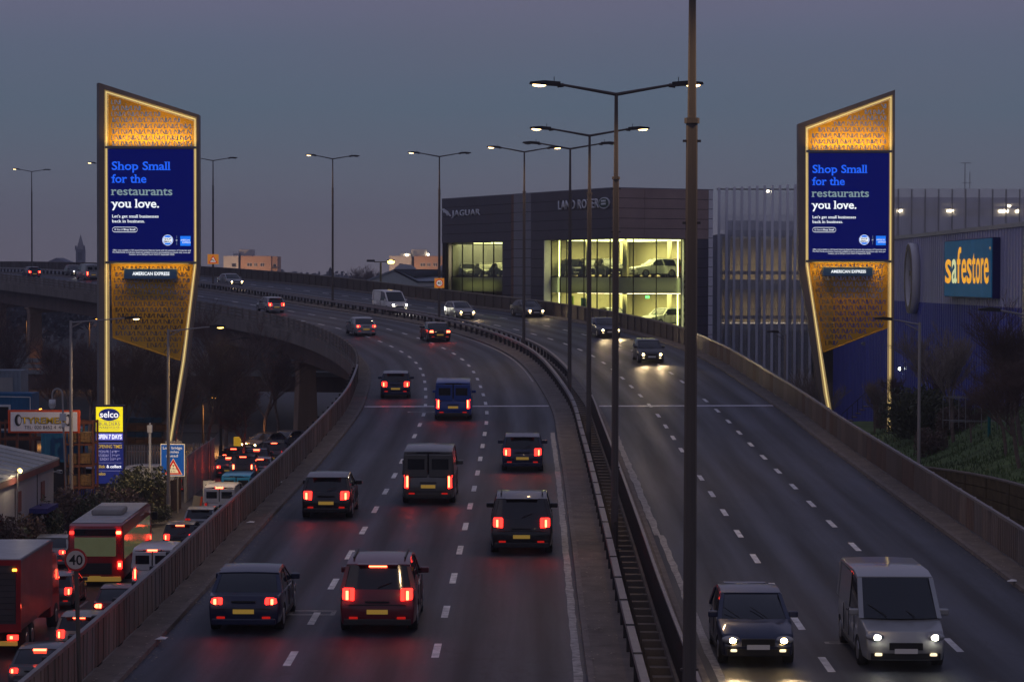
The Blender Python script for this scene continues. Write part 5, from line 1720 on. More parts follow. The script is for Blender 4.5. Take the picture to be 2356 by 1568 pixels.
def tower(name, label, Y, rz, PX, left_leg, right_leg):
    """PX: picture coordinates of the corner points of the tower"""
    base = P(PX['base'][0], PX['base'][1], Y)
    T = thing(name, label, 'advertising tower', (base.x, base.y, 0), rz, 'towers with advertising screens on both sides of the road')
    X = lambda p: (lambda h: (h[0], h[1]))(xy(T, p[0], p[1]))
    # frame: outer outline with the inner opening as four bent bars, front face at y = 0, 1.1 m deep
    out = [X(p) for p in PX['outer']]; inn = [X(p) for p in PX['inner']]
    n = len(out)
    D = 1.1
    for i in range(n - 1):
        a, b, c, d = out[i], out[i + 1], inn[i + 1], inn[i]
        MB().prism([a, b, c, d], 0, D).build('frame_bar', 'tower_frame', T, bevel=.02)
    # inner reveal with the strip's light put in as emission, and the LED line
    li = [X(p) for p in PX['glow']]
    for i in range(n - 1):
        a, b, c, d = inn[i], inn[i + 1], li[i + 1], li[i]
        MB().prism([a, b, c, d], .16, .8).build('glow_reveal', 'reveal_glow', T)
        m0 = [(inn[k][0] * .58 + li[k][0] * .42, inn[k][1] * .58 + li[k][1] * .42) for k in (i, i + 1)]
        m1 = [(inn[k][0] * .38 + li[k][0] * .62, inn[k][1] * .38 + li[k][1] * .62) for k in (i, i + 1)]
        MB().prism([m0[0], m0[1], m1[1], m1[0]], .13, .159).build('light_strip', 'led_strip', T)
    # edge plate on the side seen
    if PX.get('edge'):
        e = [X(p) for p in PX['edge']]
        for i in range(len(e) // 2 - 1):
            MB().prism([e[2 * i], e[2 * i + 1], e[2 * i + 3], e[2 * i + 2]], -.02, D - .02).build('edge_plate', 'tower_edge', T)
    up = [X(p) for p in PX['upper']]; lo = [X(p) for p in PX['lower']]
    perforated(T, up, .55); perforated(T, lo, .55)
    # rim of the lower panel
    for i in range(len(lo)):
        a, b = lo[i], lo[(i + 1) % len(lo)]
        MB().tube((a[0], .55, a[1]), (b[0], .55, b[1]), .05, .05, 6).build('panel_rim', 'gold_sheet', T)
    s = [X(p) for p in PX['screen']]            # tl, tr, br, bl
    MB().prism(s, .30, 1.0).build('screen_box', 'tower_frame', T)
    zb_, zt_ = (s[2][1] + s[3][1]) / 2, (s[0][1] + s[1][1]) / 2
    x0, x1 = s[0][0], s[1][0]
    scr = MB().box(x0 + .03, x1 - .03, .24, .298, zb_ + .03, zt_ - .03).build('screen', 'screen_blue', T)
    MB().box(x0 - .15, x1 + .15, .1, .7, zt_ + .01, zt_ + .17).box(x0 - .15, x1 + .15, .1, .7, zb_ - .17, zb_ - .01).build('cross_bar', 'tower_edge', T)
    U = lambda u: x0 + (x1 - x0) * (u - 246) / 201.0
    Vv = lambda v: zt_ + (zb_ - zt_) * (v - 342) / 259.0
    kz = (zt_ - zb_) / 259
    ny_ = .232
    def L(body, a, b, basey, cap, m, bold=0, serif=None, sp_=1.0):
        o = text(scr, body, U(a), U(b), Vv(basey), cap * kz, m, n=ny_, bold=bold, sp_=sp_, serif=bool(serif))
        return o
    def serifs(stems, basey, m, w=5.2, h=1.9):
        mb = MB()
        for (u, v) in stems:
            mb.box(U(u - w / 2), U(u + w / 2), ny_ - .002, ny_ + .0, Vv(v) , Vv(v) + h * kz)
        mb.build('serifs', m, scr)
    L('Shop Small', 256, 390, 390.5, 18.6, 'txt_blue', .016, True)
    L('for the', 256, 336, 420, 18.6, 'txt_blue', .016, True)
    L('restaurants', 256, 396, 448.5, 18.6, 'txt_grey', .012, True)
    L('you love.', 256, 365, 477, 18.6, 'txt_white', .016, True)
    L("Let's get small businesses", 257, 364, 500.5, 6.6, 'txt_white', .008, True)
    L('back in business.', 257, 332, 511.8, 6.6, 'txt_white', .008, True)
    r = 6.0 * kz
    pts = []
    for cx_, a0 in ((U(309), -90), (U(263), 90)):
        for k in range(9):
            t = R(a0 + 180 * k / 8); pts.append((cx_ + r * math.cos(t), Vv(528) + r * math.sin(t)))
    ri = [((p[0] - U(286)) * .985 + U(286), (p[1] - Vv(528)) * .84 + Vv(528)) for p in pts]
    n2 = len(pts)
    MB().add([(x, ny_, z) for x, z in pts] + [(x, ny_, z) for x, z in ri], [(i, (i + 1) % n2, n2 + (i + 1) % n2, n2 + i) for i in range(n2)]).build('search_box', 'txt_white', scr)
    MB().ring(U(264), Vv(528), 1.9 * kz, 1.2 * kz, ny_ - .002, ny_, 12).build('search_glass', 'txt_white', scr)
    L('Search', 268, 281.5, 529.8, 3.9, 'txt_white', 0); L('Shop Small', 283, 310, 529.8, 3.9, 'txt_white', .02)
    cx_, cz_2 = U(385), Vv(552)
    MB().disc(cx_, cz_2, 12.3 * kz, ny_ - .001, ny_ + .004, 36).build('badge', 'txt_white', scr)
    MB().ring(cx_, cz_2, 11.4 * kz, 10.2 * kz, ny_ - .008, ny_ - .002, 36).build('badge_ring', 'logo_blue', scr)
    for v0, v1, wdt in ((541.6, 546, 6.5), (558.3, 562.6, 6.5)):
        MB().box(U(385 - wdt), U(385 + wdt), ny_ - .008, ny_ - .002, Vv(v1), Vv(v0)).build('badge_band', 'logo_blue', scr)
    text(scr, 'SHOP', U(377), U(393), Vv(551.6), 4.2 * kz, 'screen_blue', n=ny_ - .009, bold=.03)
    text(scr, 'SMALL', U(376), U(394), Vv(557.4), 4.2 * kz, 'screen_blue', n=ny_ - .009, bold=.03)
    MB().box(U(405.6), U(406.2), ny_ - .002, ny_, Vv(549), Vv(541.5)).box(U(405.6), U(406.2), ny_ - .002, ny_, Vv(563), Vv(555)).build('divider', 'txt_grey', scr)
    L('BY', 404, 408, 553.6, 2.6, 'txt_white', 0)
    MB().box(U(414), U(438), ny_ - .001, ny_ + .004, Vv(565), Vv(542.5)).build('badge', 'logo_blue', scr)
    text(scr, 'AMERICAN', U(415), U(436), Vv(553.6), 3.6 * kz, 'txt_white', n=ny_ - .004, bold=.0)
    text(scr, 'EXPRESS', U(419), U(438), Vv(559), 3.6 * kz, 'txt_white', n=ny_ - .004, bold=.0)
    L('Offer only available to UK issued American Express Cards with the exclusion of Corporate and', 258, 438, 576.8, 3.1, 'txt_white', 0)
    L('Pre-Paid Cards, enrolment required, available in-store, participating merchants only, once per', 258, 438, 581.8, 3.1, 'txt_white', 0)
    L('location, up to £50 per Card. Until 13 September 2020.', 296, 401, 586.6, 3.1, 'txt_white', 0)
    # name board
    nb = [X(p) for p in PX['board']]
    bx0, bx1, bz0, bz1 = nb[0][0], nb[1][0], nb[1][1], nb[0][1]
    MB().box(bx0, bx1, .12, .5, bz0, bz1).build('board_case', 'tower_edge', T)
    bd = MB().box(bx0 + .04, bx1 - .04, .08, .118, bz0 + .04, bz1 - .04).build('name_board', 'sign_navy', T)
    wd = bx1 - bx0
    text(bd, 'AMERICAN EXPRESS', bx0 + wd * .165, bx0 + wd * .86, bz0 + (bz1 - bz0) * .36, (bz1 - bz0) * .30, 'txt_white', n=.075, bold=.03)
    # back stays and plinths
    for leg in (left_leg, right_leg):
        a = X(leg)
        MB().box(a[0] - .7, a[0] + .7, -.1, D + .1, 0, .5).build('plinth', 'concrete', T)
    # warm washes on the perforated sheets
    for (px_, py_, up_, w_, e) in PX['wash']:
        a = X((px_, py_))
        l = bpy.data.lights.new('panel_wash', 'AREA'); l.shape = 'RECTANGLE'; l.size = w_; l.size_y = .12; l.energy = e; l.color = (1, .60, .09); l.spread = R(150)
        lo = bpy.data.objects.new('panel_wash', l); COL.objects.link(lo); lo.parent = T; lo.location = (a[0], -.22, a[1])
        lo.rotation_euler = (R(150) if up_ else R(30), 0, 0)
    return T
TL = dict(base=(340, 600), outer=[(227, 1130), (227, 190), (458, 264), (459, 612), (433, 832), (402, 1012), (385, 1112)],
          inner=[(240, 1130), (240, 206), (452, 270.5), (452.5, 608), (426, 832), (396, 1012), (379, 1112)],
          glow=[(250, 1130), (246.5, 216), (445, 277.5), (445.5, 604), (417, 832), (388, 1012), (371, 1112)],
          edge=[(222.5, 192), (228, 190.5), (224, 1130), (228, 1130)],
          upper=[(247, 216), (444.5, 278), (444.5, 337), (247, 337)], lower=[(254, 604), (441, 604), (437, 680), (411, 829), (258, 777)],
          screen=[(246, 342), (446.5, 342), (447.5, 601), (247, 601)], board=[(284, 617), (407, 642)],
          wash=[(345, 331, True, 5.4, 105), (345, 607, False, 5.2, 50)])
TR = dict(base=(1950, 600), outer=[(1905, 985), (1881, 891), (1858, 720), (1837, 612), (1836, 285), (2059.5, 206.5), (2056, 1060)],
          inner=[(1911, 985), (1895, 905), (1870, 720), (1853, 610), (1853, 291.5), (2054, 218), (2051, 1060)],
          glow=[(1921, 985), (1909, 913), (1878, 720), (1861, 607), (1860.5, 298), (2047.5, 228), (2044, 1060)],
          upper=[(1861, 298), (2047, 229), (2047, 346), (1861, 346)], lower=[(1865, 601), (2043, 601), (2043, 754), (1897, 810), (1868, 635)],
          screen=[(1861, 351), (2048.5, 351), (2049.5, 598), (1862, 598)], board=[(1893, 613.5), (2009, 635.5)],
          wash=[(1954, 341, True, 5.0, 98), (1954, 604, False, 4.9, 50)])
tower('advertising_tower', 'left advertising tower, its top sloping down to the right, behind the totem sign', 166, .03, TL, (240, 1112), (378, 1112))
tower('advertising_tower', 'right advertising tower, its top sloping up to the right, beside the warehouse', 166, -.03, TR, (1916, 985), (2049, 1060))

# ================================================================ STREET BELOW (left)
MB().box(-23.6, -12.8, 20, 175, .0, .04).build('street', 'street_asphalt', kind='structure')
mb = MB()
mb.add([(-23.6, 175, .04), (-12.8, 175, .04), (-8, 330, .04), (-34, 330, .04)], [(0, 1, 2, 3)])
mb.build('street', 'street_asphalt', kind='structure')
MB().box(-60, 20, 218, 230, .042, .05).build('cross_street', 'street_asphalt', kind='structure')
MB().box(-27.0, -23.75, 60, 175, 0, .14).build('pavement', 'verge_paving', kind='structure')
MB().box(-23.75, -23.6, 20, 175, 0, .15).build('kerb', 'kerb_stone', kind='structure')
for x in (-18.3,):
    y = 60
    k = MB()
    while y < 175:
        k.box(x - .06, x + .06, y, y + 2, .0425, .046); y += 6
    k.build('lane_marking', 'worn_paint', kind='structure')

# totem sign of the builders' warehouse
def PXY(px, py, Y): return P(px, py, Y)
mat('totem_blue', (.012, .02, .16), rough=.4, var=.1, emit=(.010, .018, .14), es=.55)
mat('totem_case', (.02, .02, .07), rough=.4, var=0)
mat('totem_yellow', (.8, .72, .02), rough=.4, var=.05, emit=(.95, .78, .01), es=.80)
mat('totem_violet', (.12, .12, .45), rough=.4, var=0, emit=(.11, .12, .50), es=.8)
mat('totem_txt_blue', (.01, .02, .12), rough=.4, var=0, emit=(.01, .03, .18), es=.6)
mat('totem_txt_white', (.9, .9, .9), rough=.4, var=0, emit=(.9, .92, 1), es=.95)
mat('totem_txt_dim', (.5, .5, .7), rough=.4, var=0, emit=(.34, .34, .62), es=.6)
mat('totem_txt_gold', (.6, .45, .05), rough=.4, var=0, emit=(.62, .42, .03), es=.55)
q = P(252, 1020, 150)
TT = thing('totem_sign', 'tall yellow and blue totem sign with opening times, in front of the left tower', 'sign', (q.x, q.y, 0), 0)
def tx(px, py): return xy(TT, px, py)
(a0, zt0), (a1, _) = tx(217.5, 931), tx(286, 931)
MB().box(a0, a1, 0, .45, .3, zt0).build('case', 'totem_case', TT, bevel=.02)
MB().box(a0 + .3, a1 - .3, .1, .35, 0, .3).build('foot', 'concrete', TT)
def trect(x0, y0, x1, y1, m, nm, n=-.03, parent=None):
    (u0, w1), (u1, w0) = tx(x0, y0), tx(x1, y1)
    return MB().box(u0, u1, n, n + .028, w0, w1).build(nm, m, parent or TT)
yp = trect(221, 935.5, 282.5, 992.5, 'totem_yellow', 'yellow_panel')
bp_ = trect(221, 996, 282.5, 1012, 'totem_violet', 'open_panel')
bl = trect(219.5, 1015.5, 284, 1112, 'totem_blue', 'times_panel')
cx2, cz2 = tx(251.5, 953.2)
sc2 = 150 / F
MB().disc(cx2, cz2, 24 * sc2, -.045, -.032, 32, rz=14 * sc2).build('oval', 'totem_blue', yp)
def tt(body, x0, x1, basey, cap, m, parent, bold=.0, n=-.05, sp_=1.0):
    u0, z = tx(x0, basey); u1, _ = tx(x1, basey)
    text(parent, body, u0, u1, z, cap * sc2, m, n=n, bold=bold, sp_=sp_)
tt('selco', 230.5, 272.5, 959.5, 14, 'totem_txt_white', yp, .012)
for y in (967, 987.5): trect(227.5, y, 276, y + .9, 'totem_txt_blue', 'rule', -.04, yp)
tt('BUILDERS', 228, 276, 978.3, 8.2, 'totem_txt_blue', yp, .0)
tt('WAREHOUSE', 228, 276, 985.3, 5.4, 'totem_txt_blue', yp, .0)
tt('OPEN 7 DAYS', 223.5, 280.5, 1008.6, 9.6, 'totem_txt_white', bp_, .03)
tt('OPENING TIMES', 225, 281, 1030, 7.6, 'totem_txt_gold', bl, .01)
for body, y in (('MON-FRI', 1041), ('SATURDAY', 1050), ('SUNDAY', 1058.3)):
    u = {'MON-FRI': 227, 'SATURDAY': 224, 'SUNDAY': 230}[body]
    tt(body, u, 251, y, 6, 'totem_txt_dim', bl, .0)
trect(254.2, 1034, 254.8, 1059, 'totem_txt_dim', 'rule', -.04, bl)
for body, x1, y in (('6', 260.5, 1041), ('8', 268.5, 1041), ('7', 260.5, 1050), ('4', 270, 1050), ('10', 262, 1058.3), ('4', 272, 1058.3)):
    tt(body, x1 - (5 if body == '10' else 3), x1, y, 5.4, 'totem_txt_dim', bl, .0)
for body, x0, x1, y in (('00', 261, 266, 1041), ('PM', 269, 274.5, 1041), ('00', 261, 266, 1050), ('PM', 270.5, 275.5, 1050), ('00', 262.5, 267, 1058.3), ('PM', 272.5, 277.5, 1058.3)):
    tt(body, x0, x1, y - 2.6, 2.8, 'totem_txt_dim', bl, .0)
for y in (1018.5, 1063.5, 1082): trect(225, y, 280, y + .6, 'totem_txt_dim', 'rule', -.04, bl)
tt('click', 224.5, 243, 1075.5, 6.6, 'totem_txt_gold', bl, .02); tt('& collect', 245.5, 279.5, 1075.5, 6.6, 'totem_txt_white', bl, .02)
tt('selco', 225, 243, 1092, 6.6, 'totem_txt_gold', bl, .02)

# tyre shop board
mat('board_orange', (.72, .09, .02), rough=.6, var=.15, scale=1)
mat('board_white', (.82, .82, .88), rough=.6, var=.06)
mat('txt_yellow', (.80, .56, .02), rough=.6, var=0)
mat('txt_dark', (.04, .04, .05), rough=.6, var=0)
q = P(100, 970, 143)
TB = thing('shop_board', 'long white advertising board with an orange border and yellow lettering between two tyres', 'sign', (q.x, q.y, 0), 0)
def bx(px, py): return xy(TB, px, py)
def brect(x0, y0, x1, y1, m, nm, n, d=.03, parent=None, bevel=0):
    (u0, w1), (u1, w0) = bx(x0, y0), bx(x1, y1)
    return MB().box(u0, u1, n, n + d, w0, w1).build(nm, m, parent or TB, bevel=bevel)
bo = brect(18.3, 942.5, 184, 995.5, 'board_orange', 'border', 0, .12)
bw = brect(24.5, 947, 178, 991.5, 'board_white', 'panel', -.02, .018, bo)
sc3 = 143 / F
def bt(body, x0, x1, basey, cap, m, n=-.03, bold=0.0, sp_=1.0):
    u0, z = bx(x0, basey); u1, _ = bx(x1, basey)
    text(bo, body, u0, u1, z, cap * sc3, m, n=n, bold=bold, sp_=sp_)
bt('TYREMEN', 49, 154, 973.5, 13.6, 'txt_dark', -.03, .04)
bt('TYREMEN', 50, 153, 973, 13.6, 'txt_yellow', -.035, .008)
bt('TEL: 020 8452 4', 56.5, 129, 986, 7.6, 'txt_dark', -.03, .0)
bt('44', 135, 145.5, 986, 7.6, 'txt_dark', -.03, .0)
for cxp, sgn in ((42, -1), (158, 1)):
    cx_, cz_ = bx(cxp, 966)
    MB().disc(cx_, cz_, 8 * sc3, -.034, -.022, 24, rz=13.5 * sc3).build('tyre_picture', 'tyre', bo)
    MB().disc(cx_ + sgn * -2.0 * sc3, cz_, 4.8 * sc3, -.040, -.036, 20, rz=10.5 * sc3).build('tyre_rim', 'galvanised', bo)
    MB().disc(cx_ + sgn * -3.2 * sc3, cz_, 3.8 * sc3, -.046, -.042, 20, rz=8.8 * sc3).build('tyre_hole', 'board_white', bo)
(u0, w0), (u1, _) = bx(18.3, 995.5), bx(184, 995.5)
for u in (u0 + .5, u1 - .5):
    MB().box(u - .07, u + .07, .13, .27, 0, w0 + .8).build('post', 'rust', TB) if 'rust' in MATS else MB().box(u - .07, u + .07, .13, .27, 0, w0 + .8).build('post', mat('rust', (.13, .045, .025), rough=.9, var=.4, scale=2), TB)

# rusty steel racks with timber, behind the board
def rack(label, px0, px1, pytop, Y, levels, grp='rusty steel racks in the yard'):
    q = P(px0, 1000, Y)
    t = thing('steel_rack', label, 'rack', (q.x, Y, 0), 0, grp)
    w = (px1 - px0) * Y / F; z1 = P(px0, pytop, Y).z
    for x in (0, w / 2, w):
        for y in (0, 1.6):
            MB().box(x - .06, x + .06, y - .06, y + .06, 0, z1).build('upright', 'rust', t)
    for k in range(levels):
        z = z1 * (k + 1) / levels - .1
        for y in (0, 1.6):
            MB().box(.07, w - .07, y - .05, y + .05, z - .08, z + .06).build('beam', 'rust', t)
    return t, w, z1
rk, w, z1 = rack('rusty rack right of the tyre board, loaded with timber packs', 150, 214, 968, 147, 4)
mat('timber', (.20, .12, .05), rough=.9, var=.4, scale=2)
rnd = random.Random(11)
for k in range(3):
    z = z1 * (k + 1) / 4 + .02
    tp = thing('timber_pack', ['lowest', 'middle', 'top'][k] + ' pack of sawn timber on the rusty rack', 'timber', (rk.location.x + .15, 147.1, z), 0, 'timber packs on the rusty rack')
    for r_ in range(3):
        for c in range(7):
            MB().box(c * .2, c * .2 + .185, 0, 1.3, r_ * .2, r_ * .2 + .185).build('board', 'timber', tp)
rk2, w2, z2 = rack('empty rusty rack under the tyre board', 0, 140, 968, 150, 5)

# blue container cabins
mat('cabin_blue', (.010, .115, .26), rough=.55, var=.2, scale=.8)
mat('cabin_white', (.62, .64, .66), rough=.6, var=.1)
mat('cabin_grey', (.22, .26, .30), rough=.6, var=.2, scale=.6)
def container(label, px0, px1, pyt, pyb, Y, m, depth=2.4, grp=None):
    q = P(px1, pyb, Y)
    t = thing('site_cabin', label, 'cabin', (q.x, Y, q.z), 0, grp)
    w = (px1 - px0) * Y / F; h = (pyb - pyt) * Y / F
    MB().box(-w, 0, 0, depth, 0, h).build('body', m, t)
    for x in (-w, -.12):
        MB().box(x - .005, x + .125, -.04, -.002, 0, h + .03).build('corner_post', m, t)
    MB().box(-w, 0, -.05, -.002, h - .1, h + .04).box(-w, 0, -.05, -.002, -.01, .12).build('rail', m, t)
    n = int(w / .28)
    for i in range(n):
        MB().box(-w + .16 + i * .28, -w + .28 + i * .28, -.035, -.002, .13, h - .11).build('corrugation', m, t)
    return t, w, h
c1, w, h = container('bright blue site cabin with a white framed window, at the left picture edge', -70, 73, 905, 994, 152, 'cabin_blue')
u, z = xy(c1, 0, 930); u2, z2_ = xy(c1, 25, 990)
wn = MB().box(u - 1.4, u2, -.09, -.04, z2_, z).build('window', 'cabin_white', c1)
MB().box(u - 1.25, u2 - .12, -.10, -.092, z2_ + .14, z - .14).build('pane', 'glass_dark', wn)
uu, zc = xy(c1, 70, 913)
MB().path([(uu - 3.5, -.08, zc + .05), (uu, -.08, zc), (uu, -.08, zc - 1.2)], .03, 6).build('conduit', 'cabin_white', c1)
c2, w, h = container('grey cabin with a translucent side, stacked behind the blue cabin', -70, 48, 852, 906, 156, 'cabin_grey')
MB().box(-2.6, -.5, -.08, -.04, .1, h - .45).build('translucent_sheet', 'concrete_light', c2)
c3, w, h = container('turquoise container standing under the tyre board', 95, 187, 985, 1062, 148, 'cabin_blue')
c3.location.z = max(0, c3.location.z)
for o in (c1, c2, c3):
    zz = o.location.z
    MB().box(-2.5, -.1, .3, 2.2, -zz, -.02).build('support', 'dark_steel', o)
for i, (px0, px1, py0, py1, Y, m, lb) in enumerate(((290, 372, 960, 975, 176, 'pack_blue', 'blue'), (290, 380, 975, 992, 176, 'pack_orange', 'orange'), (290, 372, 992, 1008, 176, 'pack_blue', 'blue'), (290, 376, 1008, 1022, 176, 'pack_orange', 'orange'))):
    mat(m, (.01, .07, .12) if 'blue' in m else (.22, .09, .02), rough=.8, var=.4, scale=2)
    q0, q1 = P(px0, py1, Y), P(px1, py0, Y)
    t = thing('stacked_pallet', ['topmost blue wrapped pallet', 'upper orange wrapped pallet', 'lower blue wrapped pallet', 'lowest orange wrapped pallet'][i] + ' in the stack behind the totem sign', 'pallet', (q0.x, Y, q0.z), 0, 'wrapped pallets stacked in the builders yard')
    w = q1.x - q0.x; h = q1.z - q0.z
    for k in range(4):
        MB().box(k * w / 4 + .02, (k + 1) * w / 4 - .02, 0, 1.1, .1, h - .03 * (k % 2 + 1)).build('pack', m, t)
    MB().box(0, w, 0, 1.1, 0, .08).build('base', 'timber', t)

# low grey unit with lit lamp
mat('unit_wall', (.40, .39, .41), rough=.6, var=.15, scale=.5, streak=True)
mat('unit_roof', (.42, .42, .39), rough=.7, var=.2, scale=.5)
mat('unit_fascia', (.22, .07, .06), rough=.6, var=.2)
UX = -24.3
y1 = 128.0; z_e = P(131, 1052, y1).z
UN = thing('industrial_unit', 'low grey industrial unit with a red brown eaves board, left of the bus', 'building', (UX, 104, 0), 0)
yl = y1 - 104
MB().box(-14, 0, 0, yl, 0, z_e - .35).build('wall', 'unit_wall', UN)
mb = MB().add([(.25, -.3, z_e - .12), (.25, yl + .3, z_e - .12), (-8, yl + .3, z_e + 1.7), (-8, -.3, z_e + 1.7), (-16, -.3, z_e), (-16, yl + .3, z_e),
               (.25, -.3, z_e - .02), (.25, yl + .3, z_e - .02), (-8, yl + .3, z_e + 1.8), (-8, -.3, z_e + 1.8), (-16, -.3, z_e + .1), (-16, yl + .3, z_e + .1)],
              [(0, 1, 2, 3), (3, 2, 5, 4), (6, 9, 8, 7), (9, 10, 11, 8), (0, 6, 7, 1), (4, 5, 11, 10), (0, 3, 9, 6), (3, 4, 10, 9), (1, 7, 8, 2), (2, 8, 11, 5)])
mb.build('roof', 'unit_roof', UN)
for k in range(14):
    yy = -.2 + k * (yl + .4) / 14
    MB().add([(.24, yy, z_e), (.24, yy + .06, z_e), (-8, yy + .06, z_e + 1.82), (-8, yy, z_e + 1.82), (.24, yy, z_e + .04), (.24, yy + .06, z_e + .04), (-8, yy + .06, z_e + 1.86), (-8, yy, z_e + 1.86)],
             [(4, 5, 6, 7), (0, 1, 5, 4), (1, 2, 6, 5), (3, 7, 6, 2), (0, 4, 7, 3)]).build('roof_seam', 'unit_roof', UN)
MB().box(.05, .28, -.32, yl + .32, z_e - .42, z_e - .13).build('eaves_board', 'unit_fascia', UN)
MB().prism([(.28, z_e - .4), (.28, z_e - .1), (-8, z_e + 1.72), (-16, z_e), (-16, z_e - .3), (-8, z_e + 1.4)], yl + .05, yl + .33).build('verge_board', 'unit_fascia', UN)
MB().prism([(0, z_e - .36), (-8, z_e + 1.38), (-14, z_e - .36)], .0, yl).build('gable', 'unit_wall', UN)
for k in range(4):
    MB().box(.002, .03, 3 + k * 5.5, 3.06 + k * 5.5, 0, z_e - .45).build('wall_seam', 'dark_steel', UN)
for yy in (14.5, 20.5):
    MB().box(.002, .05, yy, yy + .9, z_e - 2.0, z_e - 1.0).build('notice', 'unit_fascia', UN)
MB().box(.002, .9, 17.5, 20.5, 2.1, 2.35).build('door_canopy', mat('canopy_blue', (.015, .02, .2), rough=.5, var=.1), UN)
MB().box(.002, .05, 18.0, 20.0, .02, 2.05).build('door', 'canopy_blue', UN)
q = P(48, 1083, 113)
LB = thing('yard_lamp', 'small lit lamp on a thin pole against the grey unit wall', 'street lamp', (UX + .5, q.y + 3.2, 0), 0)
zl_ = P(48, 1083, LB.location.y).z
MB().tube((0, 0, 0), (0, 0, zl_ - .1), .035, .03, 7).build('pole', 'galvanised', LB)
MB().box(-.12, .12, -.1, .1, zl_ - .08, zl_ + .02).build('lamp_head', 'galvanised', LB)
MB().sphere((.12, -.02, zl_ + .02), .11, 10, 6).build('bulb', 'yellow_lens', LB)
l = bpy.data.lights.new('yard_light', 'POINT'); l.energy = 55; l.color = (1, .78, .5); l.shadow_soft_size = .08
lo = bpy.data.objects.new('yard_light', l); COL.objects.link(lo); lo.parent = LB; lo.location = (.3, -.05, zl_ - .05)
q = P(228 / 1.0, 1080, 128)
CAMR = thing('security_camera', 'white security camera on the corner of the grey industrial unit', 'camera', (UX + .35, 127.6, z_e - .7), .6)
MB().tube((-.3, 0, 0), (.0, 0, 0), .03, .03, 6).build('bracket', 'cabin_white', CAMR)
MB().box(-.08, .08, -.3, .12, -.09, .08).build('housing', 'cabin_white', CAMR, bevel=.02)
MB().tube((0, -.3, 0), (0, -.33, 0), .05, .05, 10).build('lens', 'glass_dark', CAMR)

# swan neck camera pole
q = P(133, 950, 131)
SC = thing('camera_pole', 'pale swan neck camera pole in front of the tyre board', 'pole', (q.x, 131, 0), 0)
zt_ = P(133, 893, 131).z
pts = [(.55, 0, 0), (.3, 0, zt_ - 2.0), (.26, 0, zt_ - .45)] + [(-.02 + .28 * math.cos(R(a)), 0, zt_ - .35 + .33 * math.sin(R(a))) for a in range(0, 181, 20)] + [(-.3, 0, zt_ - .6)]
MB().path(pts, .05, 8).build('pole', 'pole_grey', SC)
MB().box(.12, .45, -.15, .1, zt_ - 1.75, zt_ - 1.35).box(.2, .4, -.12, .1, zt_ - 2.1, zt_ - 1.85).build('equipment_box', 'cabin_white', SC, bevel=.02)
MB().tube((-.3, 0, zt_ - .6), (-.3, 0, zt_ - .95), .17, .2, 12).sphere((-.3, 0, zt_ - .97), .17, 10, 6).build('dome_camera', 'cabin_white', SC, True)
for k in range(10):
    a = R(36 * k); MB().tube((.4 + .08 * math.cos(a), .08 * math.sin(a), zt_ - 4.4), (.4 + .45 * math.cos(a), .45 * math.sin(a), zt_ - 4.7), .012, .008, 4).build('guard_spike', 'dark_steel', SC)
q = P(345, 1000, 150)
S2 = thing('camera_pole', 'short straight white pole with a white head, right of the totem sign', 'pole', (q.x, 150, 0), 0)
zt_ = P(345, 972, 150).z
MB().tube((0, 0, 0), (0, 0, zt_ - .5), .09, .08, 8).build('pole', 'cabin_white', S2)
MB().box(-.15, .15, -.15, .15, zt_ - .62, zt_ - .15).tube((0, 0, zt_ - .15), (0, 0, zt_), .05, .05, 6).build('head', 'cabin_white', S2, bevel=.03)

# street lamps on the left
lamp_at('grey lamp post with a lit arm reaching over the left tower leg, behind the bus', 163, 737, 141.6, .14, 148, 1, lit='led_lens_far', e=1700, group='grey single arm lamp posts', r=.11, head=.9)
lamp_at('grey lamp post with a yellowish lit head in front of the low bridge sign', 387, 757, 139, .14, 120, 1, lit='yellow_lens', e=1300, group='grey single arm lamp posts', r=.10, head=.8)
lamp_at('unlit dark lamp post behind the leafless trees under the curve', 508, 782, 182, .05, 65, 1, lit=None, col='dark_steel', group='dark lamp posts under the flyover')
lamp_at('slim pale lamp post between the trees, its arm pointing right', 262, 797, 196, .05, 50, 1, lit=None, group='dark lamp posts under the flyover')
SOD = [(75, 729, 330, 'orange street lamp seen far under the flyover, left of the tower', 1), (222, 733, 300, 'orange street lamp just left of the left tower, under the deck', 1), (90, 940, 200, 'orange lamp beside the blue cabin', 1), (492, 914, 196, 'bright orange lamp among the leafless trees', 1),
       (958 / 1.0 - 0, 600, 0, '', 0)]
for px, py, Y, lab, on in SOD[:4]:
    q = P(px, py, Y)
    single_lamp(lab, (q.x - .9, Y, 0), q.z - .1, .6, 1, lit='sodium_lens', e=2600, col='dark_steel', group='orange sodium street lamps', r=.08, head=.55)
# sign plate low on the first lamp post
q = P(164, 1178, 141.2)
t = thing('notice_plate', 'small pink white notice fixed low on the lamp post behind the bus', 'sign', (q.x, q.y, q.z), 0)
MB().box(-.36, .36, -.03, 0, -.26, .26).build('plate', mat('pink_plate', (.5, .36, .42), rough=.6, var=.3, scale=4), t)
MB().box(-.1, .1, 0, .12, -.03, .03).build('bracket', 'galvanised', t)

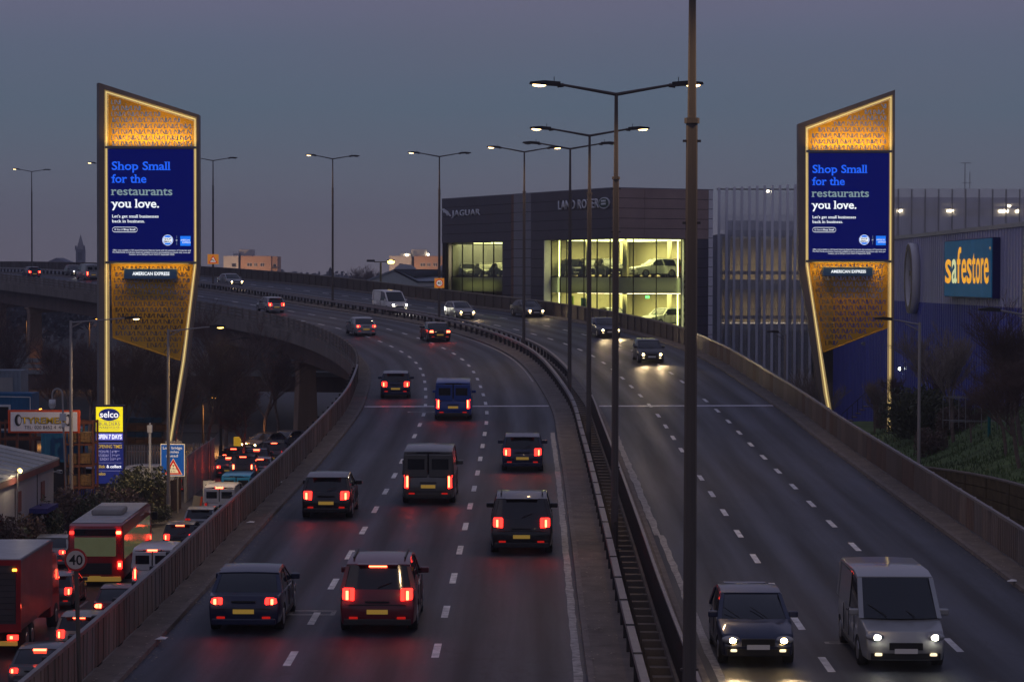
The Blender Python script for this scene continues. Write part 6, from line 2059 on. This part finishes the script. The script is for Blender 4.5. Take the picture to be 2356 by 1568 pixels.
# low bridge sign
mat('sign_blue', (.01, .09, .36), rough=.4, var=.05, emit=(.01, .10, .42), es=.35)
mat('sign_cream', (.8, .66, .45), rough=.4, var=.03, emit=(1, .75, .42), es=.5)
q = P(397, 1057, 143)
LS = thing('road_sign', 'blue low bridge sign with a red triangle, behind a grey lamp post', 'road sign', (q.x, 143, 0), 0)
def lx_(px, py): return xy(LS, px, py)
def lrect(x0, y0, x1, y1, m, nm, n=-.02, parent=None):
    (u0, w1), (u1, w0) = lx_(x0, y0), lx_(x1, y1)
    return MB().box(u0, u1, n, n + .018, w0, w1).build(nm, m, parent or LS, bevel=.0)
b0 = lrect(369.5, 1020.5, 425, 1095, 'sign_cream', 'plate', 0)
b1 = lrect(370.8, 1022, 423.6, 1093.5, 'sign_blue', 'plate_face', -.025, b0)
sc4 = 143 / F
def lt(body, x0, x1, basey, cap, m='sign_white', n=-.03, bold=.01):
    u0, z = lx_(x0, basey); u1, _ = lx_(x1, basey)
    text(b0, body, u0, u1, z, cap * sc4, m, n=n, bold=bold)
lt('Low bridge', 375, 419, 1032.5, 6.2); lt('miles', 391, 411.5, 1041.5, 6.0); lt('ahead', 382, 409.5, 1050.5, 6.0)
def tri(x0, x1, y0, y1, m, n, nm):
    (u0, z0), (u1, _) = lx_(x0, y1), lx_(x1, y1); z1 = lx_(x0, y0)[1]
    MB().prism([(u0, z0), (u1, z0), ((u0 + u1) / 2, z1)], n, n + .004).build(nm, m, b0)
tri(377.5, 420, 1053.5, 1091.5, 'sign_cream', -.031, 'triangle_edge'); tri(379, 418.5, 1055, 1090.5, 'sign_red', -.036, 'triangle'); tri(386, 411.5, 1063.5, 1087, 'sign_cream', -.041, 'triangle_face')
(u0, z0) = lx_(399, 1073)
MB().prism([(u0, z0), (u0 + .07, z0 + .1), (u0 - .07, z0 + .1)], -.046, -.042).build('symbol', 'black', b0)
lt('4.8m', 391, 406.5, 1079, 4.2, 'black', -.047, 0); lt("15'9\"", 391, 405, 1085.5, 4.0, 'black', -.047, 0)
zbm = lx_(397, 1020)[1]
for u in (-.18, .3):
    MB().tube((u, .06, 0), (u, .06, zbm + .25), .05, .05, 8).build('post', 'pole_grey', LS)
MB().box(-.45, .55, .0, .14, zbm + .03, zbm + .14).build('lamp_bar', 'pole_grey', LS)

# palisade fences
def palisade(label, pts, H, m, pitch=.17, name='palisade_fence'):
    t = thing(name, label, 'fence', (pts[0][0], pts[0][1], 0), 0)
    me = MB().prism([(-.035, .05), (.035, .05), (.035, H - .12), (.0, H), (-.035, H - .12)], -.012, .012).mesh('pale', m)
    for a, b in zip(pts[:-1], pts[1:]):
        a, b = Vector((*a, 0)), Vector((*b, 0)); L = (b - a).length; ang = math.atan2(b.y - a.y, b.x - a.x)
        k = int(L / pitch)
        for i in range(k):
            o = link('pale', me, t); p = a.lerp(b, (i + .5) / k) - Vector((pts[0][0], pts[0][1], 0)); o.location = p; o.rotation_euler.z = ang
        for z in (.35, H - .45):
            r_ = MB().box(0, L, .015, .06, z, z + .06).build('rail', m, t); r_.location = a - Vector((pts[0][0], pts[0][1], 0)); r_.rotation_euler.z = ang
        for i in range(int(L / 2.75) + 1):
            p = MB().box(-.05, .05, .03, .13, 0, H).build('post', m, t); p.location = a + (b - a).normalized() * i * 2.75 - Vector((pts[0][0], pts[0][1], 0)); p.rotation_euler.z = ang
mat('fence_blue', (.02, .03, .2), rough=.6, var=.2)
g0, g1 = P(150, 1100, 132), P(220, 1100, 134)
palisade('blue palisade fence between the grey unit and the totem sign', [(g0.x, 132), (g1.x, 134)], 2.3, 'fence_blue')
g0, g1, g2 = P(288, 1100, 160), P(372, 1100, 160), P(487, 1100, 163)
palisade('grey palisade fence behind the bushes and the low bridge sign', [(g0.x, 160), (g1.x, 160), (g2.x, 163)], 2.9, 'galvanised')
# dark boarded fence with posts by the pavement
mat('fence_board', (.06, .045, .038), rough=.9, var=.3, scale=2)
g0, g1 = P(330, 1150, 138), P(418, 1150, 146)
t = thing('board_fence', 'dark brown boarded fence beside the pavement, under the low bridge sign', 'fence', (g0.x, 138, 0), math.atan2(8, g1.x - g0.x))
n_ = int(math.hypot(8, g1.x - g0.x) / .2)
for i in range(n_):
    MB().box(i * .2, i * .2 + .185, 0, .03, 0, 1.9 + .02 * (i % 3)).build('board', 'fence_board', t)
# solid grey gate panel
g0, g1 = P(430, 1100, 150), P(495, 1100, 168)
t = thing('sheet_gate', 'grey sheet metal gate left of the far queue of cars', 'gate', (g0.x, 150, 0), math.atan2(18, g1.x - g0.x))
Lg = math.hypot(18, g1.x - g0.x)
for i in range(int(Lg / 1.1)):
    MB().box(i * 1.1, i * 1.1 + 1.08, 0, .05, .1, 2.9).build('panel', 'cabin_grey' if i % 4 else 'galvanised', t)
for i in range(int(Lg / 3.3) + 1):
    MB().box(i * 3.3 - .06, i * 3.3 + .06, .06, .18, 0, 3.0).build('post', 'galvanised', t)

# white portable signs near the kerb
q = G(481, 1176)
t = thing('portable_sign', 'white portable sign with a black arrow pointing left, on the pavement edge', 'road sign', (q.x, q.y, 0), .05)
MB().box(-.36, .36, -.02, .02, .55, 1.85).build('plate', 'cabin_white', t, bevel=.01)
MB().box(-.30, .30, -.03, -.022, .62, 1.78).build('plate_face', 'board_white', t)
MB().prism([(-.22, 1.28), (-.05, 1.4), (-.05, 1.32), (.24, 1.32), (.24, 1.24), (-.05, 1.24), (-.05, 1.16)], -.04, -.032).build('arrow', 'black', t)
text(t, 'Turn Left', -.2, .2, .85, .13, 'black', n=-.036); MB().box(-.22, .22, -.04, -.032, 1.52, 1.62).build('bar', 'black', t)
for u in (-.3, .3): MB().tube((u, 0, 0), (u, 0, .6), .02, .02, 6).build('leg', 'galvanised', t)
q = G(447, 1185)
t = thing('barrier_board', 'leaning orange edged board beside the portable arrow sign', 'barrier', (q.x, q.y, 0), .5)
MB().prism([(-.25, 0), (.25, 0), (.42, 1.1), (-.0, 1.2)], 0, .05).build('board', 'concrete_light', t)
MB().prism([(.25, 0), (.36, 0), (.53, 1.1), (.42, 1.1)], -.01, .06).build('edge', 'board_orange', t)
# 40 sign on the verge
s_ = s_of_y(50)
q = RP(s_, -12.05, .1)
t = thing('speed_sign', 'round 40 speed limit sign on a slim pole, in front of the left parapet', 'road sign', q, .05)
tgt = P(175, 1286, q.y)
t.location.x = tgt.x + .0
zc = tgt.z - q.z
MB().tube((.08, 0, 0), (.0, 0, zc - .1), .045, .045, 10).build('pole', 'lamp_pole', t)
MB().disc(0, zc, .235, -.07, -.05, 40).build('ring', 'sign_red_dull', t) if 'sign_red_dull' in MATS else MB().disc(0, zc, .235, -.07, -.05, 40).build('ring', mat('sign_red_dull', (.42, .03, .03), rough=.4, var=.1), t)
MB().disc(0, zc, .192, -.078, -.072, 40).build('face', mat('sign_face_dull', (.52, .47, .44), rough=.4, var=.1), t)
text(t, '40', -.135, .145, zc - .1, .2, 'black', n=-.083, bold=.012, slant=.0)
MB().box(-.06, .06, -.05, .05, zc - .14, zc - .1).build('clip', 'galvanised', t)
# white yellow cabinet, bollards under the bridge
q = G(546, 1045)
t = thing('road_bollard', 'yellow illuminated traffic bollard on the island under the flyover', 'bollard', (q.x, q.y, 0), 0)
MB().box(-.28, .28, -.15, .15, 0, 1.4).build('body', mat('bollard_yellow', (.5, .3, .02), var=.1, emit=(1, .55, .03), es=.3), t, bevel=.05)
MB().box(-.3, .3, -.2, .2, 0, .2).build('base', 'black', t)
for i, (px, py, lab) in enumerate(((531, 1112, 'left one of two grey bollards in front of the far queue'), (584, 1116, 'right one of two grey bollards in front of the far queue'))):
    q = G(px, py)
    t = thing('post_bollard', lab, 'bollard', (q.x, q.y, 0), 0, 'grey bollards beside the street')
    MB().tube((0, 0, 0), (0, 0, 1.45), .10, .10, 10).tube((0, 0, 1.45), (0, 0, 1.52), .10, .05, 10).build('shaft', 'pole_grey', t)
    MB().tube((0, 0, 1.15), (0, 0, 1.3), .105, .105, 10, False).build('band', 'board_white', t)
# parked white van behind the totem
v = make_vehicle('van', 'white', 'van', 'white van parked behind the totem sign and the bushes', lights='none')
q = P(325, 1075, 155); v.location = (q.x, 155, 0); v.rotation_euler.z = R(78)
v = make_vehicle('van', 'white', 'van', 'white van parked in the yard left of the totem sign', lights='none')
q = P(195, 1075, 150); v.location = (q.x, 153, 0); v.rotation_euler.z = R(85)

# ================================================================ LOWER VIADUCT AND FAR SIDE UNDER THE FLYOVER
mat('pale_barrier', (.26, .27, .27), rough=.8, var=.2, scale=.6)
V1 = thing('lower_viaduct', 'low pale concrete viaduct crossing behind the trees under the flyover', 'viaduct', (-75, 236, 0), math.atan2(-16, 95))
q = P(0, 822, 232); zt_ = q.z
for k in range(3):
    MB().box(0, 86, -.1, .1, zt_ - .45 - k * .55, zt_ - .03 - k * .55).build('parapet_rail', 'pale_barrier', V1)
MB().box(0, 86, .12, 9, zt_ - 3.0, zt_ - 1.5).build('deck', 'beam_steel', V1)
for k in range(5):
    MB().box(6 + k * 18, 7.6 + k * 18, 1, 3, 0, zt_ - 3.02).build('pier', 'concrete', V1)

# ================================================================ TREES
def tree_meshes(seed, H, spread, depth=5, twig='twig', droop=0.0):
    rnd = random.Random(seed)
    tr, cr = MB(), MB()
    def grow(p, d, L, r, lv):
        steps = 3 if lv < 3 else 2
        q = p
        for k in range(steps):
            d = (d + Vector((rnd.gauss(0, .14), rnd.gauss(0, .14), rnd.gauss(0, .08) + .05 - droop * (lv > 3)))).normalized()
            q2 = q + d * (L / steps)
            r2 = r * (1 - .28 / steps * (k + 1))
            (tr if lv < 2 else cr).tube(q, q2, r * (1 - .28 / steps * k), r2, 6 if lv < 2 else 3, False)
            if lv < depth:
                nb = 2 if lv < 2 else (2 if rnd.random() < .7 else 3)
                for _ in range(nb):
                    if lv == 0 and k == 0: continue
                    a = rnd.uniform(0, 6.283); sp_ = rnd.uniform(.45, .95) * spread
                    side = Vector((math.cos(a), math.sin(a), 0))
                    nd = (d + side * sp_ + Vector((0, 0, rnd.uniform(0, .35)))).normalized()
                    grow(q2, nd, L * rnd.uniform(.52, .74), max(.012, r2 * rnd.uniform(.45, .62)), lv + 1)
            q = q2
    grow(Vector((0, 0, 0)), Vector((0, 0, 1)), H * .48, H * .018 + .03, 0)
    return tr.mesh('trunk', 'bark'), cr.mesh('crown', twig)
TM = [tree_meshes(1, 9, .9, 5), tree_meshes(2, 8, 1.1, 5), tree_meshes(3, 10, .8, 5), tree_meshes(4, 7.5, 1.2, 5)]
TM.append(tree_meshes(9, 9, .6, 5, 'twig_pale'))
print('TREE TRIS', [len(a[1].polygons) * 2 for a in TM])
def tree(k, x, y, z, sc, label, group, rz=None):
    t = thing('bare_tree', label, 'tree', (x, y, z), random.uniform(0, 6.28) if rz is None else rz, group)
    t.scale = (sc, sc, sc)
    a = link('trunk', TM[k][0], t); b = link('crown', TM[k][1], t)
    return t
UT = [(120, 205, 1.0, 'leafless tree between the orange lit pier and the first lamp post'), (200, 200, 1.0, 'leafless tree behind the foot of the left tower'), (285, 176, .95, 'leafless tree right behind the totem sign'),
      (335, 178, 1.05, 'leafless tree under the slanting lower edge of the left tower panel'), (372, 186, 1.1, 'leafless tree behind the sloping leg of the left tower'), (430, 172, 1.0, 'leafless tree right of the left tower, behind the grey fence'),
      (470, 178, 1.0, 'leafless tree between the bright orange lamp and the left tower'), (520, 190, 1.05, 'leafless tree in front of the brown pier'), (600, 198, .95, 'leafless tree between the two right hand piers'),
      (640, 215, .9, 'small leafless tree beside the pier nearest the ramp'), (20, 215, 1.0, 'leafless tree behind the pier at the picture edge'), (160, 225, .95, 'leafless tree in the gap right of the wide orange lit pier'),
      (240, 215, 1.0, 'leafless tree far behind the left tower leg'), (310, 205, 1.0, 'leafless tree in the dark space under the deck'), (410, 200, 1.0, 'leafless tree behind the end of the grey fence'), (560, 178, .85, 'leafless tree over the middle of the far queue')]
for i, (px, Y, sc, lab) in enumerate(UT):
    q = P(px, 900, Y)
    tree(i % 4 if i % 5 != 4 else 4, q.x, Y, 0, sc * .92, lab, 'leafless trees under and beside the flyover')
RT = [(2348, 112, .85, 1, 'tallest bare tree at the right picture edge, covering the warehouse'), (2315, 120, .80, 3, 'bare tree just right of the teal sign'), (2330, 128, .85, 0, 'bare tree behind the tallest one at the right edge'),       (2235, 134, .45, 3, 'low bare tree below the middle of the teal sign'), (2195, 138, .85, 4, 'slender pale bare tree between the emblem and the teal sign'), (2352, 122, .8, 2, 'bare tree with its crown cut by the right picture edge'),
      (2150, 148, .60, 2, 'thin bare tree just right of the grey lamp post'), (2135, 156, .8, 4, 'ivy grown thin tree beside the grey lamp post'), (2085, 156, .55, 0, 'bare tree beside the right tower leg'), (2010, 172, .6, 4, 'small bare tree between the legs of the right tower'), (1880, 190, .9, 4, 'bare tree in front of the car park mesh, left of the right tower leg')]
for px, Y, sc, k, lab in RT:
    sc *= .74
    q = P(px, 950, Y)
    x = min(q.x, 31.0)
    tree(k, x, Y, bank_h(x, Y) - .1 if Y < 180 else 0, sc, lab, 'leafless trees along the warehouse')

def bush_mesh(seed, rx, ry, rz, nleaf, m, s0=.10):
    rnd = random.Random(seed); mb = MB()
    lobes = [(rnd.uniform(-.6, .6) * rx, rnd.uniform(-.6, .6) * ry, rnd.uniform(.25, .75) * rz, rnd.uniform(.28, .5)) for _ in range(11)]
    for k in range(nleaf):
        lx, ly, lz, lr = rnd.choice(lobes)
        d = Vector((rnd.gauss(0, 1), rnd.gauss(0, 1), rnd.gauss(0, 1))).normalized() * (rnd.random() ** .35)
        p = Vector((lx + d.x * lr * rx, ly + d.y * lr * ry, max(.02, lz + d.z * lr * rz)))
        a = Vector((rnd.gauss(0, 1), rnd.gauss(0, 1), rnd.gauss(0, 1))).normalized(); b = a.orthogonal().normalized()
        c = a.cross(b); s = s0 * rnd.uniform(.6, 1.5)
        mb.add([p - b * s, p + c * s * .5, p + b * s, p - c * s * .5], [(0, 1, 2, 3)])
    st = MB()
    for _ in range(14):
        e = rnd.choice(lobes); st.tube((rnd.uniform(-.2, .2), rnd.uniform(-.2, .2), 0), (e[0], e[1], e[2]), .035, .012, 4, False)
    return mb.mesh('foliage', m), st.mesh('stem', 'bark')
BM = [bush_mesh(1, 1.9, 1.9, 3.0, 4200, 'leaf_dark'), bush_mesh(2, 2.1, 1.7, 2.5, 4000, 'leaf_dark'), bush_mesh(3, 1.8, 1.8, 2.4, 3600, 'leaf_brown')]
def bush(k, x, y, z, sc, label, group):
    t = thing('bush', label, 'bush', (x, y, z), random.uniform(0, 6.28), group); t.scale = (sc, sc, sc * random.uniform(.9, 1.1))
    link('foliage', BM[k][0], t); link('stem', BM[k][1], t)
BU = [(322, 1140, 141, .88, 0, 'big dark evergreen bush in front of the parked white van, beside the blue sign'), (290, 1150, 138, .85, 0, 'dark evergreen bush right below the totem sign'), (240, 1165, 134, .85, 2, 'brownish bush left of the totem foot'),
      (190, 1180, 129, 1.0, 2, 'brownish bush behind the first grey lamp post'), (140, 1195, 124, .95, 1, 'low dark bush between the grey unit and the lamp post'), (95, 1205, 120, .9, 2, 'low brown bush along the grey unit wall'),
      (40, 1215, 116, .95, 1, 'dark bush at the left picture edge below the yard lamp'), (345, 1165, 136, .6, 1, 'dark bush hanging over the boarded fence'), (300, 1185, 133, .8, 2, 'brown bush behind the roof of the bus'), (235, 1195, 128, .9, 1, 'dark bush above the back of the bus'),
      (0, 1225, 113, 1.0, 2, 'brown bush in the left corner behind the lorry')]
for px, py, Y, sc, k, lab in BU:
    q = P(px, py, Y)
    bush(k, min(q.x, -24.6) if Y < 128 else q.x, Y, 0, sc * 1.05, lab, 'bushes between the street and the yards')
for px, Y, sc, k, lab in ((2090, 152, 1.0, 0, 'dark ivy bush at the foot of the right tower'), (2125, 148, 1.15, 1, 'wide dark bush on the bank behind the grey lamp post'), (2165, 145, 1.0, 0, 'dark bush in the middle of the bank'), (2200, 142, .7, 2, 'low brown bush beside the railing cage'), (2145, 137, .6, 2, 'small brown bush lower on the bank')):
    q = P(px, 950, Y); bush(k, min(q.x, 30), Y, bank_h(min(q.x, 30), Y) - .1, sc, lab, 'bushes on the grass bank')

# ================================================================ FAR BACKGROUND
mat('far_white', (.56, .53, .51), rough=.8, var=.08, scale=.1)
mat('far_salmon', (.50, .31, .22), rough=.8, var=.08, scale=.1, )
mat('far_glass', (.05, .055, .07), rough=.15, var=0)
mat('far_frame', (.6, .6, .6), rough=.6, var=0)
def flats(label, px0, pxm, px1, px2, pyt, lights):
    Y = 900
    q = P(px0, 640, Y)
    t = thing('block_of_flats', label, 'building', (q.x, Y, 0), 0, 'distant blocks of flats')
    X = lambda px: xy(t, px, 600)[0]
    Z = lambda py: xy(t, px0, py)[1]
    MB().box(X(px0), X(pxm) - .8, 1.5, 16, 0, Z(pyt)).build('stair_wing', 'far_white', t)
    MB().box(X(pxm) - .8, X(pxm) + .3, 3, 16, 0, Z(pyt) - .3).build('recess', 'far_glass', t)
    MB().box(X(pxm) + .3, X(px1), 0, 16, 0, Z(pyt)).build('front_wing', 'far_salmon', t)
    MB().box(X(px1), X(px2), 1.8, 16, 0, Z(pyt + .6)).build('side_wing', 'far_salmon', t)
    w = X(px1) - X(px0)
    a, b = X(pxm) - .30 * w * .35, X(pxm) + w * .27
    MB().box(X(px0) + .36 * w * .5, a + 1.5, 5, 11, Z(pyt), Z(pyt - 6)).build('roof_room', 'far_white', t)
    MB().box(X(pxm) - w * .05, X(pxm) + w * .24, 5, 12, Z(pyt), Z(pyt - 15)).build('lift_tower', 'far_white', t)
    for k in range(9):
        x = X(pxm) - w * .22 + k * w * .055
        MB().tube((x, 5, Z(pyt - (15 if k > 3 else 6))), (x, 5, Z(pyt - (18.5 if k > 3 else 12))), .07, .07, 4).build('roof_rail', 'dark_steel', t)
    r = 0; z = Z(pyt) - 2.6
    while z > 2:
        for u, ww in ((.16, 1.9), (.34, 1.3), (.50, 1.6)):
            x = X(pxm) + .3 + (X(px1) - X(pxm)) * u * 1.25
            f = MB().box(x, x + ww, -.08, -.01, z - 1.3, z).build('window', 'far_frame', t)
            for k in range(2): MB().box(x + .12 + k * ww / 2, x + ww / 2 - .08 + k * ww / 2, -.11, -.085, z - 1.18, z - .12).build('pane', 'far_glass', f)
        x = X(px1) + .5
        f = MB().box(x, x + 1.2, 1.7, 1.79, z - 1.5, z - .2).build('window', 'far_frame', t)
        MB().box(x + .1, x + 1.1, 1.66, 1.695, z - 1.4, z - .3).build('pane', 'far_glass', f)
        MB().box(X(px1) + .1, X(px2) + .8, .6, 1.79, z - 1.9, z - 1.6).build('balcony', 'dark_steel', t)
        if r == 0:
            x = X(px0) + w * .17
            f = MB().box(x, x + 1.8, 1.4, 1.49, z - 1.6, z - .1).build('window', 'far_frame', t)
            MB().box(x + .12, x + 1.68, 1.36, 1.395, z - 1.48, z - .22).build('pane', 'far_glass', f)
        z -= 2.9; r += 1
    for px, py in lights:
        MB().sphere((X(px), 4.5, Z(py)), .4, 8, 6).build('roof_light', 'flood', t)
    for lx in (-8, 14):
        l = bpy.data.lights.new('estate_lamp', 'SPOT'); l.energy = 15000; l.color = (1, .62, .35); l.spot_size = R(120); l.spot_blend = 1; l.shadow_soft_size = .5
        lo = bpy.data.objects.new('estate_lamp', l); COL.objects.link(lo); lo.parent = t; lo.location = (lx, -26, 9); lo.rotation_euler = (R(88), 0, R(-8 if lx < 0 else 8))
    return t
flats('distant block of flats with a salmon front, just right of the left tower', 513, 552, 624, 637, 588.5, [])
flats('distant block of flats with a salmon front, left of the showroom', 895, 951, 1021, 1035, 588.5, [(935, 586), (984, 585)])
# grey shed with shallow roof
mat('shed_wall', (.42, .46, .44), rough=.7, var=.1, scale=.1)
mat('shed_roof', (.26, .29, .33), rough=.6, var=.15, scale=.2)
q = P(806, 660, 420)
t = thing('grey_shed', 'wide grey shed with a shallow pitched roof beyond the outer parapet', 'building', (q.x, 420, 0), 0)
g = lambda px, py: xy(t, px, py)
pts = [(g(770, 700)[0], 0), (g(806, 662)[0] - 2, g(806, 668)[1]), g(906, 624), g(962, 652), (g(962, 700)[0], 0)]
MB().prism(pts, 0, 1).build('gable', 'shed_wall', t)
a, b, c = g(804, 663), g(907, 622.5), g(962, 650)
MB().add([(a[0], -.3, a[1]), (b[0], -.3, b[1]), (b[0] + 30, 46, b[1]), (a[0] + 30, 46, a[1]), (a[0], -.3, a[1] + .3), (b[0], -.3, b[1] + .3), (b[0] + 30, 46, b[1] + .3), (a[0] + 30, 46, a[1] + .3)],
         [(0, 1, 2, 3), (4, 5, 6, 7), (0, 1, 5, 4)]).build('roof_slope', 'shed_roof', t)
d = g(1040, 660)
MB().add([(b[0], -.3, b[1] + .3), (c[0], -.3, c[1] + .3), (d[0] + 8, -.3, c[1] + .3), (d[0] + 8, 30, b[1] + .3), (b[0], 30, b[1] + .3)], [(0, 1, 2, 3, 4)]).build('roof_slope', 'shed_roof', t)
MB().box(c[0], d[0] + 6, .4, 1, 0, c[1]).build('wall', 'shed_wall', t)
MB().box(c[0] + 1, d[0] + 2, .3, .39, c[1] - 4, c[1] - 1.2).build('roller_door', 'dark_steel', t)
MB().box(c[0], d[0] + 6, .1, .39, c[1] - .6, c[1] - .3).build('gutter', 'far_white', t)
for px in (925, 1027):
    u, z = g(px, 622)
    MB().sphere((u, 12, z), 1.6, 12, 6, (1.3, 1, .75)).tube((u, 12, z - 1.8), (u, 12, z - .4), 1.0, 1.0, 10).build('roof_vent', 'galvanised', t, True)
# yellow lamp in front of it
q = P(876, 604, 330)
L_ = thing('street_lamp', 'green grey lamp post with one bright yellow head, in front of the grey shed', 'street lamp', (q.x, 330, 0))
MB().tube((0, 0, 0), (0, 0, q.z), .17, .13, 8).build('pole', mat('pole_green', (.14, .13, .05), var=.1), L_)
MB().tube((-.9, 0, q.z + .1), (1.0, 0, q.z + .1), .07, .07, 6).build('arm', 'pole_green', L_)
MB().box(-1.9, -.8, -.2, .2, q.z + .1, q.z + .4).build('lamp_head', 'dark_steel', L_)
h = MB().box(.9, 1.9, -.2, .2, q.z + .22, q.z + .42).build('lamp_head', 'dark_steel', L_)
MB().sphere((1.4, 0, q.z + .12), .42, 10, 6, (1.25, .8, .75)).build('lens', 'yellow_lens', h, True)
# church spire
q = P(184, 640, 1100)
t = thing('church', 'distant church tower with a pale pointed spire beside the left tower', 'church', (q.x, 1100, 0))
g = lambda px, py: xy(t, px, py)
zb1, zs1, zt1 = g(175, 608)[1], g(175, 573)[1], g(184, 538)[1]
w = (193 - 174) * 1100 / F / 2
mat('far_stone', (.15, .15, .20), rough=.9, var=.1); mat('far_spire', (.27, .26, .27), rough=.8, var=.1)
MB().box(-w, w, 0, 2 * w, 0, zs1).build('belfry', 'far_stone', t)
MB().add([(-w * .85, .3, zs1), (w * .85, .3, zs1), (w * .85, 2 * w - .3, zs1), (-w * .85, 2 * w - .3, zs1), (0, w, zt1)], [(0, 1, 4), (1, 2, 4), (2, 3, 4), (3, 0, 4)]).build('spire', 'far_spire', t)
for sx in (-1, 1):
    MB().box(sx * w - .35, sx * w + .35, -.2, .5, zs1 - .5, zs1 + 1.6).build('pinnacle', 'far_stone', t)
MB().box(-.9, .9, -.1, -.01, zs1 - 5, zs1 - 1.5).build('louvre_opening', 'far_glass', t)
MB().prism([(-w, 0), (-w, zb1 - 1), (-w - 9, zb1 + 3), (-w - 18, zb1 - 1), (-w - 18, 0)], 1, 20).build('nave', 'far_stone', t)
# tree masses on the horizon: clumps of leaf sized faces
def clump(mb, c, rx, rz, n, s, rnd):
    for _ in range(n):
        d = Vector((rnd.gauss(0, 1), rnd.gauss(0, 1), rnd.gauss(0, 1))).normalized() * rnd.random() ** .4
        p = Vector((c[0] + d.x * rx, c[1] + d.y * rx, max(0, c[2] + d.z * rz)))
        a = Vector((rnd.gauss(0, 1), rnd.gauss(0, 1), rnd.gauss(0, 1))).normalized(); b = a.orthogonal().normalized() * s * rnd.uniform(.5, 1.4); c_ = a.cross(b)
        mb.add([p - b, p + c_ * .7, p + b, p - c_ * .7], [(0, 1, 2, 3)])
rnd = random.Random(21)
mb = MB()
for k in range(620):
    Y = rnd.uniform(1200, 1650); x = rnd.uniform(-.24, .24) * Y
    h = 13.0 + rnd.uniform(-3, 2.5) + 4 * noise.noise(Vector((x * .01, 3, 0)))
    clump(mb, (x, Y, h * .62), rnd.uniform(7, 14), h * .55, 110, 1.5, rnd)
mb.build('treeline', 'far_tree', label='hazy line of trees on the horizon beyond the flyover', cat='trees', kind='stuff')
mb = MB()
for k in range(190):
    Y = rnd.uniform(430, 1000); x = rnd.uniform(-.21, .03) * Y
    h = 8.5 + rnd.uniform(-2, 1.6)
    clump(mb, (x, Y, h * .6), rnd.uniform(4, 7), h * .5, 110, .7, rnd)
mb.build('treeline', 'far_tree', label='dark mass of suburban trees between the sheds and the flats', cat='trees', kind='stuff')
# low houses among them
for i, (px, py, Y) in enumerate(((745, 651, 700), (770, 646, 900), (690, 645, 950), (715, 650, 800), (790, 655, 620), (655, 648, 860))):
    q = P(px, py, Y)
    t = thing('suburban_house', ['pale gabled house left of the lamp post between the flats', 'small far house right of that lamp post', 'far house above the parapet near the left flats', 'dark roofed house among the trees', 'dark house beside the grey shed', 'tiny house right beside the left block of flats'][i], 'house', (q.x, Y, 0), random.uniform(-.5, .5))
    zz = q.z
    MB().box(-4, 4, 0, 8, 0, zz - 2.5).build('wall', 'far_white' if i % 2 == 0 else 'far_stone', t)
    MB().prism([(-4.4, zz - 2.6), (0, zz), (4.4, zz - 2.6)], -.3, 8.3).build('roof', 'dark_steel', t)
    for x in (-2.6, .8): MB().box(x, x + 1.6, -.06, -.01, zz - 5, zz - 3.6).build('window', 'far_glass', t)
# one tall leafless tree in front of the right flats
tree(1, P(845, 640, 520).x, 520, 0, 1.9, 'big far leafless tree between the grey shed and the trees', 'far trees')
tree(0, P(868, 640, 540).x, 545, 0, 1.75, 'far leafless tree behind the grey shed roof', 'far trees')
t = thing('conifer', 'small pointed conifer on the far tree line', 'tree', (P(760, 640, 800).x, 800, 0))
mb = MB(); 
for k in range(300):
    u = rnd.random(); r_ = (1 - u) * 2.2 * rnd.random() ** .5; a = rnd.uniform(0, 6.28)
    p = Vector((r_ * math.cos(a), r_ * math.sin(a), 2 + u * 15)); mb.add([p + Vector((-.5, 0, 0)), p + Vector((.5, 0, -.3)), p + Vector((0, .3, .8))], [(0, 1, 2)])
mb.build('crown', 'far_tree', t); MB().tube((0, 0, 0), (0, 0, 5), .25, .15, 6).build('trunk', 'bark', t)

# ================================================================ AIR
hz = bpy.data.materials.new('haze'); hz.use_nodes = True
n = hz.node_tree; n.nodes.clear()
o_ = n.nodes.new('ShaderNodeOutputMaterial'); v_ = n.nodes.new('ShaderNodeVolumePrincipled')
v_.inputs['Color'].default_value = (.86, .88, 1, 1); v_.inputs['Density'].default_value = .00034; v_.inputs['Anisotropy'].default_value = .2
n.links.new(v_.outputs[0], o_.inputs['Volume'])
MATS['haze'] = hz
HB = MB().box(-1500, 1500, -60, 1750, -1.2, 62)
MB.build(HB, 'haze', 'haze', kind='stuff', label='thin evening haze over the whole place', cat='haze')
S.cycles.volume_bounces = 0
